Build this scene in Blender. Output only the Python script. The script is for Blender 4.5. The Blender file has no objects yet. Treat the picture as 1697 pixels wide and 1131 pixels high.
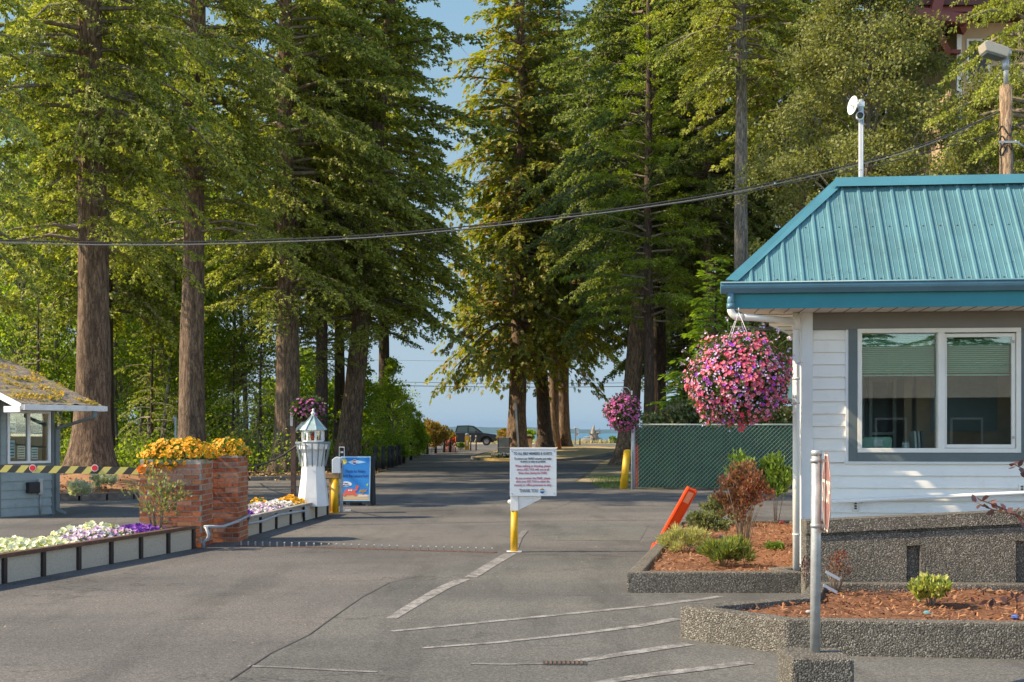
import bpy, bmesh, math, random
import numpy as np
from mathutils import Vector, Matrix, noise
R = math.radians
sc = bpy.context.scene
# ---------------------------------------------------------------- camera
F_PX = 2000.0; CX = 848.5; HY = 718.0; CAM_H = 1.6
cam_d = bpy.data.cameras.new('camera'); cam = bpy.data.objects.new('camera', cam_d)
sc.collection.objects.link(cam); sc.camera = cam
cam.location = (0, 0, CAM_H); cam.rotation_euler = (R(90), 0, 0)
cam_d.sensor_width = 36; cam_d.lens = F_PX/1697*36
cam_d.shift_y = (HY-565.5)/1697
cam_d.clip_start = 0.1; cam_d.clip_end = 60000
# ---------------------------------------------------------------- light
SUN_EL = 40.0; SUN_AHEAD = -7.0     # sun stands left of the view, a touch behind the camera
sdir = Vector((-math.cos(R(SUN_EL))*math.cos(R(SUN_AHEAD)), math.cos(R(SUN_EL))*math.sin(R(SUN_AHEAD)), math.sin(R(SUN_EL))))
w = bpy.data.worlds.new('World'); sc.world = w; w.use_nodes = True
nt = w.node_tree; bg = nt.nodes['Background']
sky = nt.nodes.new('ShaderNodeTexSky'); sky.sky_type = 'NISHITA'; sky.sun_disc = False
sky.sun_elevation = R(SUN_EL); sky.sun_rotation = math.atan2(sdir.x, sdir.y)
sky.air_density = 0.9; sky.dust_density = 0.15; sky.ozone_density = 3.0; sky.altitude = 400
# a painted blue gradient replaces and dims the bright low sky to the north (+y); the rest of the sky is the clear Nishita one
def wn(t, **k):
    n = nt.nodes.new(t)
    for a_, b_ in k.items(): setattr(n, a_, b_)
    return n
tcw = wn('ShaderNodeTexCoord'); sepw = wn('ShaderNodeSeparateXYZ'); nt.links.new(tcw.outputs['Generated'], sepw.inputs[0])
def mrange(src, a, b, c, d):
    m_ = wn('ShaderNodeMapRange', interpolation_type='SMOOTHSTEP'); m_.inputs[1].default_value = a; m_.inputs[2].default_value = b; m_.inputs[3].default_value = c; m_.inputs[4].default_value = d; nt.links.new(src, m_.inputs[0]); return m_.outputs[0]
fy = mrange(sepw.outputs['Y'], 0.2, 0.75, 0, 1); fz = mrange(sepw.outputs['Z'], 0.42, 0.75, 1, 0)
mulw = wn('ShaderNodeMath', operation='MULTIPLY'); nt.links.new(fy, mulw.inputs[0]); nt.links.new(fz, mulw.inputs[1])
grw = wn('ShaderNodeValToRGB'); grw.color_ramp.elements[0].position = 0.0; grw.color_ramp.elements[0].color = (0.122, 0.170, 0.222, 1); grw.color_ramp.elements[1].position = 0.4; grw.color_ramp.elements[1].color = (0.068, 0.140, 0.225, 1)
nt.links.new(sepw.outputs['Z'], grw.inputs[0]); sclw = wn('ShaderNodeVectorMath', operation='SCALE'); sclw.inputs['Scale'].default_value = 10.0; nt.links.new(grw.outputs[0], sclw.inputs[0])
mxw = wn('ShaderNodeMix', data_type='RGBA'); nt.links.new(mulw.outputs[0], mxw.inputs[0]); nt.links.new(sky.outputs[0], mxw.inputs[6]); nt.links.new(sclw.outputs[0], mxw.inputs[7])
nt.links.new(mxw.outputs[2], bg.inputs[0]); bg.inputs[1].default_value = 0.15
sl = bpy.data.lights.new('sun', 'SUN'); sl.energy = 3.3; sl.angle = R(0.8); sl.color = (1.0, 0.90, 0.74)
so = bpy.data.objects.new('sun', sl); sc.collection.objects.link(so)
so.rotation_euler = sdir.to_track_quat('Z', 'Y').to_euler()
sc.view_settings.view_transform = 'Standard'; sc.view_settings.look = 'None'
sc.view_settings.gamma = 1; sc.view_settings.exposure = 1.28; sc.view_settings.use_curve_mapping = False
sc.view_settings.use_white_balance = True; sc.view_settings.white_balance_temperature = 7650
sc.render.engine = 'CYCLES'
sc.cycles.max_bounces = 6; sc.cycles.diffuse_bounces = 3; sc.cycles.transparent_max_bounces = 12

COL = sc.collection
rnd = random.Random(7)
rng = np.random.default_rng(11)

# ---------------------------------------------------------------- materials
def new_mat(name):
    m = bpy.data.materials.new(name); m.use_nodes = True
    return m, m.node_tree, m.node_tree.nodes['Principled BSDF']
def N(nt, t, **kw):
    n = nt.nodes.new(t)
    for k, v in kw.items(): setattr(n, k, v)
    return n
def ramp(nt, fac, stops):
    r = N(nt, 'ShaderNodeValToRGB'); e = r.color_ramp.elements
    while len(e) < len(stops): e.new(0.5)
    for el, (p, c) in zip(e, stops): el.position = p; el.color = (c[0], c[1], c[2], 1) if len(c) == 3 else c
    nt.links.new(fac, r.inputs[0]); return r.outputs[0]
def coords(nt, scale=(1, 1, 1), kind='Object'):
    tc = N(nt, 'ShaderNodeTexCoord'); mp = N(nt, 'ShaderNodeMapping'); mp.inputs['Scale'].default_value = scale
    nt.links.new(tc.outputs[kind], mp.inputs[0]); return mp.outputs[0]
def geo_pos(nt, scale=(1, 1, 1)):
    tc = N(nt, 'ShaderNodeNewGeometry'); mp = N(nt, 'ShaderNodeMapping'); mp.inputs['Scale'].default_value = scale
    nt.links.new(tc.outputs['Position'], mp.inputs[0]); return mp.outputs[0]
def noise_n(nt, vec, scale, detail=4, rough=0.6):
    n = N(nt, 'ShaderNodeTexNoise'); n.inputs['Scale'].default_value = scale
    n.inputs['Detail'].default_value = detail; n.inputs['Roughness'].default_value = rough
    nt.links.new(vec, n.inputs['Vector']); return n
def mix(nt, fac, a, b, typ='MIX'):
    m = N(nt, 'ShaderNodeMix', data_type='RGBA', blend_type=typ)
    if isinstance(fac, (int, float)): m.inputs[0].default_value = fac
    else: nt.links.new(fac, m.inputs[0])
    for i, s in ((6, a), (7, b)):
        if isinstance(s, tuple): m.inputs[i].default_value = (*s[:3], 1)
        else: nt.links.new(s, m.inputs[i])
    return m.outputs[2]
def bump(nt, bs, h, strength=0.4, dist=0.02):
    b = N(nt, 'ShaderNodeBump'); b.inputs['Strength'].default_value = strength; b.inputs['Distance'].default_value = dist
    nt.links.new(h, b.inputs['Height']); nt.links.new(b.outputs[0], bs.inputs['Normal'])
def paint(name, col, rough=0.5, var=0.12, scale=3.0, metal=0.0, bmp=0.0, dirt=None):
    m, nt, bs = new_mat(name)
    v = coords(nt); n = noise_n(nt, v, scale, 6, 0.65)
    c2 = tuple(max(0, c*(1-var*2)) for c in col); c1 = tuple(min(1, c*(1+var)) for c in col)
    c = ramp(nt, n.outputs[0], [(0.3, c2), (0.7, c1)])
    if dirt:
        n3 = noise_n(nt, v, scale*2.7, 8, 0.75)
        f = ramp(nt, n3.outputs[0], [(0.55, (0, 0, 0)), (0.75, (1, 1, 1))])
        c = mix(nt, f, c, dirt)
    nt.links.new(c, bs.inputs['Base Color'])
    bs.inputs['Roughness'].default_value = rough; bs.inputs['Metallic'].default_value = metal
    if bmp:
        n2 = noise_n(nt, v, scale*12, 4); bump(nt, bs, n2.outputs[0], bmp, 0.01)
    return m
def leaf_mat(name, cols, trans=0.35, rough=0.55, patch=1.0, pscale=0.5, accent=None, acc_at=0.93):
    """per-leaf colour from the island's random value, broad patches from a noise"""
    m, nt, bs = new_mat(name); out = nt.nodes['Material Output']
    g = N(nt, 'ShaderNodeNewGeometry')
    n = len(cols)
    st = [(i/(n-1) if n > 1 else 0, c) for i, c in enumerate(cols)]
    v = geo_pos(nt); nn = noise_n(nt, v, pscale, 3, 0.55)
    ma = N(nt, 'ShaderNodeMath', operation='MULTIPLY_ADD'); nt.links.new(nn.outputs[0], ma.inputs[0])
    ma.inputs[1].default_value = 1.6*patch; ma.inputs[2].default_value = -0.8*patch
    ad = N(nt, 'ShaderNodeMath', operation='ADD', use_clamp=True)
    nt.links.new(ma.outputs[0], ad.inputs[0]); nt.links.new(g.outputs['Random Per Island'], ad.inputs[1])
    c = ramp(nt, ad.outputs[0], st)
    if accent:
        f = ramp(nt, g.outputs['Random Per Island'], [(acc_at, (0, 0, 0)), (acc_at+0.005, (1, 1, 1))])
        n2 = noise_n(nt, v, 1.4, 2)
        f2 = ramp(nt, n2.outputs[0], [(0.5, (0, 0, 0)), (0.62, (1, 1, 1))])
        f = mix(nt, 1.0, f, f2, 'MULTIPLY'); c = mix(nt, f, c, accent)
    nt.links.new(c, bs.inputs['Base Color']); bs.inputs['Roughness'].default_value = rough
    tr = N(nt, 'ShaderNodeBsdfTranslucent')
    tc = mix(nt, 0.7, c, (1.0, 1.0, 0.35), 'MULTIPLY'); 
    sc_ = mix(nt, 1.0, tc, (1.7, 1.7, 1.3), 'MULTIPLY'); nt.links.new(sc_, tr.inputs[0])
    ms = N(nt, 'ShaderNodeMixShader'); ms.inputs[0].default_value = trans
    nt.links.new(bs.outputs[0], ms.inputs[1]); nt.links.new(tr.outputs[0], ms.inputs[2])
    nt.links.new(ms.outputs[0], out.inputs[0]); return m

def asphalt_mat(name='asphalt', base=(0.103, 0.096, 0.088)):
    m, nt, bs = new_mat(name); v = geo_pos(nt)
    fine = noise_n(nt, v, 62, 3, 0.85)
    c = ramp(nt, fine.outputs[0], [(0.30, tuple(b*0.36 for b in base)), (0.5, base), (0.70, tuple(b*2.2 for b in base))])
    vo = N(nt, 'ShaderNodeTexVoronoi'); vo.inputs['Scale'].default_value = 60; nt.links.new(v, vo.inputs['Vector'])
    sp = ramp(nt, vo.outputs['Distance'], [(0.0, (1, 1, 1)), (0.20, (0, 0, 0))])
    c = mix(nt, sp, c, (0.27, 0.25, 0.22))
    big = noise_n(nt, geo_pos(nt, (0.5, 1.0, 1)), 0.35, 6, 0.6)
    f = ramp(nt, big.outputs[0], [(0.35, (0.70, 0.70, 0.71)), (0.5, (1, 1, 1)), (0.64, (1.25, 1.22, 1.16))])
    c = mix(nt, 1.0, c, f, 'MULTIPLY')
    # thin wandering cracks
    wv = geo_pos(nt, (0.16, 0.34, 1)); wn = noise_n(nt, wv, 3, 5, 0.7)
    vv = N(nt, 'ShaderNodeVectorMath', operation='ADD'); nt.links.new(wv, vv.inputs[0])
    sc2 = N(nt, 'ShaderNodeVectorMath', operation='SCALE'); sc2.inputs['Scale'].default_value = 0.5
    nt.links.new(wn.outputs['Color'], sc2.inputs[0]); nt.links.new(sc2.outputs[0], vv.inputs[1])
    cr = N(nt, 'ShaderNodeTexVoronoi', feature='DISTANCE_TO_EDGE'); cr.inputs['Scale'].default_value = 1.6
    nt.links.new(vv.outputs[0], cr.inputs['Vector'])
    cf = ramp(nt, cr.outputs['Distance'], [(0.0, (0.45, 0.45, 0.45)), (0.006, (0.75, .75, .75)), (0.012, (1, 1, 1))])
    gate = noise_n(nt, v, 0.5, 2); gf = ramp(nt, gate.outputs[0], [(0.47, (0, 0, 0)), (0.55, (1, 1, 1))])
    cf = mix(nt, gf, (1, 1, 1), cf)
    c = mix(nt, 1.0, c, cf, 'MULTIPLY')
    # oil and tyre stains
    st = noise_n(nt, geo_pos(nt, (1.4, 0.25, 1)), 1.1, 4, 0.6)
    sf = ramp(nt, st.outputs[0], [(0.5, (1, 1, 1)), (0.68, (0.68, 0.68, 0.68))])
    c = mix(nt, 1.0, c, sf, 'MULTIPLY')
    nt.links.new(c, bs.inputs['Base Color']); bs.inputs['Roughness'].default_value = 0.85
    bump(nt, bs, fine.outputs[0], 0.5, 0.006); return m
def worn_mat(name, col, base=(0.103, 0.096, 0.088), wear=0.5, scale=9):
    m, nt, bs = new_mat(name); v = geo_pos(nt)
    fine = noise_n(nt, v, 80, 2, 0.8)
    a = ramp(nt, fine.outputs[0], [(0.3, tuple(b*0.55 for b in base)), (0.7, tuple(b*1.8 for b in base))])
    n = noise_n(nt, v, scale, 8, 0.8)
    f = ramp(nt, n.outputs[0], [(wear-0.09, (0, 0, 0)), (wear+0.09, (0.85, 0.85, 0.85))])
    f2 = ramp(nt, fine.outputs[0], [(0.32, (0.15, 0.15, 0.15)), (0.55, (1, 1, 1))])
    f = mix(nt, 1.0, f, f2, 'MULTIPLY')
    nt.links.new(mix(nt, f, a, col), bs.inputs['Base Color']); bs.inputs['Roughness'].default_value = 0.8
    bump(nt, bs, fine.outputs[0], 0.4, 0.005); return m
def pebble_mat(name='aggregate', scale=92, dark=False):
    m, nt, bs = new_mat(name); v = geo_pos(nt)
    vo = N(nt, 'ShaderNodeTexVoronoi'); vo.inputs['Scale'].default_value = scale; nt.links.new(v, vo.inputs['Vector'])
    hs = N(nt, 'ShaderNodeSeparateColor'); nt.links.new(vo.outputs['Color'], hs.inputs[0])
    c = ramp(nt, hs.outputs[0], [(0.0, (0.11, 0.098, 0.082)), (0.3, (0.155, 0.137, 0.112)), (0.6, (0.195, 0.175, 0.145)), (0.8, (0.24, 0.218, 0.18)), (0.97, (0.40, 0.375, 0.33))])
    gr = ramp(nt, vo.outputs['Distance'], [(0.35, (1, 1, 1)), (0.62, (0.5, 0.48, 0.45))])
    c = mix(nt, 1.0, c, gr, 'MULTIPLY')
    b = noise_n(nt, v, 2.2, 5); bf = ramp(nt, b.outputs[0], [(0.3, (0.72, 0.72, 0.7)), (0.7, (1.15, 1.14, 1.1))])
    c = mix(nt, 1.0, c, bf, 'MULTIPLY')
    nt.links.new(c, bs.inputs['Base Color']); bs.inputs['Roughness'].default_value = 0.75
    inv = N(nt, 'ShaderNodeMath', operation='SUBTRACT'); inv.inputs[0].default_value = 1; nt.links.new(vo.outputs['Distance'], inv.inputs[1])
    bump(nt, bs, inv.outputs[0], 0.8, 0.012); return m
def speck_mat(name, cols, scale=40, rough=0.9, bmp=0.6, stretch=(1, 1, 1), patch=None):
    m, nt, bs = new_mat(name); v = geo_pos(nt, stretch)
    n = noise_n(nt, v, scale, 5, 0.75)
    k = len(cols); c = ramp(nt, n.outputs[0], [(0.28+0.44*i/(k-1), q) for i, q in enumerate(cols)])
    if patch:
        n2 = noise_n(nt, v, patch[0], 5, 0.6); f = ramp(nt, n2.outputs[0], [(0.46, (0, 0, 0)), (0.58, (1, 1, 1))]); 
        n3 = noise_n(nt, v, scale*1.3, 3, 0.7); c2 = ramp(nt, n3.outputs[0], [(0.3, tuple(q*0.5 for q in patch[1])), (0.7, tuple(q*1.4 for q in patch[1]))])
        c = mix(nt, f, c, c2)
    nt.links.new(c, bs.inputs['Base Color']); bs.inputs['Roughness'].default_value = rough
    bump(nt, bs, n.outputs[0], bmp, 0.02); return m
def bark_mat(name, c0, c1, c2):
    m, nt, bs = new_mat(name); v = geo_pos(nt, (1, 1, 0.16))
    n = noise_n(nt, v, 11, 8, 0.68)
    vo = N(nt, 'ShaderNodeTexVoronoi', feature='DISTANCE_TO_EDGE'); vo.inputs['Scale'].default_value = 13
    add = N(nt, 'ShaderNodeVectorMath', operation='ADD'); s = N(nt, 'ShaderNodeVectorMath', operation='SCALE'); s.inputs['Scale'].default_value = 0.25
    nt.links.new(n.outputs['Color'], s.inputs[0]); nt.links.new(v, add.inputs[0]); nt.links.new(s.outputs[0], add.inputs[1])
    nt.links.new(add.outputs[0], vo.inputs['Vector'])
    c = ramp(nt, n.outputs[0], [(0.28, c0), (0.5, c1), (0.72, c2)])
    cr = ramp(nt, vo.outputs['Distance'], [(0.0, (0.32, 0.3, 0.3)), (0.16, (1, 1, 1))])
    c = mix(nt, 1.0, c, cr, 'MULTIPLY')
    nt.links.new(c, bs.inputs['Base Color']); bs.inputs['Roughness'].default_value = 0.95
    h = mix(nt, 0.5, n.outputs[0], vo.outputs['Distance'], 'ADD')
    bump(nt, bs, h, 0.9, 0.06); return m
def glass_mat(name, tint=(0.9, 0.95, 0.93)):
    m, nt, bs = new_mat(name); nt.nodes.remove(bs); out = nt.nodes['Material Output']
    t = N(nt, 'ShaderNodeBsdfTransparent'); t.inputs[0].default_value = (*tint, 1)
    g = N(nt, 'ShaderNodeBsdfGlossy'); g.inputs['Roughness'].default_value = 0.01; g.inputs[0].default_value = (0.95, 1, 0.98, 1)
    fr = N(nt, 'ShaderNodeFresnel'); fr.inputs[0].default_value = 1.55
    ad = N(nt, 'ShaderNodeMath', operation='ADD', use_clamp=True); ad.inputs[1].default_value = 0.05; nt.links.new(fr.outputs[0], ad.inputs[0])
    ms = N(nt, 'ShaderNodeMixShader'); nt.links.new(ad.outputs[0], ms.inputs[0]); nt.links.new(t.outputs[0], ms.inputs[1]); nt.links.new(g.outputs[0], ms.inputs[2])
    nt.links.new(ms.outputs[0], out.inputs[0]); return m
def island_mat(name, cols, rough=0.9, bmp=0.5, nscale=25):
    m, nt, bs = new_mat(name); g = N(nt, 'ShaderNodeNewGeometry')
    c = ramp(nt, g.outputs['Random Per Island'], [(i/(len(cols)-1), q) for i, q in enumerate(cols)])
    n = noise_n(nt, geo_pos(nt), nscale, 5, 0.7); f = ramp(nt, n.outputs[0], [(0.3, (0.6, 0.6, 0.6)), (0.7, (1.25, 1.25, 1.25))])
    nt.links.new(mix(nt, 1.0, c, f, 'MULTIPLY'), bs.inputs['Base Color']); bs.inputs['Roughness'].default_value = rough
    if bmp: bump(nt, bs, n.outputs[0], bmp, 0.01)
    return m
def soft_mat(name, col): 
    m, nt, bs = new_mat(name); bs.inputs['Base Color'].default_value = (*col, 1); bs.inputs['Roughness'].default_value = 0.6; return m

M = {}
M['asphalt'] = asphalt_mat()
M['asphalt_old'] = asphalt_mat('asphalt_old', (0.096, 0.094, 0.085))
M['worn_white'] = worn_mat('worn_white', (0.42, 0.405, 0.38), wear=0.505, scale=6)
M['faint_white'] = worn_mat('faint_white', (0.30, 0.285, 0.27), wear=0.54, scale=6)
M['worn_yellow'] = worn_mat('worn_yellow', (0.60, 0.36, 0.07), base=(.3, .25, .15), wear=0.38)
M['crack'] = soft_mat('crack_tar', (0.055, 0.05, 0.045))
M['aggregate'] = pebble_mat()
M['duff'] = speck_mat('duff', [(0.05, 0.03, 0.017), (0.17, 0.11, 0.06), (0.30, 0.20, 0.11)], 14, patch=(0.35, (0.09, 0.11, 0.035)))
M['dry_soil'] = speck_mat('dry_soil', [(0.22, 0.15, 0.09), (0.36, 0.27, 0.17), (0.48, 0.37, 0.24)], 20, patch=(0.5, (0.12, 0.13, 0.05)))
M['dry_grass'] = speck_mat('dry_grass', [(0.28, 0.19, 0.08), (0.48, 0.35, 0.16), (0.60, 0.46, 0.24)], 30)
M['beach'] = speck_mat('beach', [(0.20, 0.17, 0.12), (0.38, 0.33, 0.24), (0.5, 0.45, 0.34)], 3)
M['mulch'] = speck_mat('mulch', [(0.07, 0.024, 0.012), (0.19, 0.075, 0.03), (0.32, 0.15, 0.07)], 55)
M['kerb'] = speck_mat('kerb', [(0.10, 0.085, 0.07), (0.20, 0.18, 0.15), (0.30, 0.27, 0.23)], 18, bmp=0.4)
M['bark'] = bark_mat('bark_fir', (0.065, 0.040, 0.028), (0.21, 0.135, 0.085), (0.42, 0.29, 0.185))
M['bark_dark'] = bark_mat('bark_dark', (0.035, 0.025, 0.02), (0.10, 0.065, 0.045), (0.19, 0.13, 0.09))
M['bark_grey'] = bark_mat('bark_grey', (0.10, 0.09, 0.075), (0.26, 0.23, 0.19), (0.42, 0.38, 0.32))
M['limb'] = paint('limb_wood', (0.25, 0.20, 0.15), 0.9, 0.3, 6)
M['white'] = paint('white_paint', (0.78, 0.77, 0.73), 0.45, 0.05, 1.5)
M['cream'] = paint('cream_paint', (0.80, 0.75, 0.65), 0.45, 0.05, 2)
M['white_old'] = paint('white_old', (0.74, 0.73, 0.70), 0.6, 0.08, 4, dirt=(0.38, 0.36, 0.32))
M['teal_roof'] = paint('teal_roof', (0.088, 0.235, 0.262), 0.6, 0.16, 1.2, bmp=0.03, dirt=(0.12, 0.24, 0.27))
M['teal_trim'] = paint('teal_trim', (0.06, 0.22, 0.27), 0.45, 0.08, 2)
M['teal_fascia'] = paint('teal_fascia', (0.004, 0.20, 0.235), 0.4, 0.08, 2)
M['gutter_blue'] = paint('gutter_blue', (0.085, 0.20, 0.25), 0.35, 0.08, 2)
M['grey_trim'] = paint('grey_trim', (0.13, 0.155, 0.15), 0.6, 0.08, 3)
M['taupe'] = paint('taupe', (0.19, 0.175, 0.145), 0.6, 0.06, 2)
M['booth_siding'] = paint('booth_siding', (0.29, 0.35, 0.34), 0.65, 0.1, 2.5, dirt=(0.2, 0.24, 0.23))
M['booth_trim'] = paint('booth_trim', (0.16, 0.19, 0.19), 0.65, 0.1, 3)
M['glass'] = glass_mat('window_glass')
M['black'] = soft_mat('black_plastic', (0.015, 0.015, 0.016))
M['dark'] = soft_mat('dark_inside', (0.05, 0.048, 0.045))
M['brown_wood'] = paint('brown_wood', (0.13, 0.065, 0.04), 0.7, 0.2, 8)
M['dark_wood'] = paint('dark_wood', (0.045, 0.03, 0.025), 0.7, 0.2, 8)
M['tan_wood'] = paint('tan_wood', (0.42, 0.25, 0.12), 0.7, 0.2, 6)
M['grey_wood'] = paint('grey_wood', (0.30, 0.28, 0.25), 0.8, 0.2, 6)
M['galv'] = paint('galvanised', (0.42, 0.43, 0.42), 0.45, 0.15, 12, metal=0.35, dirt=(0.28, 0.25, 0.2))
M['conduit'] = paint('conduit_grey', (0.42, 0.44, 0.46), 0.5, 0.08, 4)
M['yellow'] = paint('yellow_paint', (0.72, 0.40, 0.012), 0.45, 0.10, 5, dirt=(0.45, 0.27, 0.05))
M['yellow_light'] = paint('yellow_light', (0.70, 0.52, 0.14), 0.5, 0.1, 5)
M['orange'] = paint('orange_plastic', (0.72, 0.065, 0.012), 0.4, 0.06, 3)
M['red'] = paint('red_sign', (0.55, 0.03, 0.03), 0.4, 0.05, 3)
M['sign_white'] = paint('sign_white', (0.60, 0.66, 0.70), 0.4, 0.03, 2)
M['mortar'] = speck_mat('mortar', [(0.26, 0.22, 0.18), (0.42, 0.37, 0.31), (0.52, 0.47, 0.40)], 40)
M['brick'] = island_mat('brick', [(0.40, 0.10, 0.035), (0.54, 0.15, 0.045), (0.28, 0.075, 0.04), (0.56, 0.20, 0.08), (0.42, 0.11, 0.05), (0.44, 0.24, 0.16), (0.44, 0.12, 0.05)])
M['ink'] = soft_mat('ink', (0.07, 0.08, 0.09)); M['ink_red'] = soft_mat('ink_red', (0.42, 0.10, 0.13))
M['sand'] = soft_mat('sand_print', (0.62, 0.42, 0.22)); M['sign_blue'] = soft_mat('sign_blue', (0.005, 0.22, 0.58))
M['pale_blue'] = soft_mat('pale_blue', (0.40, 0.66, 0.80)); M['crab'] = soft_mat('crab_print', (0.70, 0.12, 0.08)); M['sun_print'] = soft_mat('sun_print', (0.75, 0.60, 0.12))
M['navy'] = soft_mat('navy', (0.01, 0.05, 0.22))

# ---------------------------------------------------------------- objects
def tag(o, label=None, cat=None, group=None, kind=None):
    if label: o['label'] = label
    if cat: o['category'] = cat
    if group: o['group'] = group
    if kind: o['kind'] = kind
    return o
def thing(name, loc, label, cat, group=None, rz=0):
    o = bpy.data.objects.new(name, None); o.empty_display_size = 0.2; COL.objects.link(o)
    o.location = loc; o.rotation_euler = (0, 0, rz); return tag(o, label, cat, group)
def kids(o): return [c for c in bpy.data.objects if c.parent is o]
def copy_tree(o, parent=None):
    c = o.copy(); COL.objects.link(c)
    if parent: c.parent = parent
    for ch in kids(o): copy_tree(ch, c)
    return c
def root_loc(p):
    v = Vector((0, 0, 0))
    while p is not None: v = v+Vector(p.location); p = p.parent
    return v
class MB:
    """collects shapes; build() links them as one mesh object"""
    def __init__(s): s.v = []; s.f = []; s.mi = []; s.cur = 0; s.sm = []
    def add(s, vs, fs, smooth=False):
        b = len(s.v); s.v += [tuple(v) for v in vs]
        for f in fs: s.f.append([b+i for i in f]); s.mi.append(s.cur); s.sm.append(smooth)
        return s
    def box(s, x0, x1, y0, y1, z0, z1, rz=0, piv=None):
        vs = [Vector((x, y, z)) for z in (z0, z1) for y in (y0, y1) for x in (x0, x1)]
        if rz:
            piv = Vector(piv or ((x0+x1)/2, (y0+y1)/2, 0)); m = Matrix.Rotation(rz, 3, 'Z'); vs = [m@(v-piv)+piv for v in vs]
        return s.add(vs, [(0, 2, 3, 1), (4, 5, 7, 6), (0, 1, 5, 4), (2, 6, 7, 3), (0, 4, 6, 2), (1, 3, 7, 5)])
    def bar(s, p, q, w, h, up=(0, 0, 1)):
        p = Vector(p); q = Vector(q); d = (q-p).normalized(); u = Vector(up)
        if abs(d.dot(u)) > 0.98: u = Vector((0, 1, 0))
        sd = d.cross(u).normalized(); u = sd.cross(d).normalized()
        vs = [b+sd*sx*w/2+u*sz*h/2 for b in (p, q) for sx, sz in ((-1, -1), (1, -1), (1, 1), (-1, 1))]
        return s.add(vs, [(0, 3, 2, 1), (4, 5, 6, 7), (0, 1, 5, 4), (1, 2, 6, 5), (2, 3, 7, 6), (3, 0, 4, 7)])
    def tube(s, pts, rs, n=10, cap=True, smooth=True):
        pts = [Vector(p) for p in pts]
        if not hasattr(rs, '__len__'): rs = [rs]*len(pts)
        vs = []; prev = None
        for i, p in enumerate(pts):
            d = (pts[min(i+1, len(pts)-1)]-pts[max(i-1, 0)]).normalized()
            if prev is None:
                a = Vector((1, 0, 0)) if abs(d.x) < 0.9 else Vector((0, 1, 0))
                a = (a-d*a.dot(d)).normalized()
            else: a = (prev-d*prev.dot(d)).normalized()
            prev = a; b = d.cross(a)
            vs += [p+(a*math.cos(2*math.pi*k/n)+b*math.sin(2*math.pi*k/n))*rs[i] for k in range(n)]
        fs = [(i*n+k, i*n+(k+1) % n, (i+1)*n+(k+1) % n, (i+1)*n+k) for i in range(len(pts)-1) for k in range(n)]
        s.add(vs, fs, smooth)
        if cap:
            b = len(s.v)-len(vs); L = (len(pts)-1)*n
            s.f.append([b+k for k in range(n)][::-1]); s.mi.append(s.cur); s.sm.append(False)
            s.f.append([b+L+k for k in range(n)]); s.mi.append(s.cur); s.sm.append(False)
        return s
    def lathe(s, cx, cy, prof, n=16, smooth=True, phase=0, cap=True):
        vs = [(cx+r*math.cos(phase+2*math.pi*k/n), cy+r*math.sin(phase+2*math.pi*k/n), z) for r, z in prof for k in range(n)]
        fs = [(i*n+k, i*n+(k+1) % n, (i+1)*n+(k+1) % n, (i+1)*n+k) for i in range(len(prof)-1) for k in range(n)]
        b = len(s.v); s.add(vs, fs, smooth)
        if cap:
            L = (len(prof)-1)*n
            s.f.append([b+k for k in range(n)][::-1]); s.mi.append(s.cur); s.sm.append(False)
            s.f.append([b+L+k for k in range(n)]); s.mi.append(s.cur); s.sm.append(False)
        return s
    def prism(s, poly, z0, z1, fn=None):
        """poly in (a,b); fn maps (a,b,z) to a point"""
        fn = fn or (lambda a, b, c: (a, b, c)); n = len(poly)
        ar = sum(poly[i][0]*poly[(i+1) % n][1]-poly[(i+1) % n][0]*poly[i][1] for i in range(n))
        if ar < 0: poly = poly[::-1]
        vs = [fn(a, b, z0) for a, b in poly]+[fn(a, b, z1) for a, b in poly]
        fs = [tuple(range(n))[::-1], tuple(range(n, 2*n))]+[(i, (i+1) % n, n+(i+1) % n, n+i) for i in range(n)]
        return s.add(vs, fs)
    def ball(s, c, r, n=10, m=7, sq=(1, 1, 1), jit=0):
        vs = []; 
        for i in range(1, m):
            t = math.pi*i/m
            for k in range(n):
                j = 1+rnd.uniform(-jit, jit)
                vs.append((c[0]+r*sq[0]*j*math.sin(t)*math.cos(2*math.pi*k/n), c[1]+r*sq[1]*j*math.sin(t)*math.sin(2*math.pi*k/n), c[2]+r*sq[2]*j*math.cos(t)))
        top = len(vs); vs += [(c[0], c[1], c[2]+r*sq[2]), (c[0], c[1], c[2]-r*sq[2])]
        fs = [(i*n+k, (i+1)*n+k, (i+1)*n+(k+1) % n, i*n+(k+1) % n) for i in range(m-2) for k in range(n)]
        fs += [(top, k, (k+1) % n) for k in range(n)]+[(top+1, (m-2)*n+(k+1) % n, (m-2)*n+k) for k in range(n)]
        return s.add(vs, fs, True)
    def build(s, name, mats, parent=None, label=None, world=True, kind=None, bevel=0):
        if not isinstance(mats, (list, tuple)): mats = [mats]
        off = root_loc(parent) if (parent is not None and world) else Vector((0, 0, 0))
        me = bpy.data.meshes.new(name); me.from_pydata([(v[0]-off.x, v[1]-off.y, v[2]-off.z) for v in s.v], [], s.f)
        for m in mats: me.materials.append(M[m] if isinstance(m, str) else m)
        me.polygons.foreach_set('material_index', s.mi); me.polygons.foreach_set('use_smooth', s.sm)
        bm = bmesh.new(); bm.from_mesh(me); bmesh.ops.recalc_face_normals(bm, faces=bm.faces)
        if bevel:
            try: bmesh.ops.bevel(bm, geom=[e for e in bm.edges if e.is_manifold and e.calc_face_angle(0) > 0.6], offset=bevel, segments=2, affect='EDGES', profile=0.6, clamp_overlap=True)
            except Exception: pass
        bm.to_mesh(me); bm.free()
        o = bpy.data.objects.new(name, me); COL.objects.link(o)
        if parent is not None: o.parent = parent
        if label: o['label'] = label
        if kind: o['kind'] = kind
        return o
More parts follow.
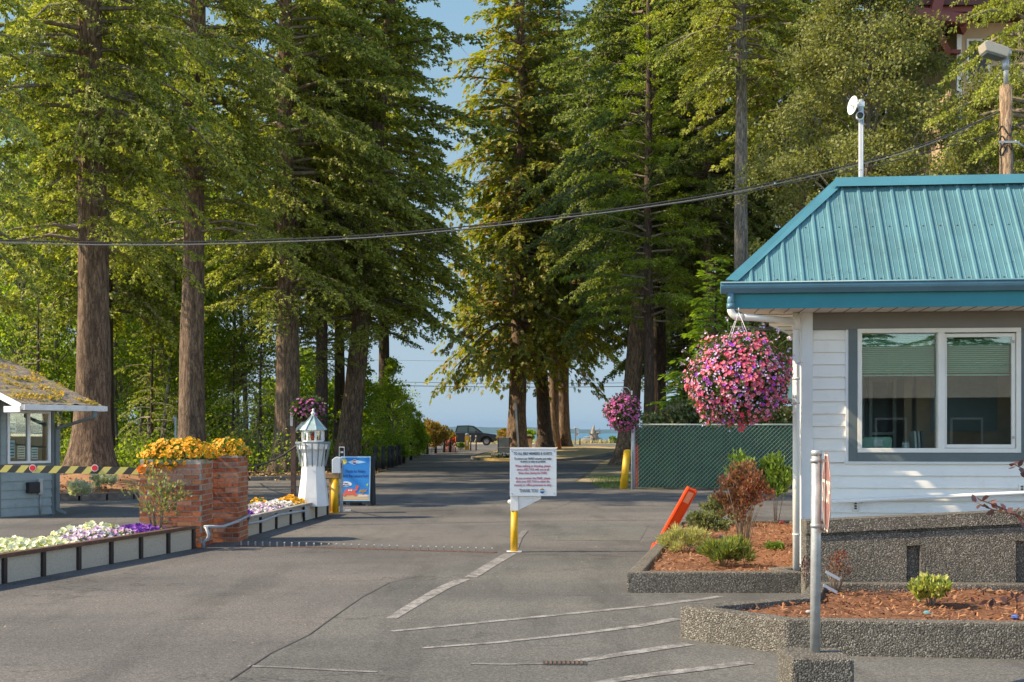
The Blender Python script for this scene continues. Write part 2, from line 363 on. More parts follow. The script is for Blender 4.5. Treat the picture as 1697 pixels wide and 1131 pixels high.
def solo(o, loc):
    """put a single-mesh thing's origin at its base"""
    loc = Vector(loc); o.data.transform(Matrix.Translation(-loc)); o.location = loc; return o
def text(name, s, size, mat, parent, loc, rot=(R(90), 0, 0), align='CENTER', depth=0.0006, sx=1.0, fit=None, bold=0.0):
    cu = bpy.data.curves.new(name, 'FONT'); cu.body = s; cu.size = size; cu.align_x = align; cu.align_y = 'CENTER'; cu.extrude = depth; cu.resolution_u = 3; cu.offset = bold
    t = bpy.data.objects.new(name, cu); COL.objects.link(t); dg = bpy.context.evaluated_depsgraph_get(); dg.update()
    me = bpy.data.meshes.new_from_object(t.evaluated_get(dg)); bpy.data.objects.remove(t); bpy.data.curves.remove(cu)
    me.materials.clear(); me.materials.append(M[mat]); me.name = name
    if fit:
        xs = [v.co.x for v in me.vertices]; sx = fit/(max(xs)-min(xs))
    o = bpy.data.objects.new(name, me); COL.objects.link(o); o.parent = parent; o.location = loc; o.rotation_euler = rot; o.scale = (sx, 1, 1); return o

# ---- numpy mass builder: many copies of one template
def unit(a): return a/np.maximum(np.linalg.norm(a, axis=1, keepdims=True), 1e-9)
def frames(d, roll):
    """N x 3 directions -> rotation matrices with local y along d"""
    d = unit(d); h = np.where(np.abs(d[:, 2:3]) > 0.95, np.array([[1., 0, 0]]), np.array([[0, 0, 1.]]))
    x = unit(np.cross(d, h)); z = np.cross(x, d)
    c = np.cos(roll)[:, None]; s_ = np.sin(roll)[:, None]
    x2 = x*c+z*s_; z2 = -x*s_+z*c
    return np.stack([x2, d, z2], axis=2)
class NB:
    def __init__(s): s.V = []; s.F = []; s.S = []; s.MI = []; s.n = 0
    def add(s, tv, tf, pos, rot, scale, mi=None):
        tv = np.asarray(tv, float); N_ = len(pos)
        scale = np.asarray(scale, float)
        if scale.ndim == 1: scale = scale[:, None].repeat(3, 1)
        loc = tv[None]*scale[:, None, :]
        P = np.einsum('nij,nkj->nki', rot, loc)+pos[:, None, :]
        s.V.append(P.reshape(-1, 3)); K = len(tv)
        base = s.n+np.arange(N_)*K
        sizes = [len(f) for f in tf]; flat = np.concatenate([np.array(f) for f in tf])
        s.F.append((base[:, None]+flat[None]).reshape(-1)); s.S.append(np.tile(sizes, N_))
        mi = mi if mi is not None else [0]*len(tf); s.MI.append(np.tile(mi, N_)); s.n += N_*K
    def mesh(s, name, mats, smooth=False):
        V = np.concatenate(s.V).astype(np.float32); Fx = np.concatenate(s.F).astype(np.int32); S = np.concatenate(s.S).astype(np.int32)
        me = bpy.data.meshes.new(name); me.vertices.add(len(V)); me.vertices.foreach_set('co', V.ravel())
        me.loops.add(len(Fx)); me.loops.foreach_set('vertex_index', Fx); me.polygons.add(len(S))
        st = np.concatenate([[0], np.cumsum(S)[:-1]]).astype(np.int32); me.polygons.foreach_set('loop_start', st)
        try: me.polygons.foreach_set('loop_total', S)
        except Exception: pass
        me.polygons.foreach_set('material_index', np.concatenate(s.MI).astype(np.int32))
        for m in mats: me.materials.append(M[m] if isinstance(m, str) else m)
        me.update(calc_edges=True); return me
def link(name, me, parent=None, loc=(0, 0, 0), rz=0, scale=(1, 1, 1), kind=None):
    o = bpy.data.objects.new(name, me); COL.objects.link(o); o.location = loc; o.rotation_euler = (0, 0, rz); o.scale = scale
    if parent is not None: o.parent = parent
    if kind: o['kind'] = kind
    return o
LEAF_V = [(0, 0, 0), (-0.36, 0.42, 0.10), (0, 1, 0), (0.36, 0.42, 0.10)]; LEAF_F = [(0, 3, 2, 1)]
LEAF2_V = [(0, 0, 0), (-0.30, 0.28, 0.08), (-0.27, 0.68, 0.07), (0, 1, -0.05), (0.27, 0.68, 0.07), (0.30, 0.28, 0.08)]; LEAF2_F = [(0, 5, 4, 3, 2, 1)]
def flower_t(k=5, inner=0.3, cup=0.25):
    vs = [(0, 0, 0)]; fs = []; mi = []
    for i in range(2*k):
        a = math.pi*i/k; r = 0.5 if i % 2 == 0 else 0.40
        vs.append((r*inner*math.cos(a), cup*0.1, r*inner*math.sin(a)))
    for i in range(2*k):
        a = math.pi*i/k; r = 0.5 if i % 2 == 0 else 0.40
        vs.append((r*math.cos(a), cup*(1 if i % 2 == 0 else 0.85)*0.5, r*math.sin(a)))
    n = 2*k
    for i in range(n):
        j = (i+1) % n; fs.append((0, 1+i, 1+j)); mi.append(1)
        fs.append((1+i, 1+n+i, 1+n+j, 1+j)); mi.append(0)
    return vs, fs, mi
def rnd_dirs(n, up=0.0):
    d = rng.normal(size=(n, 3)); d = unit(d); d[:, 2] += up; return unit(d)

def zg(y):
    """height of the ground: flat at the gate, up a little to the shore road, then down to the beach"""
    if y < 55: return 0.0
    if y < 105: t = (y-55)/50; return 0.45*t*t*(3-2*t)
    if y < 119: return 0.45
    if y < 124: return 0.45+0.13*math.sin((y-119)/5*math.pi)
    if y < 150: return 0.45-3.2*(y-124)/26
    return -2.75
def at(px, py, z=None):
    """the world point of a pixel on the ground (or on the plane z)"""
    if z is not None: d = (CAM_H-z)*F_PX/(py-HY); return ((px-CX)*d/F_PX, d)
    d = 3200/(py-HY)
    for _ in range(60): d = 0.5*d+0.5*(CAM_H-zg(d))*F_PX/(py-HY)
    return ((px-CX)*d/F_PX, d)
def px(x, y, d): return ((x-CX)*d/F_PX, d, CAM_H-(y-HY)*d/F_PX)
# ================================================================ ground, roads, water
def sheet(name, poly, off, mat, label=None, kind='structure', step=4.0):
    bm = bmesh.new(); vs = [bm.verts.new((x, y, 0)) for x, y in poly]; bm.faces.new(vs); bmesh.ops.triangulate(bm, faces=bm.faces[:])
    ys = [p[1] for p in poly]; y = math.floor(min(ys)/step)*step
    if max(ys) > 50:
        y = max(y, 50)
        while y < min(max(ys), 156):
            if y > min(ys): bmesh.ops.bisect_plane(bm, geom=bm.verts[:]+bm.edges[:]+bm.faces[:], plane_co=(0, y, 0), plane_no=(0, 1, 0))
            y += step
    for v in bm.verts: v.co.z = zg(v.co.y)+off
    bmesh.ops.recalc_face_normals(bm, faces=bm.faces)
    if sum(f.normal.z for f in bm.faces) < 0: bmesh.ops.reverse_faces(bm, faces=bm.faces)
    me = bpy.data.meshes.new(name); bm.to_mesh(me); bm.free(); me.materials.append(M[mat])
    o = bpy.data.objects.new(name, me); COL.objects.link(o); o['kind'] = kind
    if label: o['label'] = label
    return o
sheet('ground', [(-600, -60), (600, -60), (600, 170), (-600, 170)], 0.0, 'duff', step=2)
road_poly = [(-40, -30), (40, -30), (40, 34.2), (3.4, 34.2), (2.6, 37.2), (2.0, 39.5), (2.3, 42), (3.0, 48), (3.7, 55), (4.6, 64), (6.5, 76), (9.5, 88), (15, 98), (120, 101), (120, 118.5), (-120, 118.5), (-120, 103), (-14, 101), (-9.0, 94), (-6.6, 84), (-6.3, 74), (-5.9, 62), (-5.3, 50), (-5.4, 44), (-6.6, 41.2), (-8.6, 40.3), (-14, 40), (-40, 40)]
sheet('road', road_poly, 0.006, 'asphalt', step=2)
sheet('soil_verge', [(3.3, 34.3), (9, 34.4), (14, 60), (20, 96), (15, 97.9), (9.6, 87.8), (6.6, 75.8), (4.7, 63.8), (3.8, 54.8), (3.1, 47.8), (2.4, 41.8), (2.12, 39.5), (2.7, 37.2)], 0.008, 'dry_soil', step=2)
sheet('beach', [(-300, 118.6), (300, 118.6), (300, 168), (-300, 168)], 0.008, 'beach', step=1)
# sea
m, nt, bs = new_mat('sea_water'); v = geo_pos(nt, (0.05, 0.3, 1)); n = noise_n(nt, v, 1.0, 6, 0.6)
c = ramp(nt, n.outputs[0], [(0.3, (0.022, 0.11, 0.17)), (0.7, (0.045, 0.17, 0.24))]); nt.links.new(c, bs.inputs['Base Color'])
bs.inputs['Roughness'].default_value = 0.35; bump(nt, bs, n.outputs[0], 0.6, 0.4); M['sea'] = m
b = MB(); b.add([(-40000, 140, -2.2), (40000, 140, -2.2), (40000, 22500, -2.2), (-40000, 22500, -2.2)], [(0, 1, 2, 3)])
o = b.build('sea', 'sea'); o['kind'] = 'structure'
# hills over the water
M['hill'] = speck_mat('hill_forest', [(0.02, 0.05, 0.035), (0.05, 0.09, 0.05)], 0.004, bmp=0.2)
def hills(name, x0, x1, y, prof, depth=1500):
    b = MB(); n = 80; vs = []
    for i in range(n+1):
        t = i/n; x = x0+(x1-x0)*t; h = prof(t)
        vs += [(x, y-depth*0.5, -3), (x, y, h), (x, y+depth, -3)]
    fs = [(3*i+k, 3*i+3+k, 3*i+4+k, 3*i+1+k) for i in range(n) for k in (0, 1)]
    b.add(vs, fs, True); o = b.build(name, 'hill'); o['kind'] = 'structure'; return o
def prof_a(t):
    return 4+95*(math.sin(min(1, t*1.15)*math.pi)**0.5)*(0.72+0.28*noise.noise((t*5, 3, 0)))+6*noise.noise((t*30, 1, 0))
hills('hills', -2300, 1700, 14000, prof_a)
hills('hills', -9000, 9000, 19000, lambda t: 55+60*abs(noise.noise((t*7, 9, 0)))+10*noise.noise((t*40, 2, 0)))
# grass island with kerb in the middle of the road
def smooth_poly(pts, k=6):
    out = []; n = len(pts)
    for i in range(n):
        p0, p1, p2, p3 = [Vector((*pts[(i+j) % n], 0)) for j in (-1, 0, 1, 2)]
        for s_ in range(k):
            t = s_/k; q = 0.5*((2*p1)+(p2-p0)*t+(2*p0-5*p1+4*p2-p3)*t*t+(-p0+3*p1-3*p2+p3)*t**3); out.append((q.x, q.y))
    return out
def shrink(poly, d):
    cx = sum(p[0] for p in poly)/len(poly); cy = sum(p[1] for p in poly)/len(poly); n = len(poly); out = []
    for i in range(n):
        a = Vector(poly[i-1]); c = Vector(poly[(i+1) % n]); t = (c-a).normalized(); nn = Vector((-t.y, t.x))
        p = Vector(poly[i]); 
        if nn.dot(Vector((cx, cy))-p) < 0: nn = -nn
        out.append(tuple(p+nn*d))
    return out
def ring(b, outer, inner, h, off=0.0, sel=None, joint=None):
    n = len(outer)
    for i in range(n):
        if sel and not sel(i): continue
        j = (i+1) % n
        q = [outer[i], outer[j], inner[j], inner[i]]
        if joint:
            s_ = 0.04; q = [tuple(Vector(outer[i]).lerp(Vector(outer[j]), s_)), tuple(Vector(outer[i]).lerp(Vector(outer[j]), 1-s_)), tuple(Vector(inner[i]).lerp(Vector(inner[j]), 1-s_)), tuple(Vector(inner[i]).lerp(Vector(inner[j]), s_))]
        vs = [(x, y, zg(y)-0.05) for x, y in q]+[(x, y, zg(y)+h+off) for x, y in q]
        b.add(vs, [(0, 3, 2, 1), (4, 5, 6, 7), (0, 1, 5, 4), (1, 2, 6, 5), (2, 3, 7, 6), (3, 0, 4, 7)])
isl = smooth_poly([(-1.9, 67.5), (0.2, 65.6), (2.6, 66.2), (5.5, 74), (8.3, 88), (8.4, 95), (4, 97), (0.2, 92), (-1.6, 80), (-2.4, 72)])
isl_in = shrink(isl, 0.16)
t = thing('grass_island', (3, 80, zg(80)), 'kerbed island of dry tan grass in the road around the tall trunks', 'traffic island')
b = MB(); ring(b, isl, isl_in, 0.14, sel=lambda i: i >= 11 or i < 1 ); b.build('kerb', 'kerb', t)
b = MB(); ring(b, isl, isl_in, 0.142, sel=lambda i: 1 <= i < 11); b.build('kerb', 'worn_yellow', t, label='yellow painted kerb at the near tip')
b = MB(); cx_ = sum(p[0] for p in isl)/len(isl); cy_ = sum(p[1] for p in isl)/len(isl)
rings = [isl_in]+[[(cx_+(x-cx_)*k, cy_+(y-cy_)*k) for x, y in isl_in] for k in (0.75, 0.5, 0.25)]
vs = []; n = len(isl)
for ri, rg in enumerate(rings): vs += [(x, y, zg(y)+0.115+0.1*(ri > 0)*min(1, ri*0.6)+0.02*noise.noise((x, y, 0))) for x, y in rg]
vs.append((cx_, cy_, zg(cy_)+0.22)); fs = [(r*n+i, r*n+(i+1) % n, (r+1)*n+(i+1) % n, (r+1)*n+i) for r in range(3) for i in range(n)]+[(3*n+i, 3*n+(i+1) % n, 4*n) for i in range(n)]
b.add(vs, fs, True); b.build('grass', 'dry_grass', t)
# kerb along the wood on the left
t = thing('road_kerb', (-10, 40.1, 0), 'low dark kerb of rough blocks between the side road and the wood', 'kerb')
path = [(-34, 39.8), (-26, 39.9), (-20, 40.0), (-14, 40.1), (-8.8, 40.4), (-6.9, 41.3), (-5.7, 43.2), (-5.45, 46)]
b = MB(); 
for i in range(len(path)-1):
    a = Vector((*path[i], 0)); c = Vector((*path[i+1], 0)); L = (c-a).length; k = max(1, int(L/0.9))
    for q in range(k): b.bar(a.lerp(c, (q+0.02)/k)+Vector((0, 0, 0.06)), a.lerp(c, (q+0.97)/k)+Vector((0, 0, 0.06+rnd.uniform(-.01, .01))), 0.2, 0.17)
b.build('kerb_block', 'kerb', t)
# far side kerb / verge mounds of the wood
sheet('forecourt', [at(*q) for q in ((300, 1190), (380, 1131), (450, 1085), (512, 1055), (560, 1020), (600, 992), (645, 968), (700, 955), (780, 930), (850, 919), (930, 921), (1060, 925), (1300, 930))]+[(20, 15.5), (20, 2), (-2, 2)], 0.0095, 'asphalt_old')
sheet('road_patch', [at(*q) for q in ((884, 868), (990, 866), (1075, 872), (1060, 898), (900, 896))], 0.0095, 'asphalt_old')
sheet('road_patch', [at(*q) for q in ((640, 838), (770, 836), (775, 846), (620, 850))], 0.0095, 'asphalt_old')
# painted lines
def stripe(name, pts, w0, w1, mat, label, cat='road marking', group=None):
    P = [Vector(at(x, y)) for x, y in pts]; b = MB(); vs = []
    for i, p in enumerate(P):
        d = (P[min(i+1, len(P)-1)]-P[max(i-1, 0)]).normalized(); nn = Vector((-d.y, d.x)); ww = (w0+(w1-w0)*i/(len(P)-1))/2
        vs += [(p.x+nn.x*ww, p.y+nn.y*ww, 0.0135), (p.x-nn.x*ww, p.y-nn.y*ww, 0.0135)]
    b.add(vs, [(2*i, 2*i+1, 2*i+3, 2*i+2) for i in range(len(P)-1)]); o = b.build(name, mat)
    solo(o, (P[0].x, P[0].y, 0.0135)); tag(o, label, cat, group); return o
LG = 'painted lines on the asphalt'
stripe('lane_line', [(846, 919), (815, 937), (780, 959)], 0.16, 0.14, 'worn_white', 'short worn white line running from the yellow post to the crack', group=LG)
stripe('lane_line', [(768, 962), (735, 976), (700, 996), (670, 1014), (648, 1028)], 0.15, 0.10, 'worn_white', 'curved worn white line continuing towards the camera in mid road', group=LG)
stripe('parking_line', [(650, 1049), (720, 1042), (900, 1024), (1080, 1006), (1195, 991)], 0.07, 0.10, 'worn_white', 'farthest slanted parking line, ending beside the upper aggregate kerb', group=LG)
stripe('parking_line', [(700, 1077), (820, 1068), (960, 1053), (1060, 1040), (1122, 1028)], 0.05, 0.12, 'worn_white', 'second slanted parking line, meeting the corner of the lower kerb', group=LG)
stripe('parking_line', [(935, 1103), (1000, 1092), (1070, 1081), (1140, 1070)], 0.10, 0.13, 'worn_white', 'third slanted parking line, starting at the drain grate', group=LG)
stripe('parking_line', [(960, 1141), (1060, 1124), (1160, 1112), (1240, 1101)], 0.10, 0.12, 'worn_white', 'nearest slanted parking line at the bottom edge', group=LG)
stripe('parking_line', [(410, 1107), (470, 1109), (540, 1113), (625, 1117)], 0.05, 0.05, 'faint_white', 'faint thin white line at the lower left of the asphalt', group=LG)
stripe('parking_line', [(780, 1103), (840, 1104), (900, 1103)], 0.05, 0.05, 'faint_white', 'faint short line left of the drain grate', group=LG)
stripe('parking_line', [(870, 881), (860, 893), (853, 910)], 0.10, 0.10, 'faint_white', 'faint line behind the yellow sign post', group=LG)
stripe('parking_line', [(1000, 838), (1080, 839), (1200, 841)], 0.10, 0.10, 'faint_white', 'faint white line across the asphalt left of the big bush', group=LG)
stripe('parking_line', [(1018, 812), (1060, 815), (1150, 816)], 0.12, 0.12, 'faint_white', 'worn white line at the foot of the green fence', group=LG)
stripe('road_seam', [(380, 1131), (450, 1085), (512, 1055), (560, 1020), (600, 992), (645, 968), (700, 955)], 0.013, 0.008, 'crack', 'long dark seam crack slanting across the left asphalt', 'road crack')
stripe('road_seam', [(858, 920), (930, 921), (1000, 922), (1060, 925)], 0.012, 0.014, 'crack', 'thin dark joint crack right of the yellow sign post', 'road crack')
stripe('road_seam', [(905, 846), (935, 838), (985, 815), (1005, 800)], 0.012, 0.012, 'crack', 'thin crack in the road behind the notice board', 'road crack')
M['post_rust'] = paint('grate_iron', (0.13, 0.085, 0.06), 0.8, 0.2, 20)
# drain grate
gx, gy = at(936, 1102); t = thing('drain_grate', (gx, gy, 0.008), 'small rusty drain grate set in the asphalt', 'drain grate')
b = MB(); b.box(gx-0.15, gx+0.15, gy-0.07, gy+0.07, 0.0105, 0.0145); b.build('frame', 'dark', t)
for k in range(9): b = MB(); b.box(gx-0.135+k*0.0305, gx-0.12+k*0.0305, gy-0.06, gy+0.06, 0.0148, 0.020); b.build('grate_bar', 'post_rust', t)
# spike strip
p0 = Vector((*at(394, 905), 0)); p1 = Vector((*at(822, 917), 0))
t = thing('tyre_spikes', tuple(p0), 'row of short steel tyre spikes standing across the lane', 'spike strip')
b = MB(); b.bar(p0+Vector((0, 0, 0.008)), p1+Vector((0, 0, 0.008)), 0.13, 0.008); b.build('base_plate', 'brown_wood', t)
M['steel'] = paint('steel', (0.5, 0.48, 0.44), 0.4, 0.1, 10, metal=0.5)
for k in range(34):
    q = p0.lerp(p1, (k+0.5)/34)
    if k in (22,): continue
    b = MB(); b.prism([(0, 0), (0.035, 0), (0.045, 0.05), (0.012, 0.062)], -0.006, 0.006, lambda a, c, z: (q.x+z*1.5, q.y-a*0.7, 0.012+c)); b.build('spike', 'steel', t)
# yellow wheel stop far left
wx, wy = at(201, 806); b = MB(); b.box(wx-0.55, wx+0.45, wy-0.08, wy+0.08, 0.006, 0.13); o = b.build('wheel_stop', 'yellow_light', bevel=0.02); solo(o, (wx, wy, 0.006)); tag(o, 'yellow concrete wheel stop on the side road behind the big tree', 'wheel stop')
# ================================================================ office building (local frame: x along the facade, y into it)
M['siding'] = paint('white_siding', (0.88, 0.83, 0.74), 0.5, 0.04, 1.2, dirt=(0.74, 0.69, 0.60))
BX, BY, BR = 3.0, 12.45, R(-5.5)
off = thing('office_building', (BX, BY, 0), 'white clapboard office with a ribbed teal metal roof beside the road', 'building', rz=BR)
SK = 0.30       # the left wall runs back to the right: x shift per metre of depth
def part(b, name, mats, parent=None, **k): return b.build(name, mats, parent or off, world=False, **k)
def sk(x, y): return x+SK*y
W1 = 9.0; DEP = 7.0; ZT = 2.86
wx0, wx1, wz0, wz1 = 0.55, 2.17, 1.40, 2.67
# walls: thick slabs around the window opening
b = MB()
b.box(0.02, wx0, 0.03, 0.15, 0.0, ZT); b.box(wx1, W1, 0.03, 0.15, 0.0, ZT); b.box(wx0, wx1, 0.03, 0.15, 0.0, wz0); b.box(wx0, wx1, 0.03, 0.15, wz1, ZT)
b.prism([(0.02, 0.151), (0.17, 0.151), (sk(0.17, DEP), DEP), (sk(0.02, DEP), DEP)], 0.0, ZT); b.box(sk(0, DEP)+0.2, W1, DEP-0.12, DEP, 0, ZT); b.box(W1-0.12, W1, 0.152, DEP-0.121, 0, ZT)
part(b, 'wall', 'siding')
# lap siding boards in front
b = MB(); pitch = 0.127; z = 0.02
def lap(x0, x1, z0, z1):
    b.add([(x0, 0.005, z0), (x1, 0.005, z0), (x1, 0.024, z1), (x0, 0.024, z1), (x0, 0.029, z0), (x1, 0.029, z0), (x1, 0.029, z1), (x0, 0.029, z1)], [(0, 1, 2, 3), (0, 4, 5, 1), (0, 3, 7, 4), (1, 5, 6, 2), (3, 2, 6, 7)])
while z < 2.66:
    z1 = min(z+pitch-0.001, 2.66)
    if z1 <= 1.30 or z > 2.7: lap(0.1, W1, z, z1)
    elif z < 1.30: lap(0.1, W1, z, 1.30) if z1 > 1.30 else None; lap(0.1, 0.45, max(z, 1.30), z1)
    else: lap(0.1, 0.45, z, z1); lap(2.27, W1, z, z1)
    z += pitch
part(b, 'siding_boards', 'siding')
b = MB(); b.box(0.0, 0.098, -0.018, 0.03, 0.0, ZT); b.box(-0.018, 0.0, -0.018, 0.10, 0.0, ZT); part(b, 'corner_board', 'white')
b = MB(); b.box(0.10, W1, -0.012, 0.028, 2.665, 2.872); part(b, 'header_board', 'taupe')
b = MB(); b.box(0.46, 0.548, -0.014, 0.028, 1.31, 2.663); b.box(0.549, 2.29, -0.013, 0.028, 1.31, 1.398); b.box(2.172, 2.262, -0.014, 0.028, 1.399, 2.663); part(b, 'window_trim', 'grey_trim')
b = MB(); b.box(0.42, 2.32, -0.006, 0.026, 1.285, 1.309); b.box(0.432, 0.459, -0.006, 0.026, 1.31, 2.663); part(b, 'sill_strip', 'white')
# window
b = MB(); f = 0.045
b.box(wx0, wx1, -0.02, 0.12, wz1-f, wz1-0.001); b.box(wx0, wx1, -0.02, 0.12, wz0, wz0+f); b.box(wx0, wx0+f, -0.019, 0.119, wz0+f, wz1-f); b.box(wx1-f, wx1, -0.019, 0.119, wz0+f, wz1-f); b.box(1.355, 1.42, -0.017, 0.10, wz0+f, wz1-f)
win = part(b, 'window', 'cream', bevel=0.004)
b = MB(); X0, X1, Z0, Z1 = 1.425, wx1-f-0.006, wz0+f+0.004, wz1-f-0.012; g = 0.035
b.box(X0, X1, 0.005, 0.04, Z1-g, Z1); b.box(X0, X1, 0.005, 0.04, Z0, Z0+g); b.box(X0, X0+0.02, 0.006, 0.039, Z0+g, Z1-g); b.box(X1-g, X1, 0.006, 0.039, Z0+g, Z1-g); o = part(b, 'sash', 'cream', win)
for zz in (Z0+0.09, Z1-0.1): b = MB(); b.box(X1-0.03, X1-0.012, -0.004, 0.006, zz, zz+0.03); part(b, 'latch', 'galv', win)
b = MB(); b.box(wx0+f, 1.355, 0.06, 0.066, wz0+f, wz1-f); part(b, 'pane', 'glass', win)
b = MB(); b.box(X0+0.02, X1-g, 0.02, 0.026, Z0+g, Z1-g); part(b, 'pane', 'glass', win)
M['blind'] = leaf_mat('blind_slats', [(0.42, 0.74, 0.60), (0.50, 0.80, 0.66)], trans=0.25, patch=0.0)
for (a, c) in ((wx0+f+0.01, 1.35), (1.44, 2.10)):
    b = MB(); zz = 2.62
    while zz > 2.20:
        b.add([(a, 0.135, zz), (c, 0.135, zz), (c, 0.155, zz+0.016), (a, 0.155, zz+0.016)], [(0, 1, 2, 3)]); b.add([(a, 0.136, zz-0.0008), (c, 0.136, zz-0.0008), (c, 0.156, zz+0.0152), (a, 0.156, zz+0.0152)], [(3, 2, 1, 0)]); zz -= 0.02
    b.box(a, c, 0.135, 0.155, 2.19, 2.205); part(b, 'blinds', 'blind')
# inside
M['room'] = paint('room_wall', (0.42, 0.38, 0.32), 0.8, 0.05, 1); M['board_brown'] = paint('pin_board', (0.34, 0.20, 0.11), 0.8, 0.15, 3)
b = MB(); b.box(0.9, 8.7, 3.2, 3.25, 0.1, 2.8); b.box(0.25, 8.7, 0.16, 3.2, 0.1, 0.14); b.box(0.25, 8.7, 0.16, 3.2, 2.80, 2.84); part(b, 'inner_wall', 'room')
b = MB(); b.box(0.45, 8, 0.17, 0.75, 1.36, 1.40); part(b, 'counter', 'brown_wood')
b = MB(); b.box(1.35, 2.35, 0.9, 0.95, 1.3, 2.35); b.box(1.22, 1.30, 0.9, 0.96, 0.9, 2.4); part(b, 'notice_panel', 'board_brown')
b = MB(); b.box(1.5, 2.2, 0.88, 0.895, 1.62, 2.22); part(b, 'dark_panel', 'grey_trim')
for i, xx in enumerate((0.62, 0.98)):
    b = MB(); b.box(xx, xx+0.035, 1.6, 1.65, 0.6, 2.25); b.box(xx+0.27, xx+0.305, 1.6, 1.65, 0.6, 2.25); b.box(xx+.035, xx+0.27, 1.601, 1.649, 2.2, 2.25); b.box(xx+.035, xx+0.27, 1.601, 1.649, 1.58, 1.61); part(b, 'inner_door_frame', 'white')
b = MB(); b.box(0.3, 1.2, 1.66, 1.68, 0.1, 2.8); part(b, 'grey_partition', 'grey_trim')
# ---- roof
EZ0, EZ1 = 2.98, 3.10; ov = 0.52; xl = -0.80; rise = 1.13; run = 0.80; HX = 1.18; TZ = EZ1+rise; MX = 10.0
def lx(y): return xl+SK*(y+ov)            # left eave line
b = MB()
b.add([(xl, -ov, EZ1), (MX, -ov, EZ1), (MX, -ov+run, TZ), (xl+HX, -ov+run, TZ), (lx(DEP+ov), DEP+ov, EZ1), (lx(DEP+ov)+HX, DEP+ov-run, TZ), (MX, DEP+ov, EZ1), (MX, DEP+ov-run, TZ)],
      [(0, 1, 2, 3), (0, 3, 5, 4), (4, 5, 7, 6), (3, 2, 7, 5), (0, 4, 6, 1), (1, 6, 7, 2)])
roof = part(b, 'roof', 'teal_roof')
b = MB(); sl_ = Vector((0, run, rise)).normalized(); nn_ = Vector((0, -rise, run)).normalized(); SL = math.hypot(run, rise)
x = xl+0.06; k = 0
def onroof(x, s_, h): p = Vector((x, -ov, EZ1))+sl_*s_+nn_*h; return tuple(p)
while x < MX-0.05:
    smax = min(SL-0.01, (x-xl)/HX*SL-0.02)
    if smax > 0.05:
        w0, w1, h = 0.021, 0.011, 0.016; s0 = -0.012
        A = [onroof(x-w0, s0, 0.001), onroof(x-w1, s0, h), onroof(x+w1, s0, h), onroof(x+w0, s0, 0.001)]; B = [onroof(x-w0, smax, 0.001), onroof(x-w1, smax, h), onroof(x+w1, smax, h), onroof(x+w0, smax, 0.001)]
        b.add(A+B, [(0, 1, 5, 4), (1, 2, 6, 5), (2, 3, 7, 6), (0, 3, 2, 1), (4, 5, 6, 7)])
        for q in (-0.055, 0.055):
            b.add([onroof(x+q-0.004, 0, 0.0005), onroof(x+q, 0, 0.005), onroof(x+q+0.004, 0, 0.0005), onroof(x+q-0.004, smax, 0.0005), onroof(x+q, smax, 0.005), onroof(x+q+0.004, smax, 0.0005)], [(0, 1, 4, 3), (1, 2, 5, 4)])
    x += 0.1675
part(b, 'rib', 'teal_roof', roof)
M['screw'] = soft_mat('screw', (0.12, 0.13, 0.13)); b = MB(); x = xl+0.06+0.08
while x < MX-0.1:
    smax = (x-xl)/HX*SL
    for s_ in (0.03, 0.74):
        if s_ < smax-0.05: b.ball(onroof(x-(0 if s_ < 0.5 else 0.0), s_, 0.003), 0.009, 6, 4)
    x += 0.1675
part(b, 'screws', 'screw', roof, kind='stuff')
nL = 700; lx_r = rng.uniform(xl+0.3, 4.0, nL); ls_ = rng.uniform(0, 1, nL)**1.5*SL; okk = ls_ < (lx_r-xl)/HX*SL-0.1; lx_r, ls_ = lx_r[okk], ls_[okk]; nL = len(ls_)
P = np.array([onroof(a_, c_, 0.006) for a_, c_ in zip(lx_r, ls_)]); dL = np.stack([rng.normal(size=nL)*0.5, rng.normal(size=nL)*0.25, rng.normal(size=nL)*0.4], 1)
M['roof_litter'] = leaf_mat('roof_litter', [(0.10, 0.06, 0.03), (0.28, 0.18, 0.08), (0.20, 0.22, 0.08)], patch=0.2, trans=0.1)
nb = NB(); nb.add([(0, 0, 0), (-0.1, 0.5, 0), (0, 1, 0), (0.1, 0.5, 0)], [(0, 1, 2, 3)], P, frames(dL, rng.uniform(0, 6.28, nL)), rng.uniform(0.008, 0.03, nL)); link('fallen_needles', nb.mesh('fallen_needles', ['roof_litter']), roof, kind='stuff')
# hip cap, ridge cap
hp0 = Vector((xl-0.03, -ov-0.02, EZ1-0.01)); hp1 = Vector((xl+HX, -ov+run, TZ)); hd = hp1-hp0
b = MB(); b.add([tuple(hp0+Vector((0.12, -0.0, 0.022))), tuple(hp0+Vector((0.0, 0, 0.035))), tuple(hp0+Vector((-0.0, 0.12, 0.022))), tuple(hp1+Vector((0.12, -0.02, 0.026))), tuple(hp1+Vector((0, 0, 0.045))), tuple(hp1+Vector((-0.0, 0.12, 0.026)))], [(0, 1, 4, 3), (1, 2, 5, 4), (0, 2, 1)])
part(b, 'hip_cap', 'teal_trim', roof)
b = MB(); rx = xl+HX-0.06
b.add([(rx+0.0, -ov+run-0.10, TZ-0.055), (MX, -ov+run-0.10, TZ-0.055), (MX, -ov+run-0.04, TZ+0.05), (rx+0.05, -ov+run-0.04, TZ+0.05), (rx+0.1, -ov+run+0.2, TZ+0.045), (MX, -ov+run+0.2, TZ+0.045)], [(0, 1, 2, 3), (3, 2, 5, 4)])
part(b, 'ridge_cap', 'teal_trim', roof)
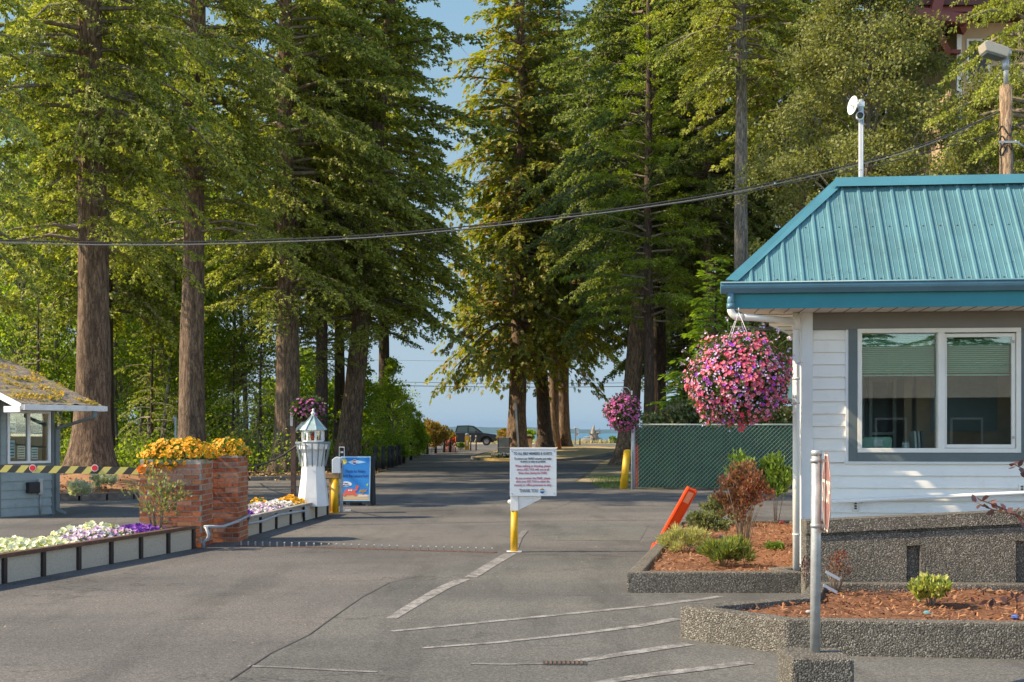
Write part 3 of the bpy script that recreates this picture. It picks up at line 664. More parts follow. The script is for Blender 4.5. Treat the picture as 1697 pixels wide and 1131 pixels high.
# soffit, fascia, gutter
b = MB(); b.add([(xl+0.03, -ov+0.02, 2.84), (MX, -ov+0.02, 2.84), (MX, DEP+ov, 2.84), (lx(DEP+ov), DEP+ov, 2.84), (xl+0.03, -ov+0.02, 2.86), (MX, -ov+0.02, 2.86), (MX, DEP+ov, 2.86), (lx(DEP+ov), DEP+ov, 2.86)], [(0, 3, 2, 1), (4, 5, 6, 7), (0, 1, 5, 4), (3, 0, 4, 7)])
soff = part(b, 'soffit', 'cream')
b = MB()
for k in range(12): b.box(lx(0.1+k*0.5)+0.1, 3.2+k*0.2, 0.1+k*0.5, 0.112+k*0.5, 2.834, 2.8395)
for k in range(60): b.box(xl+0.3+k*0.15, xl+0.305+k*0.15, -ov+0.02, -0.03, 2.834, 2.8395)
part(b, 'soffit_groove', 'taupe', soff)
b = MB(); b.box(xl+0.03, MX, -ov, -ov+0.018, 2.836, 2.99); b.prism([(xl+0.03, -ov+0.019), (xl+0.05, -ov+0.019), (lx(DEP+ov)+0.02, DEP+ov), (lx(DEP+ov), DEP+ov)], 2.836, 2.99); part(b, 'fascia', 'teal_fascia')
b = MB()
prof = [(0, -0.002), (0, 0.115), (0.01, 0.12), (0.075, 0.105), (0.09, 0.07), (0.085, 0.045), (0.05, 0.0)]
def gut(a, c): return (-ov-0.001-a, 2.985+c)
n0 = len(prof); vs = [(xl-0.08, *gut(a, c)) for a, c in prof]+[(MX, *gut(a, c)) for a, c in prof]
vs = [(v[0], v[1], v[2]) for v in vs]; b.add(vs, [tuple(range(n0))]+[(i, (i+1) % n0, n0+(i+1) % n0, n0+i) for i in range(n0)]); b.tube([(xl-0.08, -ov-0.088, 3.086), (MX, -ov-0.088, 3.086)], 0.009, 6)
gt = part(b, 'gutter', 'gutter_blue')
b = MB(); px_ = xl+0.02; b.tube([(px_, -ov-0.03, 2.99), (px_, -ov-0.03, 2.84)], 0.036, 14); b.tube([(px_, -ov-0.03, 2.885), (px_, -ov-0.03, 2.83)], 0.041, 14); part(b, 'outlet', 'gutter_blue', gt)
b = MB(); dy = -ov-0.03; P = [(px_, dy, 2.83)]+[(px_+0.08-0.08*math.cos(a), dy, 2.83-0.08*math.sin(a)) for a in [R(15*q) for q in range(1, 7)]]
b.tube(P+[(px_+0.12, dy, 2.75)], 0.036, 14); b.tube([(px_+0.12, dy, 2.75), (-0.09, -0.07, 2.75)], 0.034, 14); b.tube([(-0.2, -0.14, 2.75), (-0.05, -0.045, 2.75)], 0.040, 14)
b.tube([(-0.075, -0.06, 2.835), (-0.075, -0.06, 0.06)], 0.036, 16); b.tube([(-0.075, -0.06, 2.8), (-0.075, -0.06, 2.66)], 0.043, 16)
for zz in (2.15, 1.9, 0.55): b.tube([(-0.075, -0.06, zz), (-0.075, -0.06, zz+(0.02 if zz > 1 else 0.015))], 0.041, 16)
b.tube([(-0.075, -0.06, 0.09), (-0.075, -0.06, 0.05)], 0.05, 16)
part(b, 'downspout', 'cream')
# porch light under the side soffit, dark awning beyond
b = MB(); b.tube([(-0.27, 0.9, 2.84), (-0.27, 0.9, 2.76)], 0.03, 10); b.box(-0.4, -0.2, 0.86, 0.94, 2.74, 2.77); b.tube([(-0.35, 0.9, 2.76), (-0.66, 0.95, 2.78)], 0.017, 8); part(b, 'spot_lamp', 'dark')
b = MB(); b.prism([(0, 2.72), (0, 2.0), (-0.55, 2.0), (-0.5, 2.1)], 1.6, 2.6, lambda a, c, z: (a+sk(0, z)-0.005, z, c)); part(b, 'awning', 'gutter_blue')
# handrail, sockets
b = MB(); b.tube([(0.28, -0.09, 0.90), (4.2, -0.09, 1.10)], 0.022, 10)
for xx in (0.6, 2.6, 4.0): b.tube([(xx, -0.09, 0.9+0.05*(xx-0.28)), (xx, 0.02, 0.87+0.05*(xx-0.28))], 0.01, 6)
part(b, 'handrail', 'white')
for xx, zz in ((0.50, 0.80), (2.15, 0.98)):
    b = MB(); b.box(xx, xx+0.06, -0.012, 0.006, zz, zz+0.10); o = part(b, 'wall_socket', 'cream', bevel=0.003)
    b = MB(); [b.box(xx+0.018, xx+0.042, -0.015, -0.0125, zz+q, zz+q+0.018) for q in (0.018, 0.042, 0.068)]; part(b, 'socket_hole', 'dark', o)
# things on the counter inside
def bl(x, y, z): return off.matrix_basis @ Vector((x, y, z))
cr, sr = math.cos(BR), math.sin(BR)
def bworld(x, y, z=0): return (BX+x*cr-y*sr, BY+x*sr+y*cr, z)
t = thing('printer', bworld(0.78, 0.32, 1.40), 'pale green printer on the counter behind the left window pane', 'printer', rz=BR)
b = MB(); b.box(-0.17, 0.17, -0.1, 0.15, 0.0, 0.16); b.build('body', 'blind', t, world=False, bevel=0.03)
b = MB(); b.box(-0.03, 0.06, -0.115, -0.102, 0.06, 0.13); b.build('screen', 'white', t, world=False)
b = MB(); b.box(-0.15, 0.15, -0.16, -0.102, 0.01, 0.03); b.build('paper_tray', 'navy', t, world=False)
t = thing('glass_jar', bworld(1.1, 0.3, 1.40), 'small clear jar on the counter behind the window', 'jar'); b = MB(); b.lathe(0, 0, [(0.035, 0), (0.04, 0.01), (0.04, 0.08), (0.034, 0.1)], 12); b.build('body', 'white', t, world=False)
b = MB(); b.lathe(0, 0, [(0.036, 0.101), (0.036, 0.115)], 12); b.build('lid', 'galv', t, world=False)
t = thing('desk_lamp', bworld(0.64, 0.42, 1.40), 'small black desk lamp with a round head seen low in the left window pane', 'desk lamp')
b = MB(); b.lathe(0, 0, [(0.06, 0), (0.05, 0.015)], 12); b.tube([(0, 0, 0.01), (0.03, 0, 0.2), (-0.02, -0.02, 0.32)], 0.006, 6); b.build('stand', 'black', t, world=False)
b = MB(); b.ball((-0.02, -0.02, 0.33), 0.05, 10, 7); b.build('head', 'black', t, world=False)
for k in range(3):
    b = MB(); b.box(-0.01, 0.01, -0.1, 0.1, 0.0, 0.22); o = b.build('binder', ('white', 'galv', 'grey_trim')[k], world=False); o.location = bworld(1.2+0.035*k, 0.35, 1.40); o.rotation_euler = (0, R(-4), BR)
    tag(o, ('white upright binder, nearest the jar', 'silver grey upright binder, in the middle of the three', 'dark grey upright binder, nearest the window mullion')[k]+' on the counter', 'binder', 'binders on the counter')

# mast with dish and camera behind the ridge
mx, my = px(1427, 165, 14.7)[0], 14.7
t = thing('antenna_mast', (mx, my, 4.3), 'slim pale mast standing behind the teal roof ridge', 'mast')
b = MB(); b.tube([(mx, my, 4.25), (mx, my, 5.66)], 0.032, 8, smooth=False); b.tube([(mx+.012, my-.033, 4.3), (mx+.01, my-.033, 5.4)], 0.006, 6); b.tube([(mx, my, 4.8), (mx, my, 4.81)], 0.036, 8); b.build('pole', 'conduit', t)
t = thing('dish_antenna', (mx-0.1, my-0.03, 5.5), 'small white dish antenna clamped to the top of the roof mast', 'antenna')
b = MB(); prof = [(0.0, 0.0), (0.05, 0.004), (0.09, 0.014), (0.112, 0.024), (0.114, 0.024), (0.105, 0.012), (0.06, -0.008), (0.0, -0.012)]
vs = []; n = 20; c0 = Vector((mx-0.10, my-0.05, 5.575)); ax = Vector((-0.85, -0.22, 0.10)).normalized(); q_ = ax.to_track_quat('Z', 'Y')
for r_, h_ in prof: vs += [tuple(c0+q_@Vector((r_*math.cos(2*math.pi*k/n), r_*math.sin(2*math.pi*k/n), h_))) for k in range(n)]
b.add(vs, [(i*n+k, i*n+(k+1) % n, (i+1)*n+(k+1) % n, (i+1)*n+k) for i in range(len(prof)-1) for k in range(n)], True); b.build('dish', 'white', t)
b = MB(); b.tube([(mx, my, 5.6), tuple(c0)], 0.014, 8); b.box(mx-0.035, mx+0.035, my-0.035, my+0.035, 5.57, 5.63); b.tube([tuple(c0), tuple(c0+ax*0.06)], 0.02, 8); b.build('arm', 'white', t)
t = thing('security_camera', (mx-0.04, my-0.06, 5.43), 'round white camera with a dark lens below the dish on the mast', 'camera')
b = MB(); b.ball((mx-0.035, my-0.07, 5.445), 0.052, 14, 10); b.tube([(mx, my, 5.46), (mx-0.03, my-0.06, 5.455)], 0.02, 8); b.build('housing', 'white', t)
b = MB(); b.lathe(0, 0, [(0.036, 0), (0.04, 0.012), (0.03, 0.02)], 14); 
cq = Vector((-0.25, -1, -0.1)).to_track_quat('Z', 'Y'); b.v = [tuple(Vector((mx-0.045, my-0.118, 5.44))+cq@Vector(v)-cq@Vector((0, 0, 0.012))) for v in b.v]; b.build('lens', 'black', t)

# utility pole with area light
ux, uy = px(1667, 718, 24)[0], 24
t = thing('utility_pole', (ux, uy, 0), 'short brown wooden utility pole rising behind the teal roof', 'utility pole')
b = MB(); b.tube([(ux, uy, 0), (ux, uy, 4), (ux, uy, 8.5)], [0.15, 0.13, 0.12], 16); 
M['pole_wood'] = bark_mat('pole_wood', (0.20, 0.12, 0.07), (0.40, 0.26, 0.15), (0.52, 0.40, 0.27)); b.build('shaft', 'pole_wood', t)
b = MB(); b.tube([(ux, uy, 8.5), (ux, uy, 9.15)], 0.05, 10); b.tube([(ux-0.01, uy, 8.82), (ux-0.01, uy, 9.02)], 0.075, 10); b.build('top_pipe', 'galv', t)
b = MB(); [b.tube([(ux+0.13*math.cos(a+k), uy-0.13*abs(math.sin(a+k))-0.01, 7.6-0.2*k+0.10*math.sin(3*a)) for a in [q*0.35 for q in range(10)]], 0.012, 5) for k in range(3)]
b.tube([(ux+0.03, uy-0.14, 7.7), (ux+0.09, uy-0.13, 7.0), (ux+0.03, uy-0.15, 6.2), (ux+0.02, uy-0.15, 4.4)], 0.016, 6); b.build('coiled_cable', 'black', t)
b = MB(); b.box(ux-0.2, ux+0.2, uy-0.17, uy-0.14, 7.33, 7.37); b.tube([(ux+0.12, uy-0.15, 7.38), (ux+0.3, uy-0.15, 7.25)], 0.02, 6); b.build('bracket', 'galv', t)
t = thing('area_light', (ux-0.3, uy, 9.3), 'square beige floodlight head tilted on top of the wooden pole', 'floodlight')
b = MB(); b.prism([(-0.50, 0.19), (-0.46, 0.03), (-0.02, -0.10), (0.02, 0.06), (-0.02, 0.10), (-0.43, 0.24)], -0.17, 0.17, lambda a, c, z: (ux+a, uy+z, 9.13+c)); M['beige'] = paint('beige_metal', (0.42, 0.37, 0.29), 0.5, .05); b.build('housing', 'beige', t, bevel=0.02)
b = MB(); b.prism([(-0.45, 0.027), (-0.43, -0.01), (-0.12, -0.10), (-0.08, -0.085)], -0.14, 0.14, lambda a, c, z: (ux+a, uy+z, 9.13+c)); b.build('lens', 'grey_trim', t)
b = MB(); b.ball((ux+0.03, uy, 9.16), 0.085, 10, 7); b.build('knuckle', 'galv', t)

# cables
def cable(pts, r, label, sag_seg=14, cat='cable', group='cables over the road', name='power_cable', mat='cable'):
    P = []
    for i in range(len(pts)-1):
        a = Vector(pts[max(i-1, 0)]); p = Vector(pts[i]); q = Vector(pts[i+1]); e = Vector(pts[min(i+2, len(pts)-1)])
        for k in range(sag_seg):
            t = k/sag_seg; P.append(0.5*((2*p)+(q-a)*t+(2*a-5*p+4*q-e)*t*t+(3*p-a-3*q+e)*t**3))
    P.append(Vector(pts[-1])); b = MB(); b.tube(P, r*0.85, 6); o = b.build(name, mat); solo(o, pts[0]); return tag(o, label, cat, group)
M['cable'] = soft_mat('cable_rubber', (0.045, 0.042, 0.04)); M['cable_grey'] = soft_mat('cable_grey', (0.24, 0.23, 0.22))
main = [(1658, 185, 24), (1540, 236, 23.7), (1430, 268, 23.4), (1220, 315, 23), (1060, 341, 22.6), (900, 361, 22.2), (720, 381, 21.8), (560, 393, 21.4), (340, 401, 21), (160, 402, 20.6), (0, 398, 20.2), (-220, 388, 19.6)]
cable([px(*p) for p in main], 0.016, 'upper heavy black cable sweeping from the pole across the road', mat='cable')
cable([px(x, y+(4.0 if x < 1500 else (1658-x)/158*4), d+0.02) for x, y, d in main], 0.012, 'grey cable lashed just below the upper black cable', mat='cable_grey')
low = [(1660, 218, 24.05), (1560, 246, 23.8), (1430, 279, 23.5), (1220, 322, 23.1), (1060, 346, 22.7), (900, 366, 22.3), (720, 386, 21.9), (560, 398, 21.5), (340, 405, 21.1), (160, 406, 20.7), (0, 401, 20.3), (-220, 392, 19.7)]
cable([px(*p) for p in low], 0.012, 'lower thin black cable leaving the pole under the heavy one')
cable([px(1675, 212, 24.1), px(1720, 195, 24.4), px(1800, 170, 25)], 0.012, 'short dark cable running off right from the pole')
FC = 'distant cables along the shore road'
for yy, r_, lab in ((634, 0.03, 'thin upper cable of the pair far off against the sky'), (640, 0.045, 'thicker lower cable of the pair far off against the sky'), (598, 0.015, 'faint single cable high in the sky gap between the trees')):
    cable([px(380, yy-2, 121), px(620, yy-1, 121), px(860, yy+2, 121), px(1100, yy, 121), px(1320, yy-4, 121)], r_, lab, group=FC)
# ================================================================ planters and ramp on the right
def offset_in(poly, d):
    n = len(poly); ar = sum(poly[i][0]*poly[(i+1) % n][1]-poly[(i+1) % n][0]*poly[i][1] for i in range(n)); sgn = 1 if ar > 0 else -1; out = []
    for i in range(n):
        p0, p1, p2 = Vector(poly[i-1]), Vector(poly[i]), Vector(poly[(i+1) % n])
        d1 = (p1-p0).normalized(); d2 = (p2-p1).normalized(); n1 = Vector((-d1.y, d1.x))*sgn; n2 = Vector((-d2.y, d2.x))*sgn
        bis = (n1+n2).normalized(); out.append(tuple(p1+bis*d/max(0.4, bis.dot(n1))))
    return out
def planter(name, poly, h, wth, label, fillz, seed=0):
    t = thing(name, (poly[0][0], poly[0][1], 0), label, 'planter'); inn = offset_in(poly, wth); n = len(poly)
    b = MB(); vs = [(x, y, 0) for x, y in poly]+[(x, y, h) for x, y in poly]+[(x, y, h) for x, y in inn]+[(x, y, fillz-0.1) for x, y in inn]
    fs = [(k*n+i, k*n+(i+1) % n, (k+1)*n+(i+1) % n, (k+1)*n+i) for k in range(3) for i in range(n)]; b.add(vs, fs); b.build('kerb', 'aggregate', t, bevel=0.018)
    # mulch surface: grid clipped by polygon, uneven
    from mathutils.geometry import tessellate_polygon
    bm = bmesh.new(); fv = [bm.verts.new((x, y, 0)) for x, y in inn]; bm.faces.new(fv); bmesh.ops.triangulate(bm, faces=bm.faces[:])
    xs = [p[0] for p in inn]; ys = [p[1] for p in inn]; st = 0.12
    for ax, lo, hi in (((1, 0, 0), min(xs), max(xs)), ((0, 1, 0), min(ys), max(ys))):
        q = lo+st
        while q < hi: bmesh.ops.bisect_plane(bm, geom=bm.verts[:]+bm.edges[:]+bm.faces[:], plane_co=(q if ax[0] else 0, q if ax[1] else 0, 0), plane_no=ax); q += st
    cx = sum(xs)/len(xs); cy = sum(ys)/len(ys)
    for v in bm.verts: v.co.z = fillz+0.035*noise.noise((v.co.x*2.1, v.co.y*2.1, seed))+0.02*noise.noise((v.co.x*7, v.co.y*7, seed))
    if sum(f.normal.z for f in bm.faces) < 0: bmesh.ops.reverse_faces(bm, faces=bm.faces)
    me = bpy.data.meshes.new('mulch'); off_ = root_loc(t)
    for v in bm.verts: v.co -= off_
    bm.to_mesh(me); bm.free(); me.materials.append(M['mulch']); link('mulch', me, t)
    # chips
    k = int(6000*min(1.0, (max(xs)-min(xs))*(max(ys)-min(ys))/6)); P = []
    def inside(x, y):
        c = False
        for i in range(n):
            (x0, y0), (x1, y1) = inn[i], inn[i-1]
            if (y0 > y) != (y1 > y) and x < (x1-x0)*(y-y0)/(y1-y0)+x0: c = not c
        return c
    while len(P) < k:
        x, y = rnd.uniform(min(xs), max(xs)), rnd.uniform(min(ys), max(ys))
        if inside(x, y): P.append((x-off_.x, y-off_.y, fillz+0.02+0.035*noise.noise((x*2.1, y*2.1, seed))))
    P = np.array(P); nb = NB(); d = rnd_dirs(k); d[:, 2] *= 0.35
    nb.add([(-0.14, 0, 0), (0.14, 0, 0), (0.10, 1, 0.03), (-0.12, 0.95, 0.03)], [(0, 1, 2, 3)], P, frames(d, rng.uniform(-0.5, 0.5, k)), rng.uniform(0.022, 0.055, k))
    link('wood_chips', nb.mesh('wood_chips', ['chip']), t, kind='stuff'); return t
M['chip'] = leaf_mat('wood_chip', [(0.08, 0.025, 0.01), (0.23, 0.085, 0.03), (0.38, 0.18, 0.08), (0.18, 0.06, 0.025), (0.42, 0.25, 0.14)], trans=0.0, rough=0.8, patch=0.3)
planter('aggregate_planter', [(1.14, 12.0), (2.92, 12.0), (2.80, 12.35), (3.35, 12.6), (5.0, 18.2), (4.4, 19.2), (2.55, 19.0), (1.98, 16.0)], 0.215, 0.14, 'upper pebble aggregate planter with a red bush left of the building corner', 0.165, 3)
planter('aggregate_planter', [(1.30, 9.36), (1.97, 8.66), (3.8, 8.45), (7.5, 8.2), (7.8, 10.7), (2.70, 10.9), (2.38, 9.95)], 0.26, 0.15, 'lower planter with a pebble aggregate kerb in front of the ramp wall', 0.20, 9)
# ramp wall
t = thing('ramp_wall', (2.62, 11.05, 0), 'sloping pebble aggregate ramp wall in front of the white siding', 'wall')
rx0, rx1 = 2.68, 8.0
def ry(x): return 11.0-0.096*(x-rx0)
def rtop(x): return 0.80+0.055*(x-rx0)
b = MB(); 
def slab(x0, x1, zf0, zf1, dy0, dy1):
    b.add([(x0, ry(x0)+dy0, zf0(x0)), (x1, ry(x1)+dy0, zf0(x1)), (x1, ry(x1)+dy1, zf0(x1)), (x0, ry(x0)+dy1, zf0(x0)), (x0, ry(x0)+dy0, zf1(x0)), (x1, ry(x1)+dy0, zf1(x1)), (x1, ry(x1)+dy1, zf1(x1)), (x0, ry(x0)+dy1, zf1(x0))], [(0, 3, 2, 1), (4, 5, 6, 7), (0, 1, 5, 4), (1, 2, 6, 5), (2, 3, 7, 6), (3, 0, 4, 7)])
slab(rx0, rx1, lambda x: rtop(x)-0.115, rtop, -0.02, 0.2); slab(rx0+0.005, rx1, lambda x: rtop(x)-0.145, lambda x: rtop(x)-0.116, 0.025, 0.2)
cut = [(3.57, 3.69), (4.52, 4.64), (5.5, 5.62), (6.5, 6.62)]; prev = rx0+0.002
for c0_, c1_ in cut+[(rx1, rx1)]:
    slab(prev, c0_-0.001, lambda x: 0.0, lambda x: rtop(x)-0.146, 0.0, 0.2)
    if c0_ < rx1:
        slab(c0_, c1_, lambda x: 0.0, lambda x: 0.22, 0.001, 0.2); slab(c0_, c1_, lambda x: 0.221, lambda x: rtop(x)-0.27, 0.045, 0.2); slab(c0_, c1_, lambda x: rtop(x)-0.269, lambda x: rtop(x)-0.147, 0.001, 0.2)
    prev = c1_+0.001
b.build('wall_body', 'aggregate', t)
# sign post on its block
t = thing('stop_sign', (1.865, 7.42, 0.24), 'weathered red octagonal sign seen almost edge on, on a galvanised post', 'sign')
b = MB(); b.tube([(1.862, 7.42, 0.20), (1.868, 7.42, 0.9), (1.872, 7.42, 1.485)], 0.031, 16); b.build('post', 'galv', t)
b = MB(); b.lathe(1.872, 7.42, [(0.034, 1.462), (0.034, 1.49), (0.026, 1.495)], 14); b.build('post_cap', 'galv', t)
for zz in (1.02, 1.42): b = MB(); b.lathe(1.87, 7.42, [(0.036, zz), (0.036, zz+0.022)], 14); b.box(1.895, 1.925, 7.39, 7.41, zz+0.002, zz+0.02); b.build('clamp', 'galv', t)
# octagon: a thin plate whose plane almost contains the view ray
va = math.atan2(1.905, 7.42)          # view ray direction
pd = Vector((math.sin(va-R(5.5)), math.cos(va-R(5.5)), 0)); pn = Vector((-pd.y, pd.x, 0)); pc = Vector((1.928, 7.40, 1.235))
M['faded_red'] = paint('faded_red', (0.30, 0.13, 0.11), 0.6, 0.25, 5, dirt=(0.46, 0.38, 0.35))
b = MB(); oc = [(0.262*math.cos(R(22.5+45*k)), 0.262*math.sin(R(22.5+45*k))) for k in range(8)]
b.prism(oc, -0.0015, 0.0015, lambda a, c, z: tuple(pc+pd*a+Vector((0, 0, c))+pn*z)); plate = b.build('sign_plate', 'faded_red', t)
b = MB(); n = 8
for k in range(8):
    a0 = oc[k]; a1 = oc[(k+1) % 8]; f0, f1 = 0.93, 0.97
    for sg in (1,):
        vs = [tuple(pc+pd*(q[0]*f)+Vector((0, 0, q[1]*f))+pn*0.0022*sg) for q, f in ((a0, f0), (a1, f0), (a1, f1), (a0, f1))]; b.add(vs, [(0, 1, 2, 3)])
b.build('border', 'cream', plate)
o = text('lettering', 'STOP', 0.2, 'cream', plate, (0, 0, 0), depth=0.0003)
mt = Matrix((( -pd.x, 0, pn.x, 0), (-pd.y, 0, pn.y, 0), (0, 1, 0, 0), (0, 0, 0, 1)))
o.matrix_basis = Matrix.Translation(pc-root_loc(t)+pn*0.003) @ mt
b = MB(); b.box(1.665, 2.04, 7.18, 7.58, 0.0, 0.255); o = b.build('concrete_block', 'aggregate', bevel=0.02); solo(o, (1.85, 7.38, 0)); tag(o, 'square pebble aggregate block carrying the galvanised sign post', 'concrete block')

# orange panel leaning
t = thing('warning_panel', (2.0, 15.9, 0), 'bright orange plastic panel leaning behind the upper planter', 'traffic panel')
pa = Vector((1.90, 15.9, 0.02)); pb = Vector((2.33, 15.6, 0.88)); d = (pb-pa).normalized()
b = MB(); b.bar(pa, pb, 0.15, 0.06, up=(-0.15, 1, 0.1)); b.build('panel', 'orange', t, bevel=0.015)
sd = d.cross(Vector((-0.15, 1, 0.1))).normalized()
for k in (-1, 1):
    b = MB(); b.bar(pa-sd*0.0+Vector((-.0, 0, 0))+sd*k*0.055, pb+sd*k*0.055, 0.014, 0.085, up=(-0.15, 1, 0.1)); b.build('rim', 'orange', t)
b = MB(); u2 = sd.cross(d).normalized(); q0 = pa.lerp(pb, 0.80); q1 = pa.lerp(pb, 0.96); b.bar(q0-u2*0.152*0, q1, 0.08, 0.07, up=(-0.15, 1, 0.1)); M['orange_pale'] = paint('orange_pale', (0.85, 0.32, 0.2), 0.5, 0.1, 8); b.build('reflective_patch', 'orange_pale', t)
b = MB(); b.bar(pa-sd*0.02+Vector((0, 0, 0.0)), pa+d*0.12, 0.20, 0.12, up=(-0.15, 1, 0.1)); b.build('foot', 'orange', t, bevel=0.02)

# small stones and plant tags
def pebble(name, c, r, mat, label, cat='stone'):
    b = MB(); b.ball((0, 0, r*0.4), r, 10, 7, (1.3, 0.9, 0.7), 0.05); o = b.build(name, mat, world=False); o.location = c; tag(o, label, cat)
M['turq'] = soft_mat('turquoise', (0.02, 0.42, 0.48)); M['blue_st'] = soft_mat('blue_stone', (0.05, 0.16, 0.55)); M['maroon'] = soft_mat('maroon', (0.30, 0.04, 0.05)); M['pale_st'] = paint('pale_stone', (0.45, 0.42, 0.38), 0.8, 0.1)
def onp(x, y, z): X, Y = at(x, y, z); return (X, Y, z)
pebble('painted_stone', onp(1537, 1018, 0.21), 0.024, 'turq', 'small turquoise painted stone in the mulch under the variegated bush')
pebble('painted_stone', onp(1682, 1025, 0.21), 0.024, 'blue_st', 'small blue painted stone in the mulch at the right edge')
pebble('painted_stone', onp(1294, 868, 0.17), 0.05, 'maroon', 'small dark red stone in the mulch behind the red bush')
pebble('stone', onp(1196, 890, 0.19), 0.03, 'pale_st', 'small pale stone between the shrubs of the upper planter')
pebble('stone', onp(1340, 1016, 0.22), 0.02, 'pale_st', 'small pale stone beside the galvanised post in the lower planter')
pebble('stone', onp(1285, 1003, 0.22), 0.022, 'pale_st', 'small pale stone at the left tip of the lower planter')
M['label_w'] = soft_mat('label_white', (0.7, 0.72, 0.72))
for c, rz, lab in ((px(1378, 953, 10.2), 0.3, 'white plant tag tilted beside the sign post, upper one'), (px(1374, 975, 10.2), 0.5, 'white plant tag hanging below the other one beside the post')):
    b = MB(); b.box(-0.06, 0.085, -0.001, 0.001, -0.012, 0.012); o = b.build('plant_tag', 'label_w', world=False); o.location = c; o.rotation_euler = (0.1, R(28), rz*0.5); tag(o, lab, 'plant tag')

# ================================================================ chain link fence
FY = 34.5; fx0 = px(1050, 0, FY)[0]; fx1 = 11.2; FH = 1.84
t = thing('chain_link_fence', (fx0, FY, 0), 'chain link fence filled with dark green slats beside the road', 'fence')
M['slat_green'] = island_mat('slat_green', [(0.010, 0.065, 0.022), (0.017, 0.090, 0.032), (0.013, 0.078, 0.027)], rough=0.6, bmp=0, nscale=3); M['wire'] = paint('wire', (0.40, 0.46, 0.38), 0.4, 0.05)
b = MB(); x = fx0+0.15
while x < fx1: b.box(x, x+0.062, FY-0.006, FY+0.006, 0.05, FH-0.06+rnd.uniform(-0.03, 0.02)); x += 0.068
b.build('slats', 'slat_green', t)
b = MB(); x = fx0+0.03
for q in range(2): b.box(x+q*0.06, x+q*0.06+0.045, FY-0.005, FY+0.005, 0.05, 1.25); 
b.build('slats', 'orange', t, label='orange slats at the end of the fence')
b = MB(); sp = 0.125; k = int((fx1-fx0+FH)/sp)
for i in range(k):
    for sg, yy, hh in ((1, FY-0.016, 0.008), (-1, FY-0.009, 0.003)):
        xa = fx0-FH+i*sp if sg > 0 else fx0+i*sp; z0_, z1_ = 0.03, FH-0.02; xb = xa+sg*FH
        x0_, x1_ = xa, xb
        lo, hi = fx0+0.02, fx1
        t0, t1 = 0.0, 1.0
        dx = x1_-x0_
        ta, tb = sorted(((lo-x0_)/dx, (hi-x0_)/dx)); t0 = max(t0, ta); t1 = min(t1, tb)
        if t1 > t0: b.bar((x0_+dx*t0, yy, z0_+(z1_-z0_)*t0), (x0_+dx*t1, yy, z0_+(z1_-z0_)*t1), hh, 0.008, up=(0, 1, 0))
b.build('wire_mesh', 'wire', t)
b = MB(); b.tube([(fx0, FY, FH), (fx1, FY, FH)], 0.025, 8); b.build('top_rail', 'wire', t)
M['post_grey'] = paint('post_grey', (0.36, 0.38, 0.40), 0.5, 0.08, 3)
for xx in (fx0, fx0+3.1, fx0+6.2): b = MB(); b.tube([(xx, FY+0.03*(xx > fx0), 0), (xx, FY+0.03*(xx > fx0), FH+0.06)], 0.045 if xx == fx0 else 0.03, 10); b.ball((xx, FY+0.03*(xx > fx0), FH+0.07), 0.05, 8, 6); b.build('post', 'post_grey', t)
b = MB(); [b.tube([(fx0-0.055, FY-0.02, z_), (fx0+0.055, FY-0.02, z_)], 0.008, 5) for z_ in (0.25, 0.6, 1.0, 1.35, 1.65)]; b.tube([(fx0-0.06+0.02*math.sin(k), FY-0.06, 0.3+k*0.04) for k in range(20)], 0.008, 5); b.build('tension_band', 'wire', t)
# yellow bollard before the fence
bx, by = at(1034, 811); t = thing('yellow_bollard', (bx, by, 0), 'yellow steel bollard leaning slightly beside the end of the green fence', 'bollard')
b = MB(); b.tube([(bx-0.02, by, 0), (bx+0.10, by, 1.10)], 0.105, 20); b.ball((bx+0.10, by, 1.10), 0.10, 16, 8, (1, 1, 0.35)); b.build('pipe', 'yellow', t)
# hanging basket post
M['thin_pole'] = paint('thin_pole', (0.5, 0.5, 0.48), 0.5)
hx, hy, _ = px(1047, 700, 33.6); t = thing('basket_pole', (hx, hy, 0), 'thin grey pole with a hook beside the fence end holding the smaller flower basket', 'pole')
b = MB(); b.tube([(hx, hy, 0), (hx, hy, 2.78)], 0.02, 8); b.tube([(hx, hy, 2.70), (hx-0.12, hy, 2.86), (hx-0.26, hy, 2.88)], 0.010, 6); b.build('shaft', 'thin_pole', t)

# ================================================================ small plants and flowers
def petals(name, cols, cen, trans=0.25): M[name] = leaf_mat(name, cols, trans=trans, patch=0.25, pscale=6, rough=0.6); M[name+'_eye'] = soft_mat(name+'_eye', cen)
petals('pink', [(0.70, 0.09, 0.17), (0.76, 0.18, 0.24), (0.55, 0.02, 0.14), (0.74, 0.30, 0.38), (0.50, 0.01, 0.05)], (0.5, 0.08, 0.1))
petals('magenta', [(0.52, 0.04, 0.28), (0.66, 0.11, 0.38), (0.72, 0.24, 0.46), (0.42, 0.02, 0.22)], (0.5, 0.1, 0.2))
petals('violet', [(0.42, 0.04, 0.55), (0.52, 0.10, 0.62), (0.30, 0.03, 0.5)], (0.15, 0.02, 0.25)); petals('lilac', [(0.55, 0.40, 0.75), (0.68, 0.55, 0.82), (0.45, 0.33, 0.72)], (0.7, 0.6, 0.5))
petals('yellow_fl', [(0.74, 0.36, 0.004), (0.80, 0.42, 0.008), (0.68, 0.27, 0.004)], (0.36, 0.09, 0.004)); petals('white_fl', [(0.74, 0.74, 0.52), (0.82, 0.82, 0.70), (0.66, 0.68, 0.38)], (0.55, 0.60, 0.15))
petals('striped', [(0.74, 0.66, 0.76), (0.80, 0.76, 0.78), (0.50, 0.26, 0.52), (0.76, 0.70, 0.78)], (0.32, 0.03, 0.30)); petals('purple_fl', [(0.16, 0.02, 0.36), (0.24, 0.04, 0.48), (0.12, 0.01, 0.28)], (0.05, 0.0, 0.12))
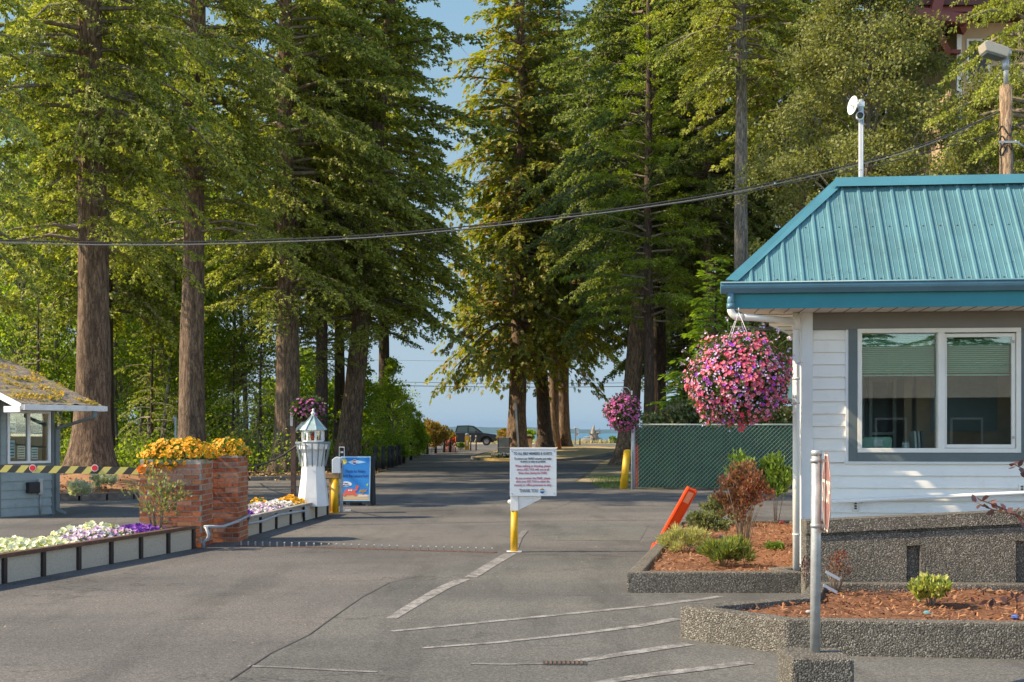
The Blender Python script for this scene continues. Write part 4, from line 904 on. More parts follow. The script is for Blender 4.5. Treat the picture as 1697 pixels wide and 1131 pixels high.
petals('white2', [(0.78, 0.76, 0.78), (0.70, 0.66, 0.74)], (0.6, 0.5, 0.3))
M['leaf_fresh'] = leaf_mat('leaf_fresh', [(0.07, 0.13, 0.02), (0.12, 0.20, 0.035), (0.18, 0.26, 0.06)], patch=0.5, pscale=4)
M['leaf_dark'] = leaf_mat('leaf_dark', [(0.03, 0.065, 0.018), (0.06, 0.11, 0.025), (0.10, 0.13, 0.03)], patch=0.4, pscale=4)
def mound(n, c, r, gap=0.0, front=None):
    """points and outward directions over an ellipsoid shell with some depth"""
    d = rnd_dirs(n); k = rng.uniform(0.80, 1.06, n)[:, None]; 
    lump = np.array([1+0.20*noise.noise(Vector((q*1.9).tolist())+Vector((c[0], c[1], 0))) for q in d])[:, None]
    return np.array(c)[None]+d*np.array(r)[None]*k*lump, d
def flower_thing(name, label, cat, c, r, kinds, nleaf, leaf='leaf_dark', leafsize=0.06, group=None, base=None, hemi=False, extra=None):
    base = base or (c[0], c[1], c[2]-r[2]); t = thing(name, base, label, cat, group); L0 = np.array(base)
    nb = NB(); P, D = mound(nleaf, c, r)
    inner = rng.uniform(0.45, 1.04, nleaf)[:, None]; P = np.array(c)[None]+(P-np.array(c)[None])*inner
    if hemi: m_ = P[:, 2] > c[2]-0.02; P = P[m_]; D = D[m_]
    nb.add(LEAF_V, LEAF_F, P-L0, frames(D+rnd_dirs(len(P))*0.9, rng.uniform(0, 6.28, len(P))), rng.uniform(0.7, 1.3, len(P))*leafsize)
    link('foliage', nb.mesh('foliage', [leaf]), t)
    for mat, n, size, kk, part_name in kinds:
        P, D = mound(n, c, r); nb = NB(); tv, tf, mi = flower_t(kk)
        if hemi: m_ = P[:, 2] > c[2]+r[2]*0.05; P = P[m_]; D = D[m_]
        # patches: keep blooms where a noise is high
        w_ = np.array([noise.noise(Vector((p*5.0/max(r)).tolist())+Vector((len(mat)*3.1, 0, 0))) for p in P]); keep = w_ > np.quantile(w_, 0.08 if mat == 'yellow_fl' else 0.33); P = P[keep]; D = D[keep]
        dd = unit(D+rnd_dirs(len(P))*0.45+np.array([[-0.15, -0.25, 0.2]]))
        # flower faces its local +y
        nb.add(tv, tf, P-L0, frames(dd, rng.uniform(0, 6.28, len(P))), rng.uniform(0.55, 1.25, len(P))*size, mi)
        link(part_name, nb.mesh(part_name, [mat, mat+'_eye']), t, kind='stuff')
    if extra: extra(t)
    return t
# big basket under the eave
bc = (px(1224, 628, 11.95)[0], 11.95, px(1224, 630, 11.95)[2])
def hang(t):
    b = MB(); top = Vector((bc[0], bc[1], 2.80))
    for k in range(4):
        a = math.pi/4+k*math.pi/2; b.tube([top, (bc[0]+0.16*math.cos(a), bc[1]+0.16*math.sin(a), bc[2]+0.34)], 0.003, 5)
    b.tube([top+Vector((0, 0, 0.04)), top], 0.006, 6); b.build('hanger', 'white', t)
    b = MB(); b.lathe(bc[0], bc[1], [(0.10, bc[2]-0.2), (0.2, bc[2]-0.1), (0.24, bc[2]+0.1)], 16); b.build('bowl', 'brown_wood', t)
flower_thing('hanging_basket', 'huge round hanging basket of pink and violet flowers under the building eave', 'flower basket', bc, (0.49, 0.48, 0.46),
   [('pink', 2900, 0.040, 5, 'pink_blooms'), ('violet', 520, 0.038, 5, 'violet_blooms'), ('lilac', 3000, 0.020, 5, 'lilac_blooms')], 6500, leafsize=0.045, extra=hang)
# sprigs sticking out of the basket
t = bpy.data.objects['hanging_basket']; b = MB(); nb = NB(); tips = []
for k in range(34):
    d = Vector(rnd_dirs(1, 0.4)[0].tolist()); p = Vector(bc)+Vector((d.x*0.5, d.y*0.48, d.z*0.45)); q = p+d*rnd.uniform(0.05, 0.16)+Vector((0.03, 0, 0.02)); b.tube([p, p.lerp(q, 0.5)+Vector((0, 0, .01)), q], 0.0025, 4); tips += [q+Vector((rnd.uniform(-.02, .02), rnd.uniform(-.02, .02), rnd.uniform(-.02, .02))) for _ in range(4)]
b.build('sprigs', 'leaf_fresh', t, kind='stuff'); P = np.array([tuple(v) for v in tips])-np.array(root_loc(t)); tv, tf, mi = flower_t(5); nb.add(tv, tf, P, frames(rnd_dirs(len(P), 0.3), rng.uniform(0, 6, len(P))), rng.uniform(0.018, 0.028, len(P)), mi); link('sprig_blooms', nb.mesh('sprig_blooms', ['lilac', 'lilac_eye']), t, kind='stuff')
sc_c = (px(1032, 683, 33.5)[0], 33.5, px(1032, 684, 33.5)[2])
def hang2(t):
    b = MB(); b.lathe(sc_c[0], sc_c[1], [(0.12, sc_c[2]-0.3), (0.24, sc_c[2]-0.1), (0.28, sc_c[2]+0.15)], 12); b.build('bowl', 'brown_wood', t)
    b = MB(); [b.tube([(hx-0.26, hy, 2.88), (sc_c[0]+0.2*math.cos(a), sc_c[1]+0.2*math.sin(a), sc_c[2]+0.3)], 0.006, 4) for a in (0, 2.1, 4.2)]; b.build('hanger', 'thin_pole', t)
flower_thing('hanging_basket', 'smaller round basket of magenta flowers on the thin pole at the fence end', 'flower basket', sc_c, (0.50, 0.48, 0.54),
   [('magenta', 1500, 0.065, 5, 'magenta_blooms')], 2500, leafsize=0.08, extra=hang2)
lc = (px(511, 680, 26)[0], 26.0, px(511, 678, 26)[2])
def hang3(t):
    b = MB(); b.lathe(lc[0], lc[1], [(0.06, lc[2]-0.27), (0.17, lc[2]-0.15), (0.2, lc[2])], 12); b.build('bowl', 'brown_wood', t)
flower_thing('hanging_basket', 'basket of magenta flowers on a wooden post behind the small lighthouse', 'flower basket', lc, (0.36, 0.34, 0.27),
   [('magenta', 420, 0.07, 5, 'magenta_blooms')], 2200, leafsize=0.08, extra=hang3)
bx, by = lc[0]-0.33, 26.05; t = thing('wooden_post', (bx, by, 0), 'brown wooden post behind the lighthouse holding up a flower basket', 'post')
b = MB(); b.box(bx-0.05, bx+0.05, by-0.05, by+0.05, 0, 2.0); b.build('shaft', 'brown_wood', t); b = MB(); b.bar((bx, by, 1.6), (lc[0], lc[1], 1.95), 0.05, 0.05); b.box(bx-0.06, bx+0.0, by-0.07, by-0.051, 1.75, 2.05); b.build('bracket', 'galv', t)

def shrub(name, label, cat, base, r, n, mats, leafsize, stems=6, tv=LEAF_V, tf=LEAF_F, up=0.6, group=None, z0=0.15, hollow=0.35, clump=0, elong=1.0, stem_mat='limb', droop=0):
    t = thing(name, base, label, cat, group); b = MB(); P = []; D = []
    ns = max(stems, 3); tips = []
    for k in range(ns):
        a = rnd.uniform(0, 6.28); rr = rnd.uniform(0.3, 0.9); h = r[2]*rnd.uniform(0.7, 1.7)
        tip = Vector((r[0]*rr*math.cos(a), r[1]*rr*math.sin(a), z0*r[2]+h)); mid = Vector((tip.x*0.35, tip.y*0.35, tip.z*0.5)); b.tube([(tip.x*0.22, tip.y*0.22, 0), mid+Vector((tip.x*0.15, tip.y*0.15, 0)), tip], [0.006*elong+0.001, 0.004*elong+0.001, 0.0015], 5); tips.append(tip)
    b.build('stems', stem_mat, t, world=False)
    cc = clump or 40
    centres = rnd_dirs(cc, 0.15)*np.array(r)[None]*rng.uniform(hollow, 1.0, cc)[:, None]+np.array([[0, 0, r[2]*(1+z0)]])
    idx = rng.integers(0, cc, n); rad = (r[0]+r[2])/2*0.30*(40/cc)**0.33
    dd = rnd_dirs(n); P = centres[idx]+dd*(rng.uniform(0, 1, n)**0.45)[:, None]*rad*np.array([[1, 1, 0.8]])
    P[:, 2] = np.maximum(P[:, 2], 0.02); out = unit(P-np.array([[0, 0, r[2]*0.3]]))
    D = unit(out*0.6+dd*0.7+np.array([[0, 0, up-droop]])); nb = NB(); nb.add(tv, tf, P, frames(D, rng.uniform(0, 6.28, n)), rng.uniform(0.7, 1.3, n)*leafsize)
    link('foliage', nb.mesh('foliage', [mats]), t); return t
M['juniper'] = leaf_mat('juniper', [(0.06, 0.10, 0.03), (0.14, 0.18, 0.05), (0.34, 0.36, 0.10)], patch=0.9, pscale=3)
M['gold_conifer'] = leaf_mat('gold_conifer', [(0.20, 0.24, 0.11), (0.36, 0.36, 0.17), (0.55, 0.50, 0.24)], patch=0.7, pscale=4)
M['grey_leaf'] = leaf_mat('grey_leaf', [(0.08, 0.10, 0.045), (0.15, 0.18, 0.09), (0.28, 0.30, 0.18)], patch=0.5, pscale=4)
M['barberry'] = leaf_mat('barberry', [(0.08, 0.035, 0.025), (0.14, 0.06, 0.04), (0.22, 0.12, 0.07), (0.22, 0.04, 0.035)], patch=0.6, pscale=3)
M['variegated'] = leaf_mat('variegated', [(0.10, 0.16, 0.04), (0.36, 0.38, 0.10), (0.62, 0.58, 0.24)], patch=0.5, pscale=8)
M['purple_leaf'] = leaf_mat('purple_leaf', [(0.07, 0.03, 0.035), (0.13, 0.06, 0.06), (0.20, 0.10, 0.09)], patch=0.3, trans=0.2)
NEEDLE_V = [(0, 0, 0), (-0.09, 0.3, 0), (0, 1, 0), (0.09, 0.3, 0.03)]; NEEDLE_F = [(0, 3, 2, 1)]
z_ = 0.16
def P2(x, y, z=0.17): X, Y = at(x, y, z); return (X, Y, z)
shrub('golden_shrub', 'low pale golden shrub at the left tip of the upper planter', 'shrub', P2(1132, 915), (0.30, 0.28, 0.13), 3800, 'gold_conifer', 0.055, tv=NEEDLE_V, tf=NEEDLE_F, clump=34)
shrub('juniper', 'low green and yellow juniper at the front of the upper planter', 'shrub', P2(1200, 938), (0.30, 0.24, 0.13), 6000, 'juniper', 0.06, tv=NEEDLE_V, tf=NEEDLE_F, clump=40)
shrub('grey_shrub', 'grey green small leaved shrub between the golden shrub and the red bush', 'shrub', P2(1170, 893), (0.27, 0.25, 0.17), 3600, 'grey_leaf', 0.035, clump=34)
shrub('grey_shrub', 'grey green shrub farther back, left of the red bush', 'shrub', P2(1193, 872), (0.30, 0.3, 0.20), 3000, 'grey_leaf', 0.045, clump=34)
shrub('green_shrub', 'bright green leafy shrub behind the red bush', 'shrub', P2(1285, 868), (0.30, 0.30, 0.36), 1500, 'leaf_fresh', 0.085, clump=26, z0=0.9, hollow=0.2)
shrub('green_shrub', 'fresh green shoots rising behind the top of the red bush', 'shrub', P2(1232, 868), (0.20, 0.2, 0.42), 700, 'leaf_fresh', 0.085, clump=16, z0=0.75, hollow=0.2)
shrub('red_bush', 'tall wine red bush on thin bare stems in the upper planter', 'shrub', P2(1232, 905), (0.36, 0.34, 0.40), 3600, 'barberry', 0.042, stems=22, clump=90, z0=0.62, hollow=0.1)
shrub('green_tuft', 'tiny green tuft in the mulch near the downspout', 'plant', P2(1285, 912), (0.16, 0.1, 0.03), 300, 'leaf_fresh', 0.04, clump=12)
shrub('variegated_bush', 'small yellow and green bush alone in the lower planter', 'shrub', P2(1543, 1004, 0.21), (0.155, 0.14, 0.085), 1100, 'variegated', 0.05, stems=7, clump=30, z0=0.5)
shrub('purple_sprig', 'sparse red leaved twigs against the ramp wall beside the sign post', 'shrub', P2(1385, 985, 0.21), (0.14, 0.10, 0.13), 420, 'barberry', 0.02, stems=12, clump=26, z0=0.8)
shrub('purple_sprig', 'dark thin twig with small leaves at the foot of the downspout', 'shrub', P2(1336, 985, 0.19), (0.05, 0.05, 0.13), 160, 'purple_leaf', 0.02, stems=4, clump=12, z0=0.5)
# smoke bush at the right edge: arching shoots with round leaves
t = thing('smoke_bush', (3.95, 9.35, 0.2), 'arching shoots with round dark purple leaves before the ramp wall, right edge', 'shrub')
b = MB(); PP = []; DD = []
for px0, py0, pts in ((1697, 0, [(1760, 1010), (1740, 900), (1690, 855), (1645, 845), (1615, 832)]), (0, 0, [(1765, 1010), (1750, 860), (1715, 800), (1690, 775), (1678, 768)]), (0, 0, [(1750, 1010), (1715, 890), (1680, 850), (1650, 838), (1622, 828)]), (0, 0, [(1750, 1015), (1700, 985), (1660, 1003), (1610, 998)]), (0, 0, [(1750, 1015), (1720, 960), (1690, 985), (1640, 1008)]), (0, 0, [(1755, 1012), (1730, 960), (1700, 940)])):
    pp = [Vector(px(x, y, 9.25+rnd.uniform(-0.15, 0.15))) for x, y in pts]; pp[0].z = 0.2; b.tube(pp, [0.006]*(len(pp)-1)+[0.002], 5)
    for i in range(1, len(pp)):
        for q in range(5):
            p = pp[i-1].lerp(pp[i], (q+rnd.random())/5)
            if i > 1 or q > 2: PP.append(tuple(p-root_loc(t))); DD.append(((rnd.uniform(-1, 1)), rnd.uniform(-0.6, 0.4), rnd.uniform(-0.5, 1)))
b.build('stems', 'barberry', t); nb = NB(); PP = np.array(PP); DD = np.array(DD); nb.add(LEAF2_V, LEAF2_F, PP, frames(DD, rng.uniform(0, 6, len(PP))), rng.uniform(0.045, 0.075, len(PP))); link('leaves', nb.mesh('leaves', ['purple_leaf']), t)
# laurel hedge behind the fence
M['laurel'] = leaf_mat('laurel', [(0.045, 0.08, 0.02), (0.09, 0.13, 0.03), (0.15, 0.17, 0.05), (0.20, 0.12, 0.06)], patch=0.5, pscale=1.5, trans=0.2)
n = 22000; hp = np.stack([rng.uniform(3.9, 11, n), rng.uniform(35.0, 36.6, n), rng.uniform(0, 1, n)**0.55*2.55], 1)
hp[:, 2] += 0.18*np.sin(hp[:, 0]*1.3)+0.1*np.sin(hp[:, 0]*4.1)-0.15
m_ = (hp[:, 2] > 1.5) | (hp[:, 1] < 35.3); hp = hp[m_]; n = len(hp)
t = thing('hedge', (7, 35.8, 0), 'clipped dark laurel hedge rising behind the green fence', 'hedge'); nb = NB(); nb.add(LEAF_V, LEAF_F, hp-np.array([7, 35.8, 0]), frames(rnd_dirs(n, 0.3), rng.uniform(0, 6, n)), rng.uniform(0.09, 0.15, n)); link('foliage', nb.mesh('foliage', ['laurel']), t)
b = MB(); [b.tube([(4.3+k*0.6, 35.8, 0), (4.3+k*0.6+0.1, 35.8, 1.9)], 0.03, 6) for k in range(11)]; b.build('stems', 'limb', t)
# ================================================================ ticket booth (local x along the window wall, y into it)
u = Vector((0.55, 0.83, 0)).normalized(); ang = math.atan2(u.y, u.x)
BO = Vector((-8.94, 23.5, 0))            # right front corner of the window wall
booth = thing('ticket_booth', tuple(BO), 'small grey blue clapboard booth with a mossy roof and a sliding window', 'booth', rz=ang)
def bp(b, name, mats, parent=None, **k): return b.build(name, mats, parent or booth, world=False, **k)
WL = 1.20; H = 2.32
b = MB(); b.box(-WL, 0, 0.02, 1.9, 0, 1.04); b.box(-WL, 0, 0.02, 0.08, 1.041, H); 
b.box(-WL, -WL+0.05, 0.081, 1.9, 1.041, H+0.5); b.box(-0.05, 0, 0.081, 1.9, 1.041, H+0.5); b.box(-WL+.051, -0.051, 1.85, 1.9, 1.041, H+0.5)
# window hole is covered by the window unit; the wall above the sill is only a thin sheet left open there
b = MB(); xs0, xs1, zs0, zs1 = -0.99, -0.06, 1.02, 2.02
b.box(-WL, 0, 0.02, 0.10, 0, zs0); b.box(-WL, xs0, 0.02, 0.10, zs0, H); b.box(xs1, 0, 0.02, 0.10, zs0, H); b.box(xs0, xs1, 0.02, 0.10, zs1, H)
b.box(-WL, -WL+0.08, 0.101, 1.9, 0, H); b.box(-0.08, 0, 0.101, 1.9, 0, H); b.box(-WL+0.081, -0.081, 1.82, 1.9, 0, H)
b.prism([(0.02, H+0.001), (1.9, H+0.001), (1.9, H+0.55), (0.5, H+0.2)], -WL, -WL+0.08, lambda a, c, z: (z, a, c)); b.prism([(0.02, H+0.001), (1.9, H+0.001), (1.9, H+0.55), (0.5, H+0.2)], -0.08, 0, lambda a, c, z: (z, a, c))
bp(b, 'wall', 'booth_siding')
b = MB(); z = 0.03; pt = 0.165
def lapb(x0, x1, z0, z1, f):
    vs = [f(x0, 0.006, z0), f(x1, 0.006, z0), f(x1, 0.022, z1), f(x0, 0.022, z1), f(x0, 0.03, z0), f(x1, 0.03, z0)]; b.add(vs, [(0, 1, 2, 3), (0, 4, 5, 1)])
front = lambda x, d, z: (x, (d-0.006)*1.5-0.018, z); side = lambda x, d, z: (-WL+d-0.034, x, z)
while z < H:
    z1 = min(z+pt, H)-0.001
    if z1 < zs0-0.07: lapb(-WL+0.07, -0.03, z, z1, front)
    else: lapb(-WL+0.07, xs0-0.02, z, z1, front)
    lapb(0.06, 1.9, z, z1, side); z += pt
while z < H+0.4: lapb(0.3+2.8*(z-H), 1.9, z, z+pt-0.001, side); z += pt
bp(b, 'siding_boards', 'booth_siding')
b = MB(); b.box(-WL-0.022, -WL+0.07, -0.022, 0.02, 0, H-0.02); b.box(-WL-0.022, -WL, 0.021, 0.10, 0, H); b.box(-0.03, 0.022, -0.022, 0.02, 0, H-0.02); b.box(xs0-0.03, xs1+0.03, -0.012, 0.02, zs0-0.07, zs0-0.001); b.box(xs0-0.03, xs1+0.03, -0.012, 0.02, zs1+0.001, zs1+0.10); bp(b, 'corner_trim', 'booth_trim')
b = MB(); f = 0.045
b.box(xs0, xs1, -0.03, 0.06, zs1-f, zs1); b.box(xs0, xs1, -0.03, 0.06, zs0, zs0+f); b.box(xs0, xs0+f, -0.029, 0.059, zs0+f, zs1-f); b.box(xs1-f*1.3, xs1, -0.029, 0.059, zs0+f, zs1-f); xm = (xs0+xs1)/2; b.box(xm-0.03, xm+0.02, -0.02, 0.05, zs0+f, zs1-f)
bwin = bp(b, 'window', 'white', bevel=0.003)
b = MB(); b.box(xs0+f, xm-0.031, 0.02, 0.025, zs0+f, zs1-f); bp(b, 'pane', 'glass', bwin); b = MB(); b.box(xm+0.021, xs1-f*1.3, 0.0, 0.005, zs0+f, zs1-f); bp(b, 'pane', 'glass', bwin)
# notices stuck inside the glass
def note(x0, x1, z0, z1, mat, lines=3, yy=0.030):
    b = MB(); b.box(x0, x1, yy, yy+0.002, z0, z1); o = bp(b, 'notice', mat, bwin)
    b = MB(); h = (z1-z0)/(lines*2+1)
    for q in range(lines): b.box(x0+0.012, x1-0.012, yy-0.0012, yy-0.0002, z0+h*(2*q+1), z0+h*(2*q+1.8))
    bp(b, 'print', 'ink', bwin)
note(xs0+0.06, xs0+0.20, 1.62, 1.92, 'sign_white', 3); note(xs0+0.05, xs0+0.18, 1.13, 1.46, 'pale_blue', 5); note(xs0+0.24, xs0+0.40, 1.11, 1.36, 'white', 5); note(xm+0.06, xm+0.2, 1.10, 1.32, 'pale_blue', 4, 0.010); note(xm+0.14, xm+0.34, 1.80, 1.92, 'white', 2, 0.010)
text('lettering', 'OPEN', 0.05, 'ink', booth, (xm+0.24, 0.0085, 1.86), align='CENTER')
b = MB(); b.ball((xs0+0.1, 0.3, 1.6), 0.07, 10, 7); b.box(xs0+0.3, xs0+0.45, 0.4, 0.5, 1.05, 1.4); bp(b, 'counter_items', 'tan_wood'); b = MB(); b.box(xs0, xs1, 0.15, 0.5, 0.98, 1.02); b.box(-WL+.09, -0.09, 1.5, 1.53, 0, H); bp(b, 'counter', 'grey_trim')
b = MB(); b.ball((xs0+0.3, 0.5, 1.95), 0.045, 8, 6); bp(b, 'red_lamp', 'red')
# wall box with conduit
b = MB(); b.box(-0.60, -0.36, -0.12, -0.003, 0.45, 0.66); bp(b, 'meter_box', 'black', bevel=0.015); b = MB(); b.box(-0.355, -0.26, -0.06, -0.003, 0.42, 0.72); b.tube([(-0.30, -0.03, 0.02), (-0.30, -0.03, 0.45)], 0.015, 8); bp(b, 'conduit', 'galv')
# roof: low gable, eave parallel to the window wall
RX0, RX1 = -WL-0.15-0.02, 0.39; OUT = 0.98; sl = 0.335; RZ = 2.11; RUN = 2.95
def rz_(y): return RZ+sl*(y+OUT)
b = MB(); nx, ny = 40, 60; vs = []
for j in range(ny+1):
    y = -OUT+RUN*j/ny
    for i in range(nx+1):
        x = RX0+(RX1-RX0)*i/nx; course = (j % 5)/5*0.018
        h = 0.02*noise.noise((x*7, y*7, 0))+0.03*max(0, noise.noise((x*3, y*3, 5)))+0.012*noise.noise((x*25, y*25, 1))
        vs.append((x+(0.015*noise.noise((y*9, i, 3)) if i in (0, nx) else 0), y, rz_(y)+0.02-course+h))
b.add(vs, [(j*(nx+1)+i, j*(nx+1)+i+1, (j+1)*(nx+1)+i+1, (j+1)*(nx+1)+i) for j in range(ny) for i in range(nx)], True)
m, nt, bs = new_mat('mossy_shingle'); v = coords(nt, (1, 1, 1)); n1 = noise_n(nt, v, 30, 6, 0.75); c1 = ramp(nt, n1.outputs[0], [(0.3, (0.07, 0.055, 0.045)), (0.5, (0.22, 0.18, 0.145)), (0.7, (0.42, 0.36, 0.29))])
n2 = noise_n(nt, v, 4.5, 7, 0.72); ff = ramp(nt, n2.outputs[0], [(0.50, (0, 0, 0)), (0.62, (1, 1, 1))]); n3 = noise_n(nt, v, 11, 4, 0.7); c2 = ramp(nt, n3.outputs[0], [(0.32, (0.10, 0.11, 0.02)), (0.5, (0.36, 0.27, 0.05)), (0.68, (0.62, 0.40, 0.07))])
nt.links.new(mix(nt, ff, c1, c2), bs.inputs['Base Color']); bs.inputs['Roughness'].default_value = 1; bump(nt, bs, n1.outputs[0], 0.9, 0.03); M['moss_roof'] = m
broof = bp(b, 'roof', 'moss_roof')
b = MB(); b.add([(RX0+.02, -OUT+0.02, RZ-0.005), (RX1-.02, -OUT+0.02, RZ-0.005), (RX1-.02, -OUT+RUN, RZ+sl*RUN-0.005), (RX0+.02, -OUT+RUN, RZ+sl*RUN-0.005), (RX0+.02, -OUT+RUN+2, RZ+sl*(RUN-2)), (RX1-.02, -OUT+RUN+2, RZ+sl*(RUN-2))], [(0, 1, 2, 3), (3, 2, 5, 4)]); b.add([(RX0+.02, -OUT+0.02, RZ-0.075), (RX1-.02, -OUT+0.02, RZ-0.075), (RX1-.02, -OUT+RUN, RZ+sl*RUN-0.075), (RX0+.02, -OUT+RUN, RZ+sl*RUN-0.075)], [(3, 2, 1, 0)]); bp(b, 'roof_deck', 'grey_wood', broof)
# moss tufts
n = 3400; tx = rng.uniform(RX0, RX1, n); ty = -OUT+RUN*rng.uniform(0, 1, n)**1.2
ok = np.array([noise.noise((x*2.6, y*2.6, 2.0)) > 0.10 for x, y in zip(tx, ty)]); tx, ty = tx[ok], ty[ok]; P = np.stack([tx, ty, RZ+sl*(ty+OUT)+0.035], 1); n = len(P)
M['moss'] = leaf_mat('moss', [(0.12, 0.13, 0.02), (0.36, 0.28, 0.05), (0.60, 0.38, 0.06), (0.30, 0.2, 0.08)], patch=0.9, pscale=1.5)
nb = NB(); nb.add(LEAF_V, LEAF_F, P, frames(rnd_dirs(n, 0.8), rng.uniform(0, 6, n)), rng.uniform(0.03, 0.065, n)); link('moss_tufts', nb.mesh('moss_tufts', ['moss']), broof, kind='stuff')
b = MB(); b.box(RX0-0.0, RX1+0.04, -OUT-0.03, -OUT+0.0, RZ-0.10, RZ+0.012); b.box(RX0, RX1+0.04, -OUT-0.10, -OUT-0.031, RZ-0.09, RZ-0.075); b.box(RX0, RX1+0.04, -OUT-0.11, -OUT-0.101, RZ-0.09, RZ+0.005); bp(b, 'gutter', 'white_old')
b = MB(); 
for xx, tp in ((RX0-0.02, 0.02), (RX1, -0.02)): b.add([(xx, -OUT-0.03, RZ-0.10), (xx, -OUT+RUN, RZ+sl*RUN-0.10), (xx, -OUT+RUN, RZ+sl*RUN+tp), (xx, -OUT-0.03, RZ+tp), (xx+0.02, -OUT-0.03, RZ-0.10), (xx+0.02, -OUT+RUN, RZ+sl*RUN-0.10), (xx+0.02, -OUT+RUN, RZ+sl*RUN+tp), (xx+0.02, -OUT-0.03, RZ+tp)], [(0, 1, 2, 3), (7, 6, 5, 4), (0, 4, 5, 1), (3, 2, 6, 7), (0, 3, 7, 4)])
b.box(RX0-0.045, RX0-0.021, -OUT-0.03, -OUT+0.45, RZ-0.13, RZ-0.02); bp(b, 'barge_board', 'white_old')
b = MB(); b.box(0.13, 0.21, -OUT-0.09, -OUT-0.03, RZ-0.20, RZ-0.092); b.bar((0.17, -OUT-0.05, RZ-0.2), (0.07, -0.03, RZ-0.42), 0.06, 0.05); b.box(0.03, 0.11, -0.065, -0.005, 0.10, RZ-0.40); b.bar((0.07, -0.03, 0.12), (0.2, -0.14, 0.03), 0.07, 0.05); bp(b, 'downspout', 'booth_trim')

# ================================================================ brick pillars (every brick modelled inside one skin)
def pillar(x0, x1, y0, y1, h, label, seed):
    r_ = random.Random(seed); t = thing('brick_pillar', ((x0+x1)/2, (y0+y1)/2, 0), label, 'pillar')
    b = MB(); b.box(x0+0.008, x1-0.008, y0+0.008, y1-0.008, 0, h-0.01); b.build('mortar_core', 'mortar', t)
    b = MB(); ch = 0.0735; k = int(h/ch); bh = 0.058
    for i in range(k):
        z0 = 0.004+i*ch; z1 = z0+bh; last = i >= k-1
        o_ = 0.0 if i % 2 else 0.105
        def run(a0, a1, fn):
            a = a0-o_+0.003
            while a < a1-0.01:
                s_ = max(a, a0); e = min(a+0.2, a1)
                if e-s_ > 0.03:
                    j = r_.uniform(-0.004, 0.004); fn(s_, e, j)
                a += 0.21
        run(x0, x1, lambda s_, e, j: b.box(s_, e, y0+j, y0+0.09, z0, z1)); run(x0, x1, lambda s_, e, j: b.box(s_, e, y1-0.09, y1+j, z0, z1))
        run(y0+0.095, y1-0.095, lambda s_, e, j: b.box(x0+j, x0+0.09, s_, e, z0, z1)); run(y0+0.095, y1-0.095, lambda s_, e, j: b.box(x1-0.09, x1-j, s_, e, z0, z1))
    b.build('bricks', 'brick', t, bevel=0.0); b = MB(); b.box(x0+0.1, x1-0.1, y0+0.1, y1-0.1, h-0.02, h); b.build('soil', 'dark_wood', t); return t
pillar(-5.19, -4.33, 16.8, 17.5, 1.24, 'wider brick pillar with the yellow flowers, nearest the camera', 3)
pillar(-4.50, -4.0, 17.62, 18.3, 1.28, 'narrower brick pillar standing just behind the wider one', 5)
flower_thing('marigold_mound', 'long mound of golden flowers on top of the wider brick pillar', 'flowers', (-4.72, 17.14, 1.25), (0.54, 0.38, 0.26), [('yellow_fl', 1700, 0.058, 5, 'blooms')], 2600, leafsize=0.05, hemi=True, base=(-4.72, 17.14, 1.24), leaf='leaf_fresh')
flower_thing('marigold_mound', 'rounded mound of golden flowers on the narrower brick pillar behind', 'flowers', (-4.24, 17.95, 1.27), (0.33, 0.36, 0.24), [('yellow_fl', 800, 0.058, 5, 'blooms')], 1200, leafsize=0.05, hemi=True, base=(-4.24, 17.95, 1.27), leaf='leaf_fresh')
# trailing bits over the front
flower_thing('marigold_mound', 'small trailing tuft of golden flowers hanging over the front rim of the wider pillar', 'flowers', (-4.85, 16.80, 1.20), (0.28, 0.09, 0.09), [('yellow_fl', 60, 0.065, 5, 'blooms')], 200, leafsize=0.045, leaf='leaf_fresh')
# barrier arm
t = thing('barrier_arm', (-5.2, 16.95, 1.06), 'yellow and black striped barrier arm running left from the brick pillar past the booth', 'barrier')
m, nt, bs = new_mat('arm_stripes'); v = coords(nt); sep = N(nt, 'ShaderNodeSeparateXYZ'); nt.links.new(v, sep.inputs[0])
ad = N(nt, 'ShaderNodeMath', operation='MULTIPLY_ADD'); nt.links.new(sep.outputs['Z'], ad.inputs[0]); ad.inputs[1].default_value = -0.9; nt.links.new(sep.outputs['X'], ad.inputs[2])
ml = N(nt, 'ShaderNodeMath', operation='MULTIPLY'); ml.inputs[1].default_value = 1/0.235; nt.links.new(ad.outputs[0], ml.inputs[0]); fr = N(nt, 'ShaderNodeMath', operation='FRACT'); nt.links.new(ml.outputs[0], fr.inputs[0]); lt = N(nt, 'ShaderNodeMath', operation='LESS_THAN'); lt.inputs[1].default_value = 0.52; nt.links.new(fr.outputs[0], lt.inputs[0])
nt.links.new(mix(nt, lt.outputs[0], (0.65, 0.52, 0.13), (0.03, 0.028, 0.02)), bs.inputs['Base Color']); bs.inputs['Roughness'].default_value = 0.5; M['arm'] = m
ze = CAM_H-(781-HY)*16.95/F_PX; zl = CAM_H-(772-HY)*16.95/F_PX
b = MB(); b.add([(-9.3, 16.93, zl-0.055), (-5.22, 16.93, ze-0.05), (-5.22, 16.97, ze-0.05), (-9.3, 16.97, zl-0.055), (-9.3, 16.93, zl+0.045), (-5.22, 16.93, ze+0.05), (-5.22, 16.97, ze+0.05), (-9.3, 16.97, zl+0.045)], [(0, 3, 2, 1), (4, 5, 6, 7), (0, 1, 5, 4), (1, 2, 6, 5), (2, 3, 7, 6), (3, 0, 4, 7)]); b.build('arm', 'arm', t)
